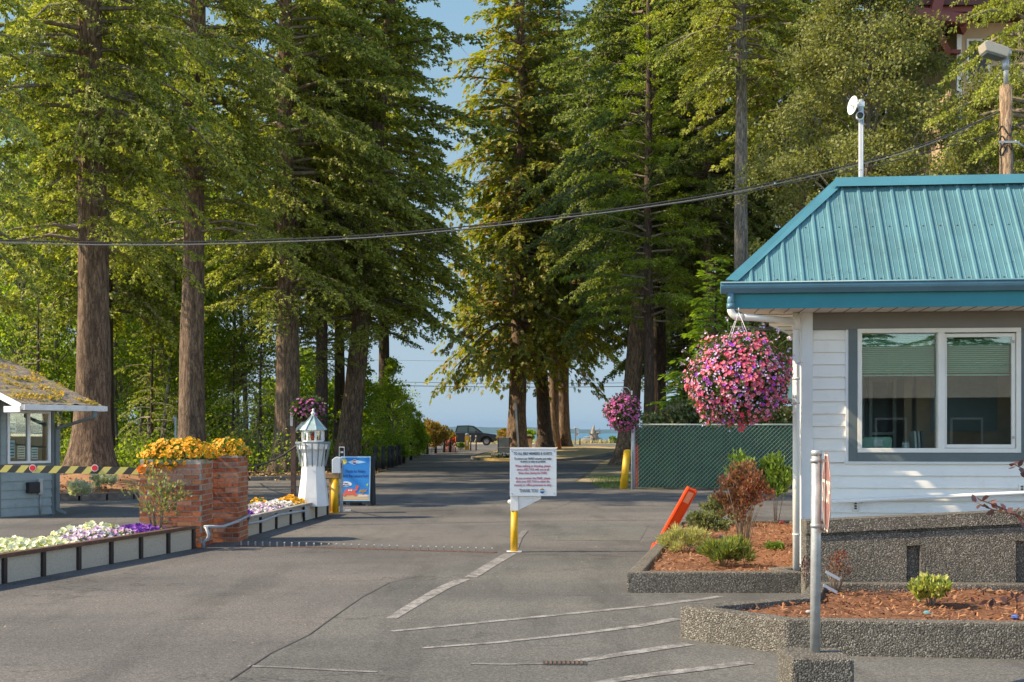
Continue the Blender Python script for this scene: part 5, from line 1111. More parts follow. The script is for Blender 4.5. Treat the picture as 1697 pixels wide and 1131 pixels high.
for xx in (54, 157):
    X = (xx-CX)*16.92/F_PX; zc = CAM_H-(776-HY)*16.92/F_PX
    b = MB(); b.prism([(0.052*math.cos(R(22.5+45*k)), 0.052*math.sin(R(22.5+45*k))) for k in range(8)], 16.921, 16.927, lambda a, c, z: (X+a, z, zc+c)); o = b.build('reflector', 'cream', t)
    b = MB(); b.prism([(0.042*math.cos(R(22.5+45*k)), 0.042*math.sin(R(22.5+45*k))) for k in range(8)], 16.915, 16.9205, lambda a, c, z: (X+a, z, zc+c)); M['red_glow'] = soft_mat('red_reflector', (0.75, 0.02, 0.03)); b.build('red_face', 'red_glow', o)
b = MB(); b.box(-5.23, -5.192, 16.9, 17.0, ze-0.09, ze+0.09); b.build('end_bracket', 'dark', t)

# ================================================================ troughs
def trough(name, a, c, width, h, n, label, left_end=True, wood='brown_wood'):
    a = Vector((*a, 0)); c = Vector((*c, 0)); d = (c-a).normalized(); nn = Vector((-d.y, d.x, 0)); L = (c-a).length    # nn points to the left/back
    t = thing(name, tuple(a), label, 'planter'); b = MB()
    def P(s_, w_, z): return tuple(a+d*s_+nn*w_+Vector((0, 0, z)))
    def bx(s0, s1, w0, w1, z0, z1): b.add([P(s, w_, z) for z in (z0, z1) for w_ in (w0, w1) for s in (s0, s1)], [(0, 2, 3, 1), (4, 5, 7, 6), (0, 1, 5, 4), (2, 6, 7, 3), (0, 4, 6, 2), (1, 3, 7, 5)])
    for k in range(n):
        b = MB(); s0 = L*k/n+0.03; s1 = L*(k+1)/n-0.03; bx(s0, s1, 0.02, 0.07, 0, h-0.045); b.build('concrete_panel', 'panel', t)
    for w0, w1, s0, s1 in ((width-0.07, width-0.02, 0, L), ): b = MB(); bx(s0, s1, w0, w1, 0, h-0.045); b.build('concrete_panel', 'panel', t)
    b = MB(); bx(-0.03, 0.0, 0.0, width, 0, h-0.045); bx(L, L+0.03, 0, width, 0, h-0.045); b.build('end_board', 'dark_wood', t)
    for k in range(n+1):
        b = MB(); s = L*k/n; bx(s-0.027, s+0.027, -0.012, 0.06, 0, h-0.046); b.build('upright', 'dark_wood', t)
    b = MB(); bx(-0.04, L+0.04, -0.02, 0.08, h-0.045, h); bx(-0.04, L+0.04, width-0.08, width+0.02, h-0.045, h); bx(-0.04, 0.05, 0.081, width-0.081, h-0.045, h); bx(L-0.05, L+0.04, 0.081, width-0.081, h-0.045, h); b.build('rail', wood, t)
    b = MB(); bx(0.0, L, 0.071, width-0.071, 0.02, h-0.09); b.build('soil', 'soil', t); return t, P, L
M['panel'] = speck_mat('panel_concrete', [(0.36, 0.31, 0.24), (0.52, 0.46, 0.37), (0.64, 0.57, 0.47)], 60, bmp=0.5); M['soil'] = speck_mat('potting_soil', [(0.03, 0.02, 0.015), (0.09, 0.06, 0.04)], 50)
d_ = Vector((1.03, 3.97)).normalized(); A = Vector((-4.36, 16.67))-d_*6.0
t, PT, L1 = trough('flower_trough', tuple(A), (-4.38, 16.62), 0.95, 0.325, 9, 'long flower trough of concrete panels at the left edge, ending at the brick pillar', wood='brown_wood')
t2, PT2, L2 = trough('flower_trough', (-4.08, 18.35), (-3.60, 23.6), 0.78, 0.315, 6, 'shorter flower trough behind the pillars with the grey conduit along its face', wood='grey_wood')
def bed(name, label, PTf, s0, s1, w0, w1, mat, n, size, hgt, nleaf=1500, leaf='leaf_fresh', z=0.24):
    base = Vector(PTf((s0+s1)/2, (w0+w1)/2, z)); t = thing(name, tuple(base), label, 'flowers', 'bedding flowers in the troughs')
    def pts(n, hh):
        s = rng.uniform(s0, s1, n); w_ = rng.uniform(w0, w1, n); e = np.clip(1-(2*np.abs((w_-(w0+w1)/2)/(w1-w0)))**3, 0, 1)*np.clip(1-(2*np.abs((s-(s0+s1)/2)/(s1-s0)))**6, 0, 1)
        P = np.array([PTf(a, b_, z) for a, b_ in zip(s, w_)]); P[:, 2] += hh*(0.35+0.65*e)*np.array([0.8+0.45*noise.noise((a*4, b_*4, 1.0)) for a, b_ in zip(s, w_)]); return P
    P = pts(nleaf, hgt); P[:, 2] = z+(P[:, 2]-z)*rng.uniform(0.2, 1.0, nleaf); nb = NB(); nb.add(LEAF_V, LEAF_F, P-np.array(base), frames(rnd_dirs(nleaf, 0.5), rng.uniform(0, 6, nleaf)), rng.uniform(0.03, 0.06, nleaf)); link('foliage', nb.mesh('foliage', [leaf]), t)
    P = pts(n, hgt); P[:, 2] += rng.uniform(-0.02, 0.03, n); nb = NB(); tv, tf, mi = flower_t(5)
    nb.add(tv, tf, P-np.array(base), frames(unit(rnd_dirs(n)*0.55+np.array([[0.15, -0.45, 0.75]])), rng.uniform(0, 6, n)), rng.uniform(0.8, 1.2, n)*size, mi); link('blooms', nb.mesh('blooms', [mat, mat+'_eye']), t, kind='stuff')
e1 = L1
bed('petunias', 'cream white petunias at the left end of the long trough', PT, 0.1, 3.55, 0.12, 0.80, 'white_fl', 900, 0.070, 0.15, 2600, leaf='leaf_yellow') if M.setdefault('leaf_yellow', leaf_mat('leaf_yellow', [(0.16, 0.22, 0.03), (0.30, 0.34, 0.05), (0.42, 0.42, 0.08)], patch=0.5)) else None
bed('petunias', 'cream white petunias standing taller at the back of the long trough', PT, 3.9, 5.0, 0.45, 0.88, 'white_fl', 120, 0.07, 0.21, 500, leaf='leaf_yellow')
bed('petunias', 'purple and white striped petunias in the middle of the long trough', PT, 3.45, 4.8, 0.12, 0.62, 'striped', 420, 0.06, 0.15, 1000)
bed('petunias', 'deep purple petunias next to the rose bush in the long trough', PT, 4.7, 5.55, 0.12, 0.7, 'purple_fl', 380, 0.06, 0.13, 700)
bed('petunias', 'deep purple petunias at the near end of the shorter trough', PT2, 0.1, 0.95, 0.1, 0.55, 'purple_fl', 300, 0.065, 0.15, 500)
bed('petunias', 'lilac white petunias in the middle of the shorter trough', PT2, 0.8, 2.9, 0.1, 0.65, 'striped', 560, 0.062, 0.16, 1000)
bed('petunias', 'white petunias toward the lighthouse in the shorter trough', PT2, 2.4, 3.5, 0.1, 0.6, 'white2', 260, 0.062, 0.15, 500)
bed('marigolds', 'golden flowers at the foot of the small lighthouse', PT2, 3.2, 4.3, 0.1, 0.55, 'yellow_fl', 170, 0.075, 0.17, 400)
bed('marigolds', 'few golden flowers at the back of the shorter trough', PT2, 2.3, 3.2, 0.55, 0.72, 'yellow_fl', 40, 0.07, 0.2, 200)
M['rose_leaf'] = leaf_mat('rose_leaf', [(0.08, 0.12, 0.04), (0.16, 0.20, 0.08), (0.30, 0.32, 0.14), (0.30, 0.12, 0.06)], patch=0.3)
t = shrub('rose_bush', 'leggy rose bush with one orange bloom in front of the brick pillar', 'shrub', (-4.80, 16.42, 0.25), (0.42, 0.2, 0.38), 520, 'rose_leaf', 0.052, stems=11, clump=44, z0=0.25, hollow=0.3)
nb = NB(); tv, tf, mi = flower_t(6, 0.5, 0.6); P = np.array([(-0.22, -0.05, 0.83), (-0.20, -0.07, 0.85), (-0.24, -0.04, 0.86), (-0.21, -0.02, 0.88)]); M['rose_orange'] = soft_mat('rose_orange', (0.85, 0.25, 0.02)); nb.add(tv, tf, P, frames(np.array([[0, -1, 0.3], [0.4, -1, 0.2], [-0.4, -1, 0.3], [0, -0.4, 1]]), np.zeros(4)), np.full(4, 0.10), mi); link('bloom', nb.mesh('bloom', ['rose_orange', 'rose_orange']), t)
# conduits
t = thing('conduit_pipe', (-4.4, 16.7, 0), 'bent grey conduit round the foot of the brick pillars and along the trough', 'pipe')
def tpt(s, z): v = Vector(PT2(s, -0.04, z)); return tuple(v)
b = MB(); b.tube([(-4.27, 16.74, 0.30), (-4.05, 16.9, 0.29), (-3.97, 17.4, 0.32), (-3.96, 18.2, 0.36), tpt(0.05, 0.22), tpt(0.8, 0.20), tpt(1.7, 0.24), tpt(2.6, 0.22), tpt(3.4, 0.20)], 0.022, 8); b.box(*[q for p in zip(tpt(3.4, 0), tpt(3.5, 0)) for q in sorted(p)][:4], 0.08, 0.28); b.build('pipe', 'conduit', t)
b = MB(); b.tube([(-4.24, 16.72, 0.30), (-4.20, 16.72, 0.19), (-4.22, 16.72, 0.12), (-4.27, 16.72, 0.10), (-4.27, 16.72, 0.0)], 0.024, 8); b.build('elbow', 'conduit', t)

# ================================================================ lighthouse
lx_, ly_ = px(519, 0, 22.6)[0], 22.6; t = thing('lighthouse_ornament', (lx_, ly_, 0.24), 'white wooden model lighthouse standing at the end of the flower trough', 'ornament')
ph = R(22.5); M['lh_white'] = paint('lighthouse_white', (0.74, 0.74, 0.72), 0.5, 0.05, 4); M['lh_grey'] = paint('lighthouse_slat', (0.20, 0.24, 0.24), 0.6, 0.1); M['lh_roof'] = paint('lighthouse_roof', (0.33, 0.44, 0.43), 0.6, 0.12, 8)
b = MB(); b.lathe(lx_, ly_, [(0.30, 0.24), (0.285, 0.4), (0.235, 0.75), (0.215, 1.0), (0.225, 1.25), (0.25, 1.36)], 8, False, ph); b.build('tower', 'lh_white', t)
b = MB(); b.lathe(lx_, ly_, [(0.30, 1.37), (0.30, 1.39)], 8, False, ph); b.lathe(lx_, ly_, [(0.30, 1.30), (0.30, 1.37)], 8, False, ph); b.build('gallery', 'lh_white', t)
for k in range(16):
    a = ph+2*math.pi*k/16+0.1; c, s_ = math.cos(a), math.sin(a); b = MB(); b.bar((lx_+0.235*c, ly_+0.235*s_, 0.98), (lx_+0.325*c, ly_+0.325*s_, 1.42), 0.022, 0.012, up=(c, s_, 0)); b.build('baluster', 'lh_grey', t)
b = MB(); b.lathe(lx_, ly_, [(0.325, 1.40), (0.335, 1.40), (0.335, 1.44), (0.325, 1.44)], 8, False, ph, cap=False); b.build('railing', 'lh_grey', t)
b = MB(); b.lathe(lx_, ly_, [(0.205, 1.39), (0.205, 1.46)], 8, False, ph); b.lathe(lx_, ly_, [(0.205, 1.63), (0.21, 1.66)], 8, False, ph)
for k in range(8): a = ph+2*math.pi*k/8; b.bar((lx_+0.195*math.cos(a), ly_+0.195*math.sin(a), 1.46), (lx_+0.195*math.cos(a), ly_+0.195*math.sin(a), 1.63), 0.035, 0.035, up=(math.cos(a), math.sin(a), 0))
lan = b.build('lantern', 'lh_white', t)
b = MB(); b.lathe(lx_, ly_, [(0.17, 1.461), (0.17, 1.629)], 8, False, ph, cap=False); b.build('panes', 'glass', lan)
b = MB(); b.lathe(lx_, ly_, [(0.03, 1.46), (0.05, 1.5), (0.05, 1.56), (0.02, 1.6)], 10); b.build('lamp', 'red', lan)
b = MB(); 
for k in range(3): b.lathe(lx_, ly_, [(0.262-0.072*k, 1.655+0.078*k), (0.185-0.072*k+0.004, 1.745+0.078*k)], 8, False, ph)
b.lathe(lx_, ly_, [(0.06, 1.87), (0.02, 1.93)], 8, False, ph)
for k in range(8): a = ph+2*math.pi*k/8; b.bar((lx_+0.262*math.cos(a), ly_+0.262*math.sin(a), 1.665), (lx_+0.03*math.cos(a), ly_+0.03*math.sin(a), 1.93), 0.014, 0.014)
b.build('roof', 'lh_roof', t)
b = MB(); b.lathe(lx_, ly_, [(0.035, 1.91), (0.02, 1.93), (0.035, 1.95), (0.045, 1.975), (0.03, 1.995), (0.012, 2.01), (0.024, 2.03), (0.022, 2.045), (0.004, 2.06)], 12); b.build('finial', 'lh_white', t)

# ================================================================ yellow bollard with card reader
ox, oy = px(555, 0, 24.1)[0], 24.1; t = thing('yellow_bollard', (ox, oy, 0), 'yellow pipe bollard under a wooden rail beside the blue sign', 'bollard')
b = MB(); b.tube([(ox, oy, 0), (ox, oy, 0.70)], 0.075, 18); b.build('pipe', 'yellow', t); b = MB(); b.box(ox-0.1, ox+0.1, oy-0.1, oy+0.1, 0.006, 0.02); b.build('base_plate', 'yellow', t)
t = thing('card_reader', (ox+0.07, oy+0.1, 0.0), 'grey keypad box on a steel post with a wooden cross rail, beside the yellow bollard', 'card reader')
b = MB(); b.box(ox+0.10, ox+0.155, oy-0.02, oy+0.05, 0, 1.05); b.build('post', 'galv', t)
b = MB(); b.prism([(-0.06, 0.80), (0.11, 0.80), (0.11, 1.10), (0.02, 1.13), (-0.06, 1.07)], oy-0.14, oy+0.12, lambda a, c, z: (ox+0.02+a, z, c)); b.build('reader_box', 'sign_white', t, bevel=0.012)
b = MB(); b.box(ox+0.131, ox+0.137, oy-0.08, oy+0.02, 0.9, 1.0); b.build('keypad', 'dark', t)
b = MB(); b.box(ox-0.22, ox+0.095, oy-0.08, oy+0.08, 0.703, 0.80); b.box(ox-0.13, ox-0.09, oy+0.09, oy+0.13, 0.0, 0.70); b.build('wood_rail', 'tan_wood', t)
b = MB(); b.box(ox+0.16, ox+0.32, oy-0.05, oy+0.03, 0.05, 0.08); b.build('foot_pedal', 'white', t)
b = MB(); b.box(ox-0.35, ox-0.16, oy-0.25, oy-0.1, 0.10, 0.24); o = b.build('junction_box', 'conduit', bevel=0.01); solo(o, (ox-0.25, oy-0.17, 0)); b = None; tag(o, 'small grey box on the end of the short trough beside the yellow bollard', 'junction box'); o.location.z = 0

# ================================================================ blue sidewalk sign
sx0, sy_ = -3.75, 26.4; sw, sz0, sz1 = 0.62, 0.12, 1.06; t = thing('sidewalk_sign', (sx0+sw/2, sy_, 0), 'black A frame sidewalk sign with a bright blue poster', 'sign')
def sg(a, c, z=0): return (sx0+a, sy_+0.16*(c-0.1)+z, c)      # leaning panel
b = MB()
for yo, mir in ((0, 1), (0.62, -1)):
    f = lambda a, c: (sx0+a, sy_+yo+mir*0.16*(c-0.1), c)
    for a0, a1, c0, c1 in ((-0.03, 0.03, 0.0, 1.10), (sw-0.03, sw+0.04, 0.0, 1.10), (0.031, sw-0.031, 1.04, 1.10), (0.031, sw-0.031, 0.08, 0.14)):
        vs = [f(a0, c0), f(a1, c0), f(a1, c1), f(a0, c1)]; vs += [(x, y+0.05*mir, z) for x, y, z in vs]; b.add(vs, [(0, 1, 2, 3), (7, 6, 5, 4), (0, 4, 5, 1), (1, 5, 6, 2), (2, 6, 7, 3), (3, 7, 4, 0)])
b.add([(sx0+sw+0.045, sy_+0.03, 0.0), (sx0+sw+0.045, sy_+0.60, 0.0), (sx0+sw+0.045, sy_+0.40, 1.1), (sx0+sw+0.045, sy_+0.20, 1.1), (sx0+sw+0.085, sy_+0.03, 0.0), (sx0+sw+0.085, sy_+0.60, 0.0), (sx0+sw+0.085, sy_+0.40, 1.05), (sx0+sw+0.085, sy_+0.20, 1.05)], [(0, 1, 2, 3), (7, 6, 5, 4), (0, 4, 5, 1), (1, 5, 6, 2), (2, 6, 7, 3), (3, 7, 4, 0)])
b.build('frame', 'black', t)
b = MB(); b.box(sx0+0.2, sx0+0.4, sy_+0.05, sy_+0.56, 0.0, 0.10); b.build('foot', 'black', t)
b = MB(); 
def flat(pts, z, mat_i=0): b.cur = mat_i; b.add([sg(a, c, -z) for a, c in pts], [tuple(range(len(pts)))])
def disc(cx, cy, r, n=20, sx=1, sy=1): return [(cx+r*sx*math.cos(2*math.pi*k/n), cy+r*sy*math.sin(2*math.pi*k/n)) for k in range(n)]
vs = [sg(-0.02, 0.115, -0.004), sg(sw+0.02, 0.115, -0.004), sg(sw+0.02, 1.085, -0.004), sg(-0.02, 1.085, -0.004)]; vs += [(x, y+0.012, z) for x, y, z in vs]; b.add(vs, [(0, 1, 2, 3), (7, 6, 5, 4), (0, 4, 5, 1), (1, 5, 6, 2), (2, 6, 7, 3), (3, 7, 4, 0)]); b.build('poster_board', 'pale_blue', t)
b = MB(); mats = ['sign_blue', 'sand', 'pale_blue', 'sun_print', 'crab', 'white', 'tan_wood', 'navy', 'leaf_print']; M['leaf_print'] = soft_mat('leaf_print', (0.35, 0.5, 0.15))
flat([(0.0, 0.14), (sw, 0.14), (sw, 1.06), (0.0, 1.06)], 0.006, 0); flat([(0.0, 0.141), (sw, 0.141), (sw, 0.25), (0.42, 0.27), (0.2, 0.24), (0.0, 0.26)], 0.008, 1)
flat(disc(0.06, 0.975, 0.062), 0.008, 3); flat([(0.12, 0.96), (0.2, 0.99), (0.3, 1.01), (0.42, 0.99), (0.55, 0.96), (0.42, 0.935), (0.25, 0.92)], 0.008, 2)
flat(disc(0.29, 0.965, 0.058), 0.010, 5); flat([(0.25, 0.955), (0.33, 0.955), (0.325, 0.93), (0.29, 0.915), (0.255, 0.93)], 0.012, 7); flat([(0.245, 0.985), (0.335, 0.985), (0.31, 1.01), (0.27, 1.01)], 0.012, 4)
flat(disc(0.11, 0.48, 0.13, 20, 1, 0.45), 0.008, 5)
flat(disc(0.20, 0.31, 0.12, 16, 1.0, 0.62), 0.010, 4); flat(disc(0.08, 0.25, 0.05, 12, 1, 0.7), 0.012, 4); flat(disc(0.31, 0.26, 0.05, 12, 1, 0.7), 0.012, 4); flat([(0.27, 0.34), (0.33, 0.38), (0.32, 0.45), (0.36, 0.46), (0.40, 0.43), (0.36, 0.35), (0.30, 0.30)], 0.012, 4); flat(disc(0.18, 0.345, 0.02, 10), 0.014, 5); flat(disc(0.23, 0.345, 0.02, 10), 0.014, 5)
flat([(0.40, 0.30), (0.56, 0.31), (0.58, 0.37), (0.42, 0.36)], 0.010, 6); flat([(0.48, 0.22), (0.50, 0.22), (0.50, 0.31), (0.48, 0.31)], 0.011, 6); flat([(0.55, 0.45), (0.59, 0.43), (0.60, 0.50), (0.57, 0.49)], 0.010, 8); flat([(0.37, 0.21), (0.6, 0.21), (0.58, 0.24), (0.4, 0.235)], 0.012, 5)
b.build('poster', mats, t)
lean = math.atan(0.16)
def signtext(s, a, c, size, fit=None, mat='navy', z=-0.0115):
    p = sg(a, c, z); o = text('lettering', s, size, mat, t, (0, 0, 0), depth=0.0004, fit=fit, bold=0.0015); o.location = Vector(p)-root_loc(t); o.rotation_euler = (R(90)-lean, 0, 0)
signtext('Thanks for Visiting', 0.31, 0.76, 0.085, 0.44); signtext('Birch Bay Leisure Park!', 0.31, 0.66, 0.080, 0.57); signtext('Come', 0.10, 0.50, 0.045, z=-0.0135); signtext('again soon!', 0.11, 0.455, 0.036, z=-0.0135)
b = MB(); b.box(sx0-0.02, sx0+0.12, sy_+0.2, sy_+0.24, 1.08, 1.26); b.build('handle', 'black', t)
b = MB(); [b.box(*q) for q in ((-3.80, -3.79, 26.5, 26.53, 1.08, 1.30), (-3.69, -3.68, 26.5, 26.53, 1.08, 1.30), (-3.789, -3.691, 26.5, 26.53, 1.28, 1.30))]; b.box(-3.77, -3.71, 26.52, 26.54, 1.16, 1.20); b.build('clip_frame', 'white', t)

# ================================================================ notice board on yellow post
nx_, ny_ = at(852, 916); t = thing('notice_board', (nx_, ny_, 0), 'white notice board on a short yellow post in the middle of the road', 'sign')
b = MB(); b.tube([(nx_, ny_, 0.0), (nx_+0.005, ny_, 0.56)], 0.048, 20); b.build('post', 'yellow', t)
b = MB(); b.box(nx_-0.10, nx_+0.10, ny_-0.08, ny_+0.08, 0.011, 0.018); b.build('base_plate', 'white_old', t)
b = MB(); b.box(nx_-0.048, nx_+0.058, ny_-0.05, ny_+0.055, 0.561, 0.80); b.prism([(0.06, 0.57), (0.36, 0.72), (0.36, 0.79), (0.06, 0.79)], ny_-0.035, ny_+0.035, lambda a, c, z: (nx_+a, z, c)); b.box(nx_+0.23, nx_+0.245, ny_-0.045, ny_+0.045, 0.67, 0.79); b.ball((nx_-0.06, ny_, 0.68), 0.028, 8, 6); b.build('arm_housing', 'lh_white', t, bevel=0.004)
SX0, SX1 = (845-CX)*ny_/F_PX, (922-CX)*ny_/F_PX; SZ0, SZ1 = CAM_H-(822-HY)*ny_/F_PX, CAM_H-(742-HY)*ny_/F_PX
b = MB(); b.box(SX0, SX1, ny_-0.07, ny_-0.052, SZ0, SZ1-0.022); board = b.build('board', 'sign_white', t, bevel=0.002)
b = MB(); b.box(SX0-0.002, SX1+0.002, ny_-0.074, ny_-0.03, SZ1-0.021, SZ1+0.002); b.build('top_cap', 'white', t)
b = MB(); [b.ball((xx, ny_-0.071, zz), 0.006, 8, 5) for xx in (SX0+0.03, SX1-0.03) for zz in (SZ0+0.03, SZ1-0.05)]; b.build('screws', 'dark', board)
mid = (SX0+SX1)/2-0.005
BH = SZ1-SZ0; BW = SX1-SX0
for s_, fr_, wf, hs, mt_ in (('TO ALL BBLP MEMBERS & GUESTS', 0.125, 0.82, 0.050, 'ink'), ('To ensure our PARKS security and make', 0.23, 0.80, 0.040, 'ink'), ('re-entry as easy as possible', 0.288, 0.54, 0.040, 'ink'), ('When walking or bicycling, please', 0.38, 0.76, 0.042, 'ink_red'), ('carry a REC TAG with you at all', 0.452, 0.69, 0.042, 'ink_red'), ('times when leaving the PARK.', 0.523, 0.62, 0.042, 'ink_red'),
        ('As you re-enter the PARK, please', 0.632, 0.75, 0.042, 'ink_red'), ('show your REC TAG to either the', 0.70, 0.72, 0.042, 'ink_red'), ('security or office personnel on duty', 0.772, 0.80, 0.042, 'ink_red')):
    text('lettering', s_, hs, mt_, board, (mid-nx_, -0.0715, SZ1-fr_*BH), fit=wf*BW, bold=0.0012)
text('lettering', 'THANK YOU', 0.062, 'ink', board, (mid-nx_-0.055, -0.0715, SZ1-0.89*BH), fit=0.40*BW, bold=0.001)
b = MB(); lx0 = mid+0.125; n = 20
b.cur = 0; b.prism([(lx0+0.036*math.cos(2*math.pi*k/n), SZ0+0.070+0.036*math.sin(2*math.pi*k/n)) for k in range(n)], ny_-0.0722, ny_-0.0712, lambda a, c, z: (a, z, c)); b.cur = 1; b.prism([(lx0+0.030*math.cos(math.pi*k/10), SZ0+0.077+0.026*math.sin(math.pi*k/10)) for k in range(11)], ny_-0.0738, ny_-0.0726, lambda a, c, z: (a, z, c)); b.cur = 2; b.prism([(lx0+0.030*math.cos(math.pi*k/10), SZ0+0.063-0.026*math.sin(math.pi*k/10)) for k in range(11)], ny_-0.0738, ny_-0.0726, lambda a, c, z: (a, z, c)); b.build('round_emblem', ['pale_blue', 'tan_wood', 'navy'], board)

# ================================================================ ring of kerb blocks round the big fir
t = thing('tree_bed', (-11.0, 32, 0), 'mulched bed ringed with dark kerb blocks at the foot of the largest trunk', 'tree bed')
ell = [(-11.4+3.9*math.cos(a), 32.8+4.6*math.sin(a)) for a in [2*math.pi*k/40 for k in range(40)]]; ein = offset_in(ell, 0.2)
b = MB(); ring(b, ell, ein, 0.17, joint=True); b.build('kerb', 'kerb_block_m', t) if M.setdefault('kerb_block_m', speck_mat('kerb_stone', [(0.07, 0.05, 0.04), (0.17, 0.13, 0.10), (0.27, 0.22, 0.17)], 9)) else None
b = MB(); vs = []; n = 40
for k_, zz in ((1, 0.12), (0.85, 0.19), (0.6, 0.27), (0.35, 0.40), (0.12, 0.5)): vs += [(-11.4+(x+11.4)*k_, 32.8+(y-32.8)*k_, zz+0.03*noise.noise((x*k_*2, y*k_*2, 0))) for x, y in ein]
b.add(vs, [(r*n+i, r*n+(i+1) % n, (r+1)*n+(i+1) % n, (r+1)*n+i) for r in range(4) for i in range(n)]+[tuple(range(4*n, 5*n))], True); b.build('mulch', 'mulch_light', t) if M.setdefault('mulch_light', speck_mat('mulch_light', [(0.13, 0.06, 0.025), (0.34, 0.16, 0.07), (0.48, 0.28, 0.13)], 25)) else None
k = 2200; a = rng.uniform(0, 6.28, k); rr = np.sqrt(rng.uniform(0.02, 1, k)); P = np.stack([-11.4+3.6*rr*np.cos(a)+11.0, 32.8+4.3*rr*np.sin(a)-32, 0.17+0.33*(1-rr)], 1); nb = NB(); d = rnd_dirs(k); d[:, 2] *= 0.3; nb.add([(-0.16, 0, 0), (0.16, 0, 0), (0.10, 1, 0.03), (-0.12, 0.95, 0.03)], [(0, 1, 2, 3)], P, frames(d, rng.uniform(-0.5, 0.5, k)), rng.uniform(0.08, 0.17, k)); link('wood_chips', nb.mesh('wood_chips', ['chip']), t, kind='stuff')
M['silver_leaf'] = leaf_mat('silver_leaf', [(0.30, 0.33, 0.26), (0.48, 0.50, 0.40), (0.60, 0.60, 0.48)], patch=0.2)
shrub('dusty_miller', 'silver leaved plant in the mulch, left of the pair under the big trunk', 'plant', (*at(128, 835)[:2], 0.2), (0.34, 0.24, 0.10), 300, 'silver_leaf', 0.14, stems=5, clump=14)
shrub('dusty_miller', 'silver leaved plant in the mulch, right of the pair under the big trunk', 'plant', (*at(172, 826)[:2], 0.25), (0.26, 0.24, 0.12), 260, 'silver_leaf', 0.14, stems=5, clump=12)
# thin grey pole behind the yellow flowers
qx = px(291, 0, 30)[0]; t = thing('thin_pole', (qx, 30, 0), 'thin pale pole with a small crosspiece rising behind the golden flowers', 'pole')
b = MB(); b.tube([(qx, 30, 0), (qx, 30, 2.0)], 0.025, 8); b.tube([(qx-0.10, 30, 1.96), (qx, 30, 1.98)], 0.015, 6); b.tube([(qx-0.04, 30, 1.85), (qx-0.04, 30, 2.04)], 0.012, 6); b.build('shaft', 'galv', t)

# ================================================================ chain bollards along the left road edge
M['post_black'] = paint('post_black', (0.028, 0.026, 0.025), 0.6, 0.2)
posts = [(600, 772), (611, 770), (622, 781), (635, 779), (645, 776.5), (650, 775), (657, 773), (662, 771), (669, 768.5), (681, 763), (693, 755.5), (708, 753.5), (722, 752), (736, 750.5), (746, 750)]
proto = None; pos3 = []
for i, (x, y) in enumerate(posts):
    X, Y = at(x, y); Z = zg(Y); pos3.append((X, Y, Z))
    order = 'first second third fourth fifth sixth seventh eighth ninth tenth eleventh twelfth thirteenth fourteenth fifteenth'.split()[i]
    lab = f'{order} black bollard counting from the nearest end of the chain row' if i > 1 else ('leftmost of the two black posts half hidden behind the blue sign' if i == 0 else 'right one of the two black posts set back behind the blue sign')
    if i > 1: order = 'first second third fourth fifth sixth seventh eighth ninth tenth eleventh twelfth thirteenth'.split()[i-2]; lab = f'{order} black bollard from the blue sign in the row along the left road edge'
    if proto is None:
        t = thing('chain_bollard', (X, Y, Z), lab, 'bollard', 'black bollards along the left road edge')
        b = MB(); b.tube([(X, Y, Z), (X, Y, Z+0.98)], 0.085, 10); b.ball((X, Y, Z+0.98), 0.085, 10, 6, (1, 1, 0.5)); b.build('shaft', 'post_black', t); b = MB(); b.lathe(X, Y, [(0.095, Z+0.80), (0.095, Z+0.85)], 10); b.build('collar', 'post_black', t); proto = t
    else: t = copy_tree(proto); t.location = (X, Y, Z); t['label'] = lab
for i in range(2, len(pos3)-1):
    a, c = Vector(pos3[i]), Vector(pos3[i+1]); b = MB(); b.tube([a.lerp(c, k/8)+Vector((0, 0, 0.82-0.32*(1-(2*k/8-1)**2))) for k in range(9)], 0.03, 5); o = b.build('chain', 'post_black'); solo(o, tuple(a)); tag(o, f"sagging black chain hung from the {'first second third fourth fifth sixth seventh eighth ninth tenth eleventh twelfth'.split()[i-2]} bollard to the next in the left row", 'chain', 'chains between the bollards')
# chain from the lighthouse to the trees
a, c = Vector((lx_-0.33, ly_+0.1, 1.36)), Vector((-9.0, 38, 0.9)); b = MB(); b.tube([a.lerp(c, k/10)+Vector((0, 0, -0.35*(1-(2*k/10-1)**2))) for k in range(11)], 0.02, 5); o = b.build('chain', 'post_black'); solo(o, tuple(a)); tag(o, 'thin dark chain running left and back from the top of the model lighthouse', 'chain')
# ================================================================ conifers
M['fir'] = leaf_mat('fir_needles', [(0.070, 0.098, 0.016), (0.175, 0.215, 0.032), (0.31, 0.335, 0.06), (0.46, 0.46, 0.12)], patch=0.6, pscale=0.6, trans=0.4)
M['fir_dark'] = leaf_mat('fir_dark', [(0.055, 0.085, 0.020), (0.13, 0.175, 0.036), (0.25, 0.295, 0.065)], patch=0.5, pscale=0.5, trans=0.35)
M['fir_bright'] = leaf_mat('pine_needles', [(0.09, 0.14, 0.012), (0.20, 0.27, 0.02), (0.33, 0.40, 0.04)], patch=0.5, pscale=0.4, trans=0.35)
M['cedar'] = leaf_mat('cedar_fronds', [(0.09, 0.12, 0.014), (0.21, 0.235, 0.025), (0.36, 0.36, 0.045)], patch=0.6, pscale=0.35, trans=0.4, accent=(0.42, 0.16, 0.03), acc_at=0.72)
M['cedar_light'] = leaf_mat('cedar_light', [(0.11, 0.20, 0.02), (0.22, 0.34, 0.04), (0.36, 0.48, 0.08)], patch=0.4, pscale=0.6, trans=0.4)
M['alder'] = leaf_mat('alder_leaves', [(0.08, 0.135, 0.015), (0.16, 0.235, 0.03), (0.29, 0.36, 0.055)], patch=0.5, pscale=0.3, trans=0.6)
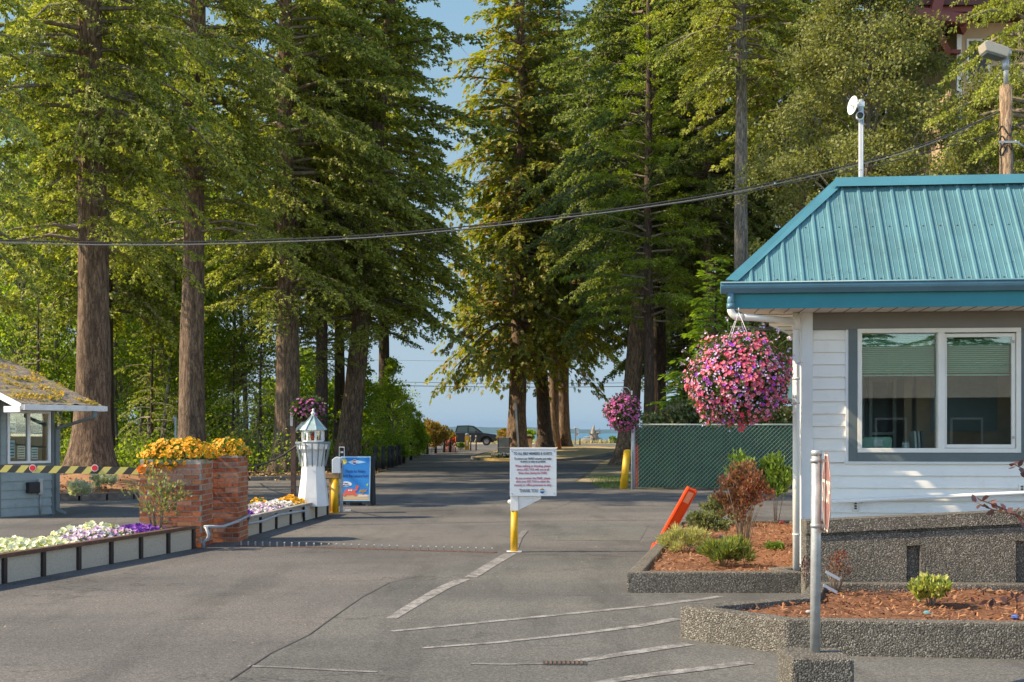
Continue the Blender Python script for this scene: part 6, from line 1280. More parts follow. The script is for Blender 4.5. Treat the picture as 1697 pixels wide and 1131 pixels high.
M['olive'] = leaf_mat('olive_leaves', [(0.10, 0.12, 0.03), (0.19, 0.20, 0.055), (0.29, 0.285, 0.10)], patch=0.5, pscale=0.6, trans=0.35, rough=0.6)
M['hornbeam'] = leaf_mat('sapling_leaves', [(0.12, 0.20, 0.02), (0.24, 0.33, 0.04), (0.38, 0.46, 0.08)], patch=0.4, pscale=0.6, trans=0.6)
M['autumn'] = leaf_mat('autumn_leaves', [(0.13, 0.16, 0.03), (0.26, 0.22, 0.05), (0.40, 0.17, 0.04), (0.22, 0.22, 0.06)], patch=0.8, pscale=0.5, trans=0.4)

def addwood(nb, W):
    nb.V.append(np.array(W.v)); nb.F.append(np.array([nb.n+i for f in W.f for i in f])); nb.S.append(np.array([len(f) for f in W.f])); nb.MI.append(np.ones(len(W.f), int)); nb.n += len(W.v)
def conifer(name, mat, Hc, R0, nbr, blade, nblade, step=0.15, droop=0.28, hang=0.35, prof=None, top=0.12, seed=1, sparse=1.0, width=0.22, lift=0.15, twigl=1.0, flat=False, gap=-0.20):
    """crown mesh with its base at z=0: limbs -> branchlets -> twigs of needle blades"""
    r_ = random.Random(seed); W = MB(); P = []; D = []; LEN = []
    prof = prof or (lambda h: (1-h)**0.75*(1.0 if h > 0.12 else 0.72+2.3*h))
    for i in range(nbr):
        h = (i+r_.random())/nbr; h = h**1.12
        L = max(0.35, R0*prof(h)*r_.uniform(0.5, 1.25)); az = i*2.39996+r_.uniform(-0.5, 0.5); z = h*Hc
        dr = droop*(1.25-0.9*h)*r_.uniform(0.7, 1.3); up = lift*r_.uniform(0.2, 1.6)+0.25*h
        ca, sa = math.cos(az), math.sin(az)
        def bp_(t): return Vector((ca*L*t, sa*L*t, z+L*(up*t-dr*t*t*1.6)))
        W.tube([bp_(0), bp_(0.3), bp_(0.6), bp_(0.92)], [0.018*L+0.012, 0.012*L+0.008, 0.008*L+0.004, 0.003], 4, cap=False)
        t = 0.16+0.2*r_.random()*(1-h)
        if L > 1.5 and r_.random() < 0.5:
            for _ in range(4):
                q0 = bp_(r_.uniform(0.25, 0.9)); q1 = q0+Vector((r_.uniform(-.5, .5), r_.uniform(-.5, .5), r_.uniform(-0.75, -0.15))); q2 = q1+Vector((r_.uniform(-.3, .3), r_.uniform(-.3, .3), r_.uniform(-0.5, 0.0))); W.tube([q0, q1, q2], [0.014, 0.009, 0.003], 3, cap=False)
        while t < 1.0:
            p = bp_(t); tang = (bp_(min(1, t+0.05))-bp_(t-0.05)).normalized()
            for sgn in (-1, 1):
                if r_.random() > sparse: continue
                bl = (0.30*L*(1.05-t)+0.28)*r_.uniform(0.6, 1.25); an = R(r_.uniform(40, 72))*sgn
                dd = Vector((tang.x*math.cos(an)-tang.y*math.sin(an), tang.x*math.sin(an)+tang.y*math.cos(an), tang.z)).normalized()
                s_ = 0.05
                while s_ < bl:
                    q = p+dd*s_+Vector((r_.uniform(-.06, .06), r_.uniform(-.06, .06), -hang*s_*s_*0.9+r_.uniform(-.06, .04)))
                    if noise.noise(q*0.8+Vector((seed*3.7, 0, 0))) < gap: s_ += step; continue
                    P.append(tuple(q)); D.append((dd.x+tang.x*0.4+r_.uniform(-.5, .5), dd.y+tang.y*0.4+r_.uniform(-.5, .5), dd.z-hang*s_*1.6+r_.uniform(-0.5, 0.25))); LEN.append(r_.uniform(0.65, 1.45)*twigl); s_ += step
            P.append(tuple(p)); D.append((tang.x, tang.y, tang.z-0.3)); LEN.append(1.0*twigl)
            t += max(0.03, step*1.35/L)
    P = np.array(P); D = np.array(D); LEN = np.array(LEN); n = len(P)
    # twig template: blades pointing forward and outward round the axis
    tv = []; tf = []
    for k in range(nblade):
        a = 2*math.pi*k/nblade+0.3*k; s0 = 0.75*k/nblade; sp = 0.75 if k < nblade-1 else 0.1
        if flat: a = (0 if k % 2 else math.pi)+0.3*math.sin(k*2.1)
        d = Vector((math.cos(a)*sp, 1.0, math.sin(a)*sp)).normalized(); sd = d.cross(Vector((math.sin(a), 0.3, -math.cos(a)))).normalized() if not flat else d.cross(Vector((0.2, 0, 1))).normalized()
        bl = 1.0*(1-0.25*k/nblade); o = Vector((0, s0*1.6, 0)); m_ = o+d*bl*0.45; e = o+d*bl; b0 = len(tv)
        tv += [tuple(o), tuple(m_-sd*width*bl), tuple(e), tuple(m_+sd*width*bl)]; tf.append((b0, b0+3, b0+2, b0+1))
    nb = NB(); nb.add(tv, tf, P, frames(D, rng.uniform(0, 6.28, n) if not flat else rng.uniform(-0.5, 0.5, n)), blade*LEN)
    addwood(nb, W); me = nb.mesh(name, [mat, 'limb']); print(name, n, 'twigs', n*nblade, 'faces'); return me

def broad(name, mat, r, H, n, leaf, ncl=90, seed=1, spread=0.33, trunk_h=0.0, squash=1.0, hollow=0.3, shape=None, tv=LEAF_V, tf=LEAF_F, droopy=0.0):
    """leafy crown with base z=0: clumps of leaves at the ends of limbs"""
    r_ = random.Random(seed); C_ = []; W = MB()
    while len(C_) < ncl:
        h = r_.random(); rad = r*(shape(h) if shape else math.sqrt(max(0, 1-(2*h-0.95)**2)*1.0)+0.0)
        a = r_.uniform(0, 6.28); k = r_.uniform(hollow, 1)**0.6; C_.append((rad*k*math.cos(a), rad*k*math.sin(a), h*H))
    for c in C_[::2]:
        z0 = max(-trunk_h*0.3, c[2]-0.9*math.hypot(c[0], c[1])-0.3); W.tube([(0, 0, z0), (c[0]*0.5, c[1]*0.5, z0+(c[2]-z0)*0.55), c], [0.035, 0.02, 0.006], 4, cap=False)
    C_ = np.array(C_); idx = rng.integers(0, ncl, n); dd = rnd_dirs(n); sz = rng.uniform(0.6, 1.3, ncl)[idx]
    P = C_[idx]+dd*(rng.uniform(0, 1, n)**0.5)[:, None]*(spread*r*sz)[:, None]*np.array([[1, 1, 0.75*squash]])
    nb = NB(); nb.add(tv, tf, P, frames(rnd_dirs(n, 0.25-droopy), rng.uniform(0, 6.28, n)), rng.uniform(0.65, 1.3, n)*leaf); addwood(nb, W); return nb.mesh(name, [mat, 'limb'])

def trunk_mesh(p0, p1, r0, r1, mat, flare=0.5, seed=0, n=22, m=26, bend=0.0, flute=0.05, world_off=None):
    b = MB(); vs = []; p0 = Vector(p0); p1 = Vector(p1); L = (p1-p0).length
    for i in range(m+1):
        t = (i/m)**1.5; c = p0.lerp(p1, t); c += Vector((bend*math.sin(t*math.pi)+0.25*r0*noise.noise((t*3, seed, 0)), 0, 0)); hgt = t*L
        r = r0+(r1-r0)*t; fl = flare*r0*math.exp(-hgt/(0.9*r0+0.25))+0.22*flare*r0*math.exp(-hgt/2.2)
        for k in range(n):
            a = 2*math.pi*k/n
            root = 1+0.55*(0.5+0.5*math.sin(a*5+seed))*math.exp(-hgt/0.5)*flare
            rr = (r+fl)*root*(1+flute*noise.noise((math.cos(a)*1.8, math.sin(a)*1.8, hgt*0.6+seed*7))+flute*0.5*noise.noise((math.cos(a)*6, math.sin(a)*6, hgt*0.4+seed)))
            vs.append((c.x+rr*math.cos(a), c.y+rr*math.sin(a), c.z+(-0.05 if i == 0 else 0)))
    b.add(vs, [(i*n+k, i*n+(k+1) % n, (i+1)*n+(k+1) % n, (i+1)*n+k) for i in range(m) for k in range(n)], True); return b

def tree(name, label, cat, base, top, r0, r1, bark, crown=None, cz=5.0, cs=(1, 1, 1), rz=0.0, group=None, flare=0.5, seed=0, extra=(), bend=0.0, m=26, n=22, flute=0.05):
    t = thing(name, base, label, cat, group)
    b = trunk_mesh(base, top, r0, r1, bark, flare, seed, n, m, bend, flute); b.build('trunk', bark, t)
    B = Vector(base); T = Vector(top)
    for me, z, s_, rot, off_ in ([(crown, cz, cs, rz, (0, 0))] if crown else [])+list(extra):
        k = (z-B.z)/(T.z-B.z); p = B.lerp(T, min(1, max(0, k)))
        link('crown', me, t, (p.x-B.x+off_[0], p.y-B.y+off_[1], z-B.z), rot, s_)
    return t

prF = lambda h: (1-h)**0.52*(1.0 if h > 0.15 else 0.65+2.3*h)
FIR_A = conifer('fir_crown_near', 'fir', 21, 4.6, 200, 0.125, 7, step=0.15, seed=3, prof=prF, hang=0.30)
FIR_B = conifer('fir_crown_far', 'fir', 22, 5.4, 200, 0.19, 7, step=0.21, seed=8, prof=prF, hang=0.35, width=0.24)
FIR_C = conifer('fir_crown_dark', 'fir_dark', 24, 5.8, 200, 0.21, 7, step=0.23, seed=15, prof=prF, hang=0.30, width=0.24)
PINE = conifer('pine_crown', 'fir_bright', 16, 3.9, 110, 0.2, 8, step=0.2, seed=21, droop=0.12, hang=0.05, lift=0.2, width=0.14)
CED = conifer('cedar_crown', 'cedar', 30, 6.3, 260, 0.21, 6, step=0.22, seed=31, droop=0.30, hang=0.75, width=0.28, flat=True, prof=lambda h: (1-h)**0.45*(1.0 if h > 0.12 else 0.8+1.7*h))
CEDL = conifer('cedar_crown_light', 'cedar_light', 6.2, 2.0, 80, 0.13, 7, step=0.13, seed=41, droop=0.20, hang=0.9, width=0.26, flat=True)
WHORL = conifer('fir_lower_branches', 'fir', 4.0, 4.2, 26, 0.13, 7, step=0.15, seed=51, prof=lambda h: 0.8+0.2*math.sin(h*9), hang=0.5, droop=0.3)
LG_ = 'tall firs left of the road'
def gx(xp, d): return (xp-CX)*d/F_PX
def T3(x, y, d): p = px(x, y, d); return p
# left group: (pixel of base x, depth, pixel x of the trunk at y=300)
X = gx(151, 35); tree('douglas_fir', 'largest fir trunk standing in the mulch bed beside the booth', 'fir tree', (X, 35, 0.2), (X+0.0, 35.0, 30), 0.50, 0.10, 'bark', FIR_A, 9.2, (1.0, 1.0, 1.0), 0.3, LG_, 0.62, 1, extra=[(WHORL, 7.0, (0.9, 0.9, 0.8), 1.0, (0, 0)), (WHORL, 10.5, (0.9, 0.9, 1), 2.6, (0, 0))], n=36, m=60, flute=0.10)
X = gx(317, 43); tree('douglas_fir', 'straight fir trunk directly behind the golden flowers', 'fir tree', (X, 43, 0), (X+0.35, 43, 31), 0.46, 0.10, 'bark', FIR_A, 10.5, (1.05, 1.05, 0.98), 2.2, LG_, 0.35, 2, extra=[(WHORL, 8.6, (1, 1, 0.8), 3.0, (0, 0)), (WHORL, 12, (1, 1, 1), 1.0, (0, 0))], n=30, m=50, flute=0.10)
X = gx(476, 50); tree('douglas_fir', 'fir trunk behind the model lighthouse, left of the leaning one', 'fir tree', (X, 50, 0), (X-0.1, 50, 31), 0.52, 0.10, 'bark', FIR_B, 9.3, (0.95, 0.95, 0.95), 4.0, LG_, 0.35, 3, extra=[(WHORL, 6.8, (1.1, 1.1, 0.9), 5.0, (0, 0))], n=28, m=40, flute=0.10)
X = gx(533, 54); tree('douglas_fir', 'thinner fir trunk between the lighthouse and the leaning trunk', 'fir tree', (X, 54, 0), (X, 54, 26), 0.30, 0.08, 'bark_dark', FIR_B, 8.5, (0.8, 0.8, 0.8), 1.0, LG_, 0.3, 4, extra=[(WHORL, 4.6, (0.5, 0.5, 0.35), 5.0, (0, 0))])
X = gx(573, 56); tree('douglas_fir', 'fir trunk leaning right behind the blue sidewalk sign', 'fir tree', (X, 56, 0), (X+2.9, 56, 30), 0.52, 0.10, 'bark', FIR_B, 7.8, (1.3, 1.3, 1.0), 0.0, LG_, 0.4, 5, extra=[(WHORL, 6.2, (1.05, 1.05, 0.8), 2.0, (0, 0))], n=28, m=40, flute=0.10)
tree('douglas_fir', 'fir whose crown reaches in at the upper left corner', 'fir tree', (-14.4, 28, 0), (-14.4, 28, 27), 0.45, 0.1, 'bark', FIR_A, 4.6, (0.95, 0.95, 0.95), 5.2, LG_, 0.4, 6)
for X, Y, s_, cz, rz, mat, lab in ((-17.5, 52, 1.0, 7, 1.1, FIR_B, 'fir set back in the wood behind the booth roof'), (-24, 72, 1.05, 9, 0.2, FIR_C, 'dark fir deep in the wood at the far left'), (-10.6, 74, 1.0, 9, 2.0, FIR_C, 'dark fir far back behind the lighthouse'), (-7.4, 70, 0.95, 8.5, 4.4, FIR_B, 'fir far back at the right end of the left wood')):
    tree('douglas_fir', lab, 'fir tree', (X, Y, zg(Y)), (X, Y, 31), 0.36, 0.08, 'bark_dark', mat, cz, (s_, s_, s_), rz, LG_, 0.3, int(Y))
# hemlock saplings under the firs
HEM = conifer('hemlock_crown', 'fir', 7.5, 2.4, 46, 0.10, 7, step=0.17, seed=61, droop=0.32, hang=0.5, prof=lambda h: (1-h)**0.6)
for i, (xp, d, s_, lab) in enumerate(((430, 52, 0.95, 'young hemlock with drooping boughs left of the lighthouse'), (250, 55, 0.9, 'young hemlock between the two big trunks'), (60, 44, 0.85, 'young hemlock rising behind the booth'), (385, 60, 0.8, 'small hemlock deeper in the wood right of the straight trunk'), (-60, 50, 1.0, 'young hemlock at the far left edge of the wood'))):
    X = gx(xp, d); tree('hemlock', lab, 'hemlock tree', (X, d, 0), (X+0.1, d, 8*s_), 0.09, 0.02, 'bark_dark', HEM, 0.9, (s_, s_, s_), i*1.3, 'young hemlocks under the firs', 0.2, i, m=12, n=8)
# alder wood
AL = [broad('alder_crown', 'alder', 2.3, 11, 13000, 0.15, 150, seed=s, spread=0.36, shape=lambda h: 0.55+0.45*math.sin(min(1, h*1.1)*math.pi)) for s in (1, 2, 3)]
r_ = random.Random(5); k = 0
for xp, d in ((20, 58), (90, 62), (205, 60), (222, 66), (270, 58), (290, 70), (350, 66), (402, 62), (398, 72), (-30, 66), (130, 74), (60, 80), (330, 82), (245, 84), (180, 78)):
    X = gx(xp, d)+r_.uniform(-.4, .4); H = r_.uniform(13, 17); s_ = r_.uniform(0.95, 1.2); w_ = ('slender pale alder trunk', 'thin alder leaning a little', 'straight young alder', 'crooked alder')[k % 4]
    where = 'left of the largest trunk' if xp < 130 else 'between the two straight fir trunks' if xp < 320 else 'between the straight fir and the lighthouse' if xp < 480 else 'behind the leaning fir'
    tree('alder', f'{w_} {where}, {("near the kerb", "half way in", "far back")[0 if d < 63 else 1 if d < 74 else 2]}'+(' rightmost' if xp == 330 else ''), 'alder tree', (X, d, zg(d)), (X+r_.uniform(-1.2, 1.2), d, H+2), r_.uniform(0.10, 0.17), 0.03, 'bark_grey', AL[k % 3], r_.uniform(2.6, 4.2), (s_, s_, s_*1.02), r_.uniform(0, 6), 'slender alders in the wood', 0.2, k, bend=r_.uniform(-0.6, 0.6), m=16, n=8); k += 1
# undergrowth of the wood: one mass
n = 90000; ux_ = rng.uniform(-44, -6.5, n); uy_ = rng.uniform(46, 92, n); uz_ = rng.uniform(0, 1, n)**0.7
hh = np.array([max(0.0, 0.9+1.6*noise.noise((x*0.35, y*0.35, 0))+(4.0 if y > 84 else 0)) for x, y in zip(ux_, uy_)]); ok = (ux_ < -6.8-(uy_ < 60)*1.4) & (hh > 0.5); ux_, uy_, uz_, hh = ux_[ok], uy_[ok], uz_[ok], hh[ok]; n = len(ux_)
P = np.stack([ux_, uy_, uz_*hh+np.array([zg(y) for y in uy_])], 1); nb = NB(); nb.add(LEAF_V, LEAF_F, P, frames(rnd_dirs(n, 0.3), rng.uniform(0, 6, n)), rng.uniform(0.09, 0.18, n)); o = link('undergrowth', nb.mesh('undergrowth', ['alder']), kind='stuff'); tag(o, 'leafy undergrowth filling the wood between the trunks on the left', 'undergrowth')
n = 60000; P = np.stack([rng.uniform(-48, -8.5, n), rng.uniform(88, 93, n), 0.4+7.5*rng.uniform(0, 1, n)], 1); P = P[(P[:, 2] < 5.2+3.0*np.sin(P[:, 0]*0.7)+1.2*np.sin(P[:, 0]*2.3))]; n = len(P); nb = NB(); nb.add(LEAF_V, LEAF_F, P, frames(rnd_dirs(n, 0.2), rng.uniform(0, 6, n)), rng.uniform(0.25, 0.45, n)); o = link('thicket', nb.mesh('thicket', ['alder']), kind='stuff'); tag(o, 'leafy thicket closing the far side of the wood on the left', 'thicket')
# row of young trees along the left road edge
HB = [broad('sapling_crown', 'hornbeam', 1.15, 4.6, 5200, 0.12, 80, seed=s, spread=0.30, shape=lambda h: (1.0-h)**0.75*(0.75+0.5*h)+0.06, hollow=0.1) for s in (11, 12)]
for i, (xp, yt, d) in enumerate(((598, 600, 57), (622, 640, 60), (650, 598, 63), (668, 655, 67), (682, 672, 71), (694, 684, 76))):
    X = gx(xp, d); H = (HY-yt)*d/F_PX+1.6-zg(d); s_ = H/4.9; o_ = 'first second third fourth fifth sixth seventh eighth'.split()[i]
    tree('young_tree', ('tallest of the narrow bright young trees behind the chain bollards' if i == 2 else f'{o_} narrow bright green young tree behind the black bollards, {("nearest the leaning fir", "left of the tallest", "", "just right of the tallest", "fourth from the right", "farthest along the road", "in front of the tallest", "nearest the blue sign")[i]}'), 'young tree', (X, d, zg(d)), (X+0.05, d, zg(d)+H*0.9), 0.05, 0.015, 'bark_grey', HB[i % 2], zg(d)+0.3*s_, (s_*(0.8 if i == 2 else 1.15), s_*1.1, s_), i*1.1, 'bright young trees along the left road edge', 0.2, i, m=10, n=8)
M['bush_green'] = M['hornbeam']
def bush(xp, yb, wpx, hpx, mat, label, n=2600, leaf=0.11, d=None, group='bushes near the shore road'):
    X, Y = at(xp, yb) if d is None else (gx(xp, d), d); w_ = wpx*Y/F_PX/2; h = hpx*Y/F_PX
    return shrub('bush', label, 'bush', (X, Y, zg(Y)), (w_*0.85, w_*0.75, h*0.38), n, mat, leaf, stems=8, clump=34, z0=0.25, elong=2, group=group)
bush(712, 752, 60, 62, 'autumn', 'rounded bush turning orange at the end of the black bollard row', 3600, 0.13)
bush(735, 748, 46, 48, 'autumn', 'smaller reddish bush next to the dark pickup', 2600, 0.13)
bush(690, 760, 50, 70, 'hornbeam', 'bright green bush left of the orange tinted one', 3600, 0.12)
bush(662, 770, 44, 52, 'hornbeam', 'bright green bush behind the middle of the bollard row', 2600, 0.11)
bush(763, 746, 18, 14, 'leaf_fresh', 'low green clump beside the yellow meter', 500, 0.10)
bush(833, 741, 26, 34, 'autumn', 'olive bush just left of the island trunks', 1600, 0.14, d=108)
bush(878, 741, 22, 34, 'hornbeam', 'green bush seen between the two left island trunks', 1400, 0.14, d=108)
bush(1018, 738, 20, 12, 'leaf_fresh', 'low green beach plants right of the driftwood', 400, 0.15, d=121)

# right group on the island
RG = 'tall trees on the island in the road'
def isl_tree(name, label, cat, xb, xt, d, r0, crown, cz, cs, rz, bark='bark', seed=0, **k):
    z0 = zg(d)+0.12; X = gx(xb, d); dx = (xt-xb)*d/F_PX      # xt: pixel x of the trunk where y=560
    hz = 1.6+158*d/F_PX; top = 34; XT = X+dx*(top-z0)/(hz-z0)*0.6
    return tree(name, label, cat, (X, d, z0), (XT, d, top), r0, 0.12, bark, crown, cz, cs, rz, RG, 0.35, seed, n=26, m=40, flute=0.10, **k)
isl_tree('red_cedar', 'yellow green cedar with the thickest pale trunk on the island, leftmost of the island trees', 'cedar tree', 857, 861, 82, 0.62, CED, 6.6, (1.05, 1.05, 1.06), 0.5, 'bark', 11)
isl_tree('douglas_fir', 'dark island trunk leaning left right beside the cedar', 'fir tree', 904, 884, 85, 0.50, FIR_C, 11, (1.0, 1.0, 1.0), 1.9, 'bark_dark', 12)
isl_tree('douglas_fir', 'left one of the twin trunks at the right end of the island', 'fir tree', 918, 913, 91, 0.40, FIR_B, 10.0, (1.2, 1.2, 1.0), 2.9, 'bark', 13)
isl_tree('douglas_fir', 'slim fir behind the twin trunks whose boughs fill the gap to the right', 'fir tree', 938, 940, 98, 0.2, FIR_C, 8.0, (1.0, 1.0, 1.0), 1.4, 'bark', 15)
isl_tree('douglas_fir', 'right one of the twin trunks at the right end of the island', 'fir tree', 935, 931, 92, 0.44, FIR_B, 9.0, (1.35, 1.35, 1.05), 0.9, 'bark', 14)
# right side behind the fence
RS = 'big trees behind the green fence'
def rtree(name, label, cat, X, Y, r0, crown, cz, cs, rz, bark='bark_dark', dx=0.0, seed=0, top=33, extra=(), flare=0.4):
    return tree(name, label, cat, (X, Y, zg(Y)), (X+dx, Y, top), r0, 0.1, bark, crown, cz, cs, rz, RS, flare, seed, extra=extra, n=24, m=34, flute=0.09)
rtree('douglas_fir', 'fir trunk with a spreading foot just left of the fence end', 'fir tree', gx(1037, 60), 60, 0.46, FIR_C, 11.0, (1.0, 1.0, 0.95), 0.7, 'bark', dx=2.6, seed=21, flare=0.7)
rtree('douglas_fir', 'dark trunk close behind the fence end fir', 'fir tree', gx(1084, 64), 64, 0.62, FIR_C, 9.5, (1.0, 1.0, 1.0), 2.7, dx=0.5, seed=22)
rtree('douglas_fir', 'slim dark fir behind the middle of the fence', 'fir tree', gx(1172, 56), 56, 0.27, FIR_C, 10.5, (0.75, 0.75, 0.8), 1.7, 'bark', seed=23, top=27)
rtree('douglas_fir', 'tall fir whose bare grey trunk shows beside the teal roof', 'fir tree', gx(1228, 46), 46, 0.31, FIR_A, 15.0, (0.95, 0.95, 0.8), 3.7, 'bark_grey', seed=24, top=32)
rtree('pine', 'bright yellow green pine left of the tall bare trunk', 'pine tree', gx(1075, 54), 54, 0.25, PINE, 6.6, (0.95, 0.95, 0.95), 0.2, seed=25, top=22)
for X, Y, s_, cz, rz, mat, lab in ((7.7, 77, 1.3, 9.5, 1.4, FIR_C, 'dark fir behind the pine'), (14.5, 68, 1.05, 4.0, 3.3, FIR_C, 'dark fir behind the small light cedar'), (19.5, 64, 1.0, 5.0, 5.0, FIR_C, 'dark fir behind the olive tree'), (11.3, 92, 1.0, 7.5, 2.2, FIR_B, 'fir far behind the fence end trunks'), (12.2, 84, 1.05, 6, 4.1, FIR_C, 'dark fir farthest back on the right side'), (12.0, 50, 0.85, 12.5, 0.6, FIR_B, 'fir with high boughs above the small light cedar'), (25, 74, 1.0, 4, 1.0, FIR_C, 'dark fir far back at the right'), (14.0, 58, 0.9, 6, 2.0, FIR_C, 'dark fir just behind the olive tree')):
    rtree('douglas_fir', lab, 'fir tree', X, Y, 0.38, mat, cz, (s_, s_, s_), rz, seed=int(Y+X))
X = gx(1182, 39); tree('young_cedar', 'small bright green cedar with drooping fronds behind the fence', 'cedar tree', (X, 39, 0), (X+0.1, 39, 7.0), 0.09, 0.02, 'bark_dark', CEDL, 1.0, (1.05, 1.05, 1.0), 0.4, None, 0.3, 5, m=12, n=8)
X = gx(1130, 38.5); tree('young_cedar', 'low drooping cedar bough tree left of the small bright cedar', 'cedar tree', (X, 38.5, 0), (X+0.1, 38.5, 3.2), 0.06, 0.02, 'bark_dark', CEDL, 1.2, (0.8, 0.8, 0.38), 2.4, None, 0.3, 6, m=12, n=8)
OL = broad('olive_crown', 'olive', 4.0, 13.5, 110000, 0.092, 300, seed=77, spread=0.165, shape=lambda h: (0.85+0.15*math.sin(h*3)) if h < 0.45 else max(0.12, 1.0-(h-0.45)*1.45), hollow=0.15)
t = tree('birch', 'large pale olive leaved birch rising behind the teal roof', 'birch tree', (gx(1435, 37), 37, 0), (gx(1440, 37), 37, 15), 0.16, 0.04, 'bark_grey', OL, 2.6, (1.04, 1.04, 1.0), 0.4, None, 0.3, 9)
t = tree('birch', 'second olive leaved birch between the apartment house and the utility pole', 'birch tree', (gx(1650, 40), 40, 0), (gx(1645, 40), 40, 13), 0.14, 0.04, 'bark_grey', OL, 1.2, (0.78, 0.8, 0.90), 2.4, None, 0.3, 19)
X = gx(1712, 34); tree('douglas_fir', 'dark fir at the right edge behind the utility pole', 'fir tree', (X, 34, 0), (X, 34, 28), 0.3, 0.08, 'bark_dark', FIR_A, 4.0, (0.72, 0.72, 1.0), 1.4, RS, 0.3, 33)

# ================================================================ apartment house with red timber brackets
M['stucco'] = paint('tan_stucco', (0.50, 0.36, 0.24), 0.8, 0.06, 0.6); M['red_timber'] = paint('red_timber', (0.20, 0.045, 0.035), 0.6, 0.1, 1.5); M['soffit_red'] = paint('dark_red_soffit', (0.10, 0.03, 0.025), 0.7, 0.1)
D = 52; ax0 = gx(1588, D); t = thing('apartment_house', (ax0+5, D+4, 0), 'tall tan apartment house with dark red timber brackets behind the trees', 'building')
b = MB(); b.box(ax0, ax0+14, D, D+10, 0, 21.5); b.build('wall', 'stucco', t)
zt = 1.6+(HY-38)*D/F_PX
b = MB(); b.add([(ax0-3.0, D-2.2, zt), (ax0+15, D-2.2, zt), (ax0+15, D+11, zt), (ax0-3.0, D+11, zt), (ax0+6, D-2.2, zt+4.5), (ax0+6, D+11, zt+4.5)], [(0, 3, 2, 1), (0, 1, 4), (3, 5, 2), (0, 4, 5, 3), (1, 2, 5, 4)]); rf = b.build('roof', 'soffit_red', t)
b = MB(); [b.box(ax0-2.9, ax0+0.0, D-2.0+k*0.8, D-1.85+k*0.8, zt-0.22, zt-0.005) for k in range(8)]; b.build('rafter', 'red_timber', rf)
def beam(x0, y0, x1, y1, w_=0.35, d0=D-2.3, d1=D-2.3):
    b = MB(); b.bar(px(x0, y0, d0), px(x1, y1, d1), w_, w_, up=(0, 1, 0)); b.build('bracket', 'red_timber', t)
beam(1540, 58, 1556, -6, 0.42); beam(1570, -4, 1594, 50, 0.42, D-2.0, D-0.3); beam(1546, 44, 1568, 90, 0.34, D-2.0, D-0.2); beam(1500, 20, 1600, 34, 0.4)
b = MB(); b.box(ax0-1.6, ax0+0.01, D-0.3, D+0.0, 1.6+(HY-92)*D/F_PX, 1.6+(HY-86)*D/F_PX); b.build('balcony_beam', 'red_timber', t)
for k, (xx, zz) in enumerate([(ax0+0.35, zt-2.6), (ax0+3.5, zt-2.6), (ax0+6.5, zt-2.6), (ax0+0.9, zt-6.0), (ax0+3.8, zt-6), (ax0+0.9, zt-9.4), (ax0+4.2, zt-9.4)]):
    b = MB(); b.box(xx, xx+1.0, D-0.04, D-0.001, zz, zz+1.9); o = b.build('window', 'white', t); b = MB(); b.box(xx+0.1, xx+0.9, D-0.05, D-0.041, zz+0.1, zz+1.8); b.build('pane', 'dark', o)
b = MB(); b.box(ax0-0.08, ax0+0.12, D-0.08, D-0.002, 0, zt-0.23); b.build('corner_trim', 'white', t)

M['bin_grey'] = paint('stand_grey', (0.30, 0.28, 0.25), 0.6)
# ================================================================ pickup on the shore road
TD = 112.0; tz = zg(TD)+0.006; TX1 = gx(824, TD)     # front bumper (right)
t = thing('pickup_truck', (TX1-2.9, TD, tz), 'dark grey pickup truck passing on the shore road', 'pickup truck')
M['car_paint'] = paint('car_paint', (0.030, 0.034, 0.042), 0.28, 0.05); M['tyre'] = soft_mat('tyre', (0.02, 0.02, 0.02)); M['car_glass'] = soft_mat('car_glass', (0.10, 0.16, 0.17)); M['car_glass'].node_tree.nodes['Principled BSDF'].inputs['Roughness'].default_value = 0.08
def tk(a, c, y): return (TX1-a, TD+y, tz+c)
side_p = [(0.0, 0.50), (0.02, 0.88), (0.12, 1.02), (1.25, 1.16), (1.35, 1.18), (5.75, 1.16), (5.8, 0.55), (5.5, 0.42), (4.95, 0.40), (4.85, 0.68), (4.55, 0.84), (4.2, 0.84), (3.9, 0.68), (3.8, 0.38), (1.55, 0.36), (1.45, 0.66), (1.15, 0.84), (0.8, 0.84), (0.52, 0.66), (0.42, 0.42), (0.1, 0.40)]
b = MB(); b.prism(side_p, -0.95, 0.95, tk); b.build('body', 'car_paint', t, bevel=0.05)
cab = [(1.3, 1.185), (2.15, 1.80), (2.6, 1.86), (3.7, 1.83), (3.9, 1.19)]
b = MB(); b.box(TX1-5.3, TX1-0.3, TD-0.75, TD+0.75, tz+0.3, tz+0.9); b.build('underbody', 'black', t)
b = MB(); b.prism(cab, -0.82, 0.82, tk); b.build('cab', 'car_paint', t, bevel=0.04)
for sy in (-1, 1):
    for q in ([(1.65, 1.24), (2.25, 1.70), (2.62, 1.76), (2.62, 1.24)], [(2.72, 1.24), (2.72, 1.76), (3.6, 1.74), (3.72, 1.24)]): b = MB(); b.prism(q, sy*0.822, sy*0.835, tk); b.build('side_window', 'car_glass', t)
b = MB(); b.add([tk(1.36, 1.26, -0.72), tk(2.08, 1.775, -0.70), tk(2.08, 1.775, 0.70), tk(1.36, 1.26, 0.72)], [(0, 1, 2, 3)]); b.v = [(x+0.03, y, z+0.03) for x, y, z in b.v]; b.build('windscreen', 'car_glass', t)
for a in (0.98, 4.38):
    for sy in (-0.84, 0.84):
        b = MB(); b.tube([tk(a, 0.36, sy-0.12), tk(a, 0.36, sy+0.12)], 0.37, 20); o = b.build('wheel', 'tyre', t); b = MB(); b.tube([tk(a, 0.36, sy-0.13), tk(a, 0.36, sy+0.13)], 0.22, 14); b.build('rim', 'bin_grey', o)
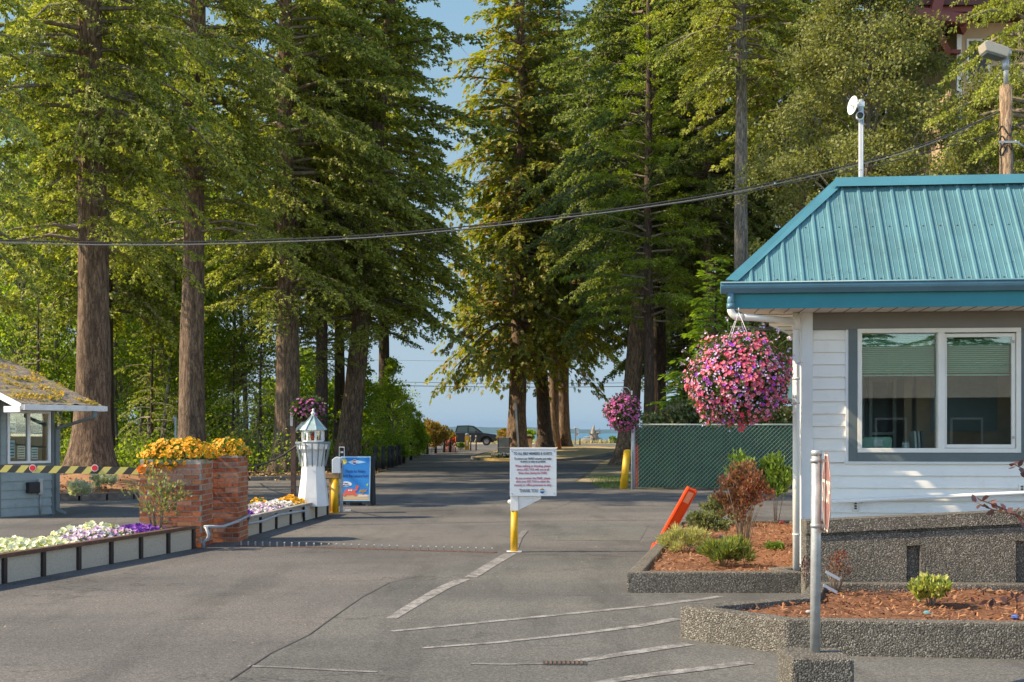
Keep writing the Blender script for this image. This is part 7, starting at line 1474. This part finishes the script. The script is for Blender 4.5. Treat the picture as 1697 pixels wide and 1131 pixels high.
for sy in (-0.7, 0.7): b = MB(); b.box(TX1-0.02, TX1+0.015, TD+sy-0.16, TD+sy+0.16, tz+0.74, tz+0.9); b.build('headlight', 'label_w', t)
b = MB(); b.box(TX1-0.02, TX1+0.05, TD-0.9, TD+0.9, tz+0.42, tz+0.6); b.build('bumper', 'galv', t)
for sy in (-1, 1): b = MB(); b.box(TX1-2.0, TX1-1.85, TD+sy*1.02-0.08, TD+sy*1.02+0.08, tz+1.2, tz+1.36); b.build('mirror', 'car_paint', t)

# ================================================================ things on and round the island
_ = paint('stand_grey', (0.40, 0.37, 0.32), 0.6)
def base(x, y): X, Y = at(x, y); return X, Y, zg(Y)
X, Y, Z = gx(835, 70), 70, zg(70)+0.13; t = thing('information_stand', (X, Y, Z), 'grey panelled stand on the island left of the notice board', 'sign stand')
w_ = 0.36; b = MB(); b.box(X-w_, X-w_+0.05, Y-0.03, Y+0.03, Z, Z+1.12); b.box(X+w_-0.05, X+w_, Y-0.03, Y+0.03, Z, Z+1.12); b.build('frame', 'dark', t); b = MB(); b.box(X-w_+0.052, X+w_-0.052, Y-0.02, Y+0.02, Z+0.56, Z+1.08); b.box(X-w_+0.052, X+w_-0.052, Y-0.02, Y+0.02, Z+0.05, Z+0.54); b.build('panel', 'bin_grey', t); b = MB(); b.box(X-w_-0.01, X+w_+0.01, Y-0.035, Y+0.035, Z+1.121, Z+1.15); b.build('top_rail', 'white', t)
t = thing('island_flowers', (gx(836, 67.6), 67.6, zg(67)+0.13), 'small white flowers at the foot of the grey stand on the island', 'flowers'); n = 420; P = np.stack([rng.uniform(-0.75, 1.0, n), rng.uniform(-0.35, 0.35, n), rng.uniform(0.02, 0.22, n)], 1); nb = NB(); nb.add(LEAF_V, LEAF_F, P, frames(rnd_dirs(n, .5), rng.uniform(0, 6, n)), rng.uniform(0.07, 0.13, n)); link('foliage', nb.mesh('foliage', ['leaf_dark']), t); tv, tf, mi = flower_t(); nb = NB(); P = P[:170]; P[:, 2] = rng.uniform(0.15, 0.27, 170); nb.add(tv, tf, P, frames(rnd_dirs(170, .3)+np.array([[0, -.6, 0]]), rng.uniform(0, 6, 170)), rng.uniform(0.09, 0.13, 170), mi); link('blooms', nb.mesh('blooms', ['white2', 'white2_eye']), t, kind='stuff')
X, Y = gx(860, 71), 71; Z = zg(71)+0.13; t = thing('leaning_pole', (X, Y, Z), 'thin white pole with a tan board on top leaning against the island cedar', 'pole')
b = MB(); b.tube([(X, Y, Z), (gx(854, 71), Y, px(0, 668, 71)[2])], 0.06, 8); b.build('shaft', 'white_old', t); b = MB(); xx, zz = gx(854, 71), px(0, 666, 71)[2]; b.box(xx-0.20, xx+0.24, Y-0.04, Y+0.04, zz-0.1, zz+0.12); b.build('board', 'tan_wood', t)
X, Y = gx(873, 89), 89; Z = zg(89)+0.13; t = thing('litter_bin', (X, Y, Z), 'tan litter bin between the cedar and the dark leaning trunk', 'litter bin')
b = MB(); b.box(X-0.36, X+0.36, Y-0.36, Y+0.36, Z, Z+0.75); b.build('body', 'bin_tan', t, bevel=0.05) if M.setdefault('bin_tan', paint('bin_tan', (0.36, 0.25, 0.18), 0.7)) else None
b = MB(); b.box(X-0.30, X+0.30, Y-0.30, Y+0.30, Z+0.751, Z+0.90); b.build('opening', 'dark', t); b = MB(); b.box(X-0.40, X+0.40, Y-0.40, Y+0.40, Z+0.901, Z+1.0); b.build('lid', 'beige', t, bevel=0.04)
def cone(xp, yb, h, label, d=None):
    X, Y, Z = base(xp, yb) if d is None else (gx(xp, d), d, zg(d)); Z += 0.13 if d else 0.006; t = thing('traffic_cone', (X, Y, Z), label, 'traffic cone'); b = MB(); b.lathe(X, Y, [(0.17*h, Z+0.03), (0.04*h, Z+h)], 14); b.build('cone', 'orange_cone', t); b = MB(); b.box(X-0.24*h, X+0.24*h, Y-0.24*h, Y+0.24*h, Z, Z+0.03); b.build('base', 'orange_cone', t)
M['orange_cone'] = paint('orange_cone', (0.78, 0.20, 0.05), 0.6)
cone(927.5, 744.5, 0.85, 'orange traffic cone on the island beside the twin trunks', 85)
X, Y, Z = gx(955, 118), 118, zg(118); t = thing('shore_sign', (X, Y, Z), 'white post with a white shore sign right of the twin trunks', 'sign'); b = MB(); b.box(X-0.15, X-0.02, Y-0.07, Y+0.07, Z, Z+1.65); b.build('post', 'grey_wood', t); b = MB(); b.box(X-0.18, X+0.26, Y-0.12, Y+0.12, Z+1.651, Z+1.74); b.build('cap', 'white', t); b = MB(); b.box(X+0.0, X+0.22, Y-0.05, Y-0.02, Z+0.85, Z+1.62); o = b.build('panel', 'white', t); b = MB(); b.box(X+0.04, X+0.18, Y-0.056, Y-0.051, Z+1.0, Z+1.12); b.build('print', 'crab', o)
X, Y, Z = gx(961, 116), 116, zg(116); b = MB(); b.tube([(X, Y, Z), (X, Y, Z+0.65)], 0.07, 8); o = b.build('short_post', 'dark_wood'); solo(o, (X, Y, Z)); tag(o, 'short dark wooden post just right of the white shore sign', 'post')
X, Y, Z = base(774, 746); t = thing('yellow_meter', (X, Y, Z), 'yellow post box with a grey top near the passing pickup', 'meter'); b = MB(); b.box(X-0.16, X+0.16, Y-0.12, Y+0.12, Z, Z+1.0); b.build('body', 'yellow', t); b = MB(); b.box(X-0.15, X+0.15, Y-0.11, Y+0.11, Z+1.001, Z+1.15); b.ball((X, Y, Z+1.15), 0.14, 10, 6, (1, 1, 0.6)); b.build('top', 'galv', t); b = MB(); b.box(X-0.06, X+0.06, Y-0.13, Y-0.121, Z+0.3, Z+0.7); b.build('plate', 'white', t)
wp = []
for i, (xp, lab) in enumerate(((780, 'left grey post of the short chain pair right of the yellow meter'), (789, 'right grey post of the short chain pair right of the yellow meter'))):
    X, Y, Z = base(xp, 747); t = thing('chain_post', (X, Y, Z), lab, 'post', 'short chain posts'); b = MB(); b.tube([(X, Y, Z), (X, Y, Z+1.0)], 0.05, 8); b.build('shaft', 'dark', t); b = MB(); b.ball((X, Y, Z+1.03), 0.07, 8, 6); b.build('top', 'galv', t); wp.append(Vector((X, Y, Z)))
b = MB(); b.tube([wp[0].lerp(wp[1], k/6)+Vector((0, 0, 0.9-0.3*(1-(2*k/6-1)**2))) for k in range(7)], 0.03, 5); o = b.build('chain', 'galv'); solo(o, tuple(wp[0])); tag(o, 'pale chain hung between the two posts right of the yellow meter', 'chain')
# orange mesh barrier
X, Y, Z = base(745, 750); t = thing('safety_netting', (X, Y, Z), 'bright orange safety netting bundled at the end of the bollard row', 'netting'); b = MB()
for k in range(16):
    for q in range(12):
        f = lambda a, c: (X-0.42+a*0.84+0.1*noise.noise((a*3, c*3, 1)), Y+0.25*noise.noise((a*4, c*2, 0)), Z+0.05+c*1.0*(0.7+0.3*a))
        if (k+q) % 2: b.add([f(k/16, q/12), f((k+1)/16, q/12), f((k+1)/16, (q+1)/12), f(k/16, (q+1)/12)], [(0, 1, 2, 3)])
b.build('net', 'orange', t); b = MB(); b.tube([(X-0.42, Y, Z), (X-0.42, Y, Z+0.8)], 0.03, 6); b.build('stake', 'orange', t); b = MB(); b.tube([(X+0.42, Y, Z), (X+0.42, Y, Z+1.1)], 0.03, 6); b.build('stake', 'orange', t)
# driftwood and boulders on the beach crest
M['drift'] = paint('driftwood', (0.33, 0.27, 0.20), 0.9, 0.25, 2, dirt=(0.15, 0.11, 0.08)); M['rock'] = paint('beach_rock', (0.27, 0.23, 0.18), 0.9, 0.25, 1.5, dirt=(0.14, 0.12, 0.1))
X, Y, Z = gx(984, 122), 122, 0.55; t = thing('driftwood_stump', (X, Y, Z), 'upturned driftwood root standing on the beach crest right of the shore sign', 'driftwood')
b = MB(); b.tube([(X, Y, Z-0.2), (X+0.1, Y, Z+0.6), (X-0.1, Y, Z+1.3), (X+0.05, Y, Z+1.85)], [0.55, 0.42, 0.2, 0.05], 9)
for k in range(16): a = rnd.uniform(0, 6.28); h = rnd.uniform(0.1, 1.1); L = rnd.uniform(0.5, 1.1)*(1.3-h*0.6); b.tube([(X, Y, Z+h), (X+0.5*L*math.cos(a), Y+0.5*L*math.sin(a), Z+h+rnd.uniform(-.1, .3)), (X+L*math.cos(a), Y+L*math.sin(a), Z+h+rnd.uniform(-0.3, 0.5))], [0.14, 0.09, 0.02], 6)
b.build('root', 'drift', t)
for k, (xp, dd, rr, lab) in enumerate(((972, 121, 0.55, 'low brown boulder left of the driftwood root'), (1022, 123, 0.7, 'grey boulder far right on the beach crest'), (1036, 122, 0.6, 'brown boulder at the foot of the fence end fir'), (1008, 122, 0.4, 'small boulder right of the driftwood root'), (826, 121, 0.3, 'small boulder right of the passing pickup'))):
    b = MB(); b.ball((0, 0, rr*0.3), rr, 9, 6, (1.6, 1, 0.7), 0.14); o = b.build('boulder', 'rock', world=False); o.location = (gx(xp, dd), dd, 0.5); tag(o, lab, 'boulder')
for k, (xp, dd, L, lab) in enumerate(((962, 122, 2.6, 'pale driftwood log beside the shore sign'), (1000, 121, 3.0, 'pale driftwood log under the upturned root'), (1030, 122, 2.2, 'short driftwood log among the right boulders'))):
    b = MB(); b.tube([(-L/2, 0, 0.12), (0, 0.1, 0.2), (L/2, -0.1, 0.28)], [0.16, 0.15, 0.09], 8); o = b.build('driftwood_log', 'drift', world=False); o.location = (gx(xp, dd), dd, 0.5); tag(o, lab, 'driftwood')
n = 6000; P = np.stack([rng.uniform(-14, 30, n), rng.uniform(119, 126, n), np.zeros(n)], 1); ok = np.array([noise.noise((x*0.4, y*0.4, 3)) > -0.1 for x, y, _ in P]); P = P[ok]; P[:, 2] = [zg(y) for y in P[:, 1]]; n = len(P); M['beach_grass'] = leaf_mat('beach_grass', [(0.20, 0.18, 0.08), (0.40, 0.34, 0.18), (0.5, 0.44, 0.26)], patch=0.5, trans=0.3)
nb = NB(); nb.add(NEEDLE_V, NEEDLE_F, P, frames(rnd_dirs(n)*0.4+np.array([[0, 0, 1]]), rng.uniform(0, 6, n)), rng.uniform(0.3, 0.6, n)); o = link('beach_grass', nb.mesh('beach_grass', ['beach_grass']), kind='stuff'); tag(o, 'pale dry grass along the beach crest', 'grass')
# litter: needles, leaves and scraps on soil and along the kerbs
M['litter'] = leaf_mat('leaf_litter', [(0.16, 0.08, 0.035), (0.34, 0.20, 0.10), (0.48, 0.32, 0.17), (0.22, 0.15, 0.06)], patch=0.3, trans=0.1)
n = 9000; P = np.stack([rng.uniform(-22, -5.4, n), 40.4+rng.uniform(0, 1, n)**1.3*14, np.full(n, 0.02)], 1); P = P[(P[:, 0] < -7.2) | (P[:, 1] > 45)]; n = len(P); d = rnd_dirs(n); d[:, 2] *= 0.25
nb = NB(); nb.add(LEAF_V, LEAF_F, P, frames(d, rng.uniform(0, 6, n)), rng.uniform(0.06, 0.13, n)); o = link('leaf_litter', nb.mesh('leaf_litter', ['litter']), kind='stuff'); tag(o, 'brown leaf litter on the floor of the wood', 'leaf litter')
n = 2600; P = np.stack([rng.uniform(-8, 5, n), rng.uniform(9, 34, n), np.full(n, 0.013)], 1); d = rnd_dirs(n); d[:, 2] *= 0.1; nb = NB(); nb.add(LEAF_V, LEAF_F, P, frames(d, rng.uniform(-0.2, 0.2, n)), rng.uniform(0.008, 0.025, n)); o = link('road_debris', nb.mesh('road_debris', ['litter']), kind='stuff'); tag(o, 'small leaf scraps scattered over the asphalt', 'debris')
n = 2600; P = np.stack([rng.uniform(2.5, 3.4, n), rng.uniform(34.6, 44, n), np.full(n, 0.01)], 1); P[:, 0] += rng.uniform(0, 1.5, n)*(P[:, 1] > 38); nb = NB(); nb.add(NEEDLE_V, NEEDLE_F, P, frames(rnd_dirs(n)*0.5+np.array([[0, 0, 1]]), rng.uniform(0, 6, n)), rng.uniform(0.04, 0.10, n)); o = link('verge_grass', nb.mesh('verge_grass', ['leaf_fresh']), kind='stuff'); tag(o, 'thin grass on the bare soil beside the yellow bollard at the fence', 'grass')
# ================================================================ behind the camera: what the office window mirrors
t = thing('grey_house', (4, -24, 0), 'grey board house with white windows behind the viewpoint, mirrored in the office window', 'house')
b = MB(); b.box(-2, 16, -30, -24, 0, 3.0); b.build('wall', 'grey_trim', t)
b = MB(); b.prism([(-31, 2.95), (-23, 2.95), (-27, 5.2)], -2.6, 16.6, lambda a, c, z: (z, a, c)); b.build('roof', 'grey_wood', t)
for k in range(6):
    x0 = -1+k*2.8; b = MB(); b.box(x0, x0+1.2, -24.0, -23.93, 0.9, 2.2); o = b.build('window', 'white', t); b = MB(); b.box(x0+0.08, x0+1.12, -23.929, -23.92, 0.98, 2.12); b.build('pane', 'dark', o)
for k, (X, Y, s_) in enumerate(((-6, -38, 1), (1, -44, 1.1), (8, -40, 0.9), (14, -46, 1.1), (21, -42, 1), (28, -38, 1), (-14, -44, 1.1), (34, -46, 1.2))):
    w_ = 'far left,near left,left of centre,centre,right of centre,near right,farthest left,farthest right'.split(',')[k]
    tree('fir', f'{w_} fir behind the grey house at the back of the viewpoint', 'fir tree', (X, Y, 0), (X, Y, 11*s_), 0.3, 0.08, 'bark_dark', FIR_C, 1.0, (s_*0.7, s_*0.7, s_*0.4), k*1.0, 'firs behind the grey house', 0.3, k, m=10, n=8)
# ================================================================ sea air
HAZE = 3.0e-5
m, nt, bs = new_mat('haze'); nt.nodes.remove(bs); pv = N(nt, 'ShaderNodeVolumePrincipled'); pv.inputs['Color'].default_value = (0.20, 0.38, 0.60, 1); pv.inputs['Density'].default_value = HAZE; pv.inputs['Anisotropy'].default_value = 0.0
nt.links.new(pv.outputs[0], nt.nodes['Material Output'].inputs['Volume']); M['haze'] = m
b = MB(); b.box(-41000, 41000, -700, 23000, -4.2, 190); o = b.build('haze', 'haze'); o['kind'] = 'stuff'; o['label'] = 'thin blue sea haze';
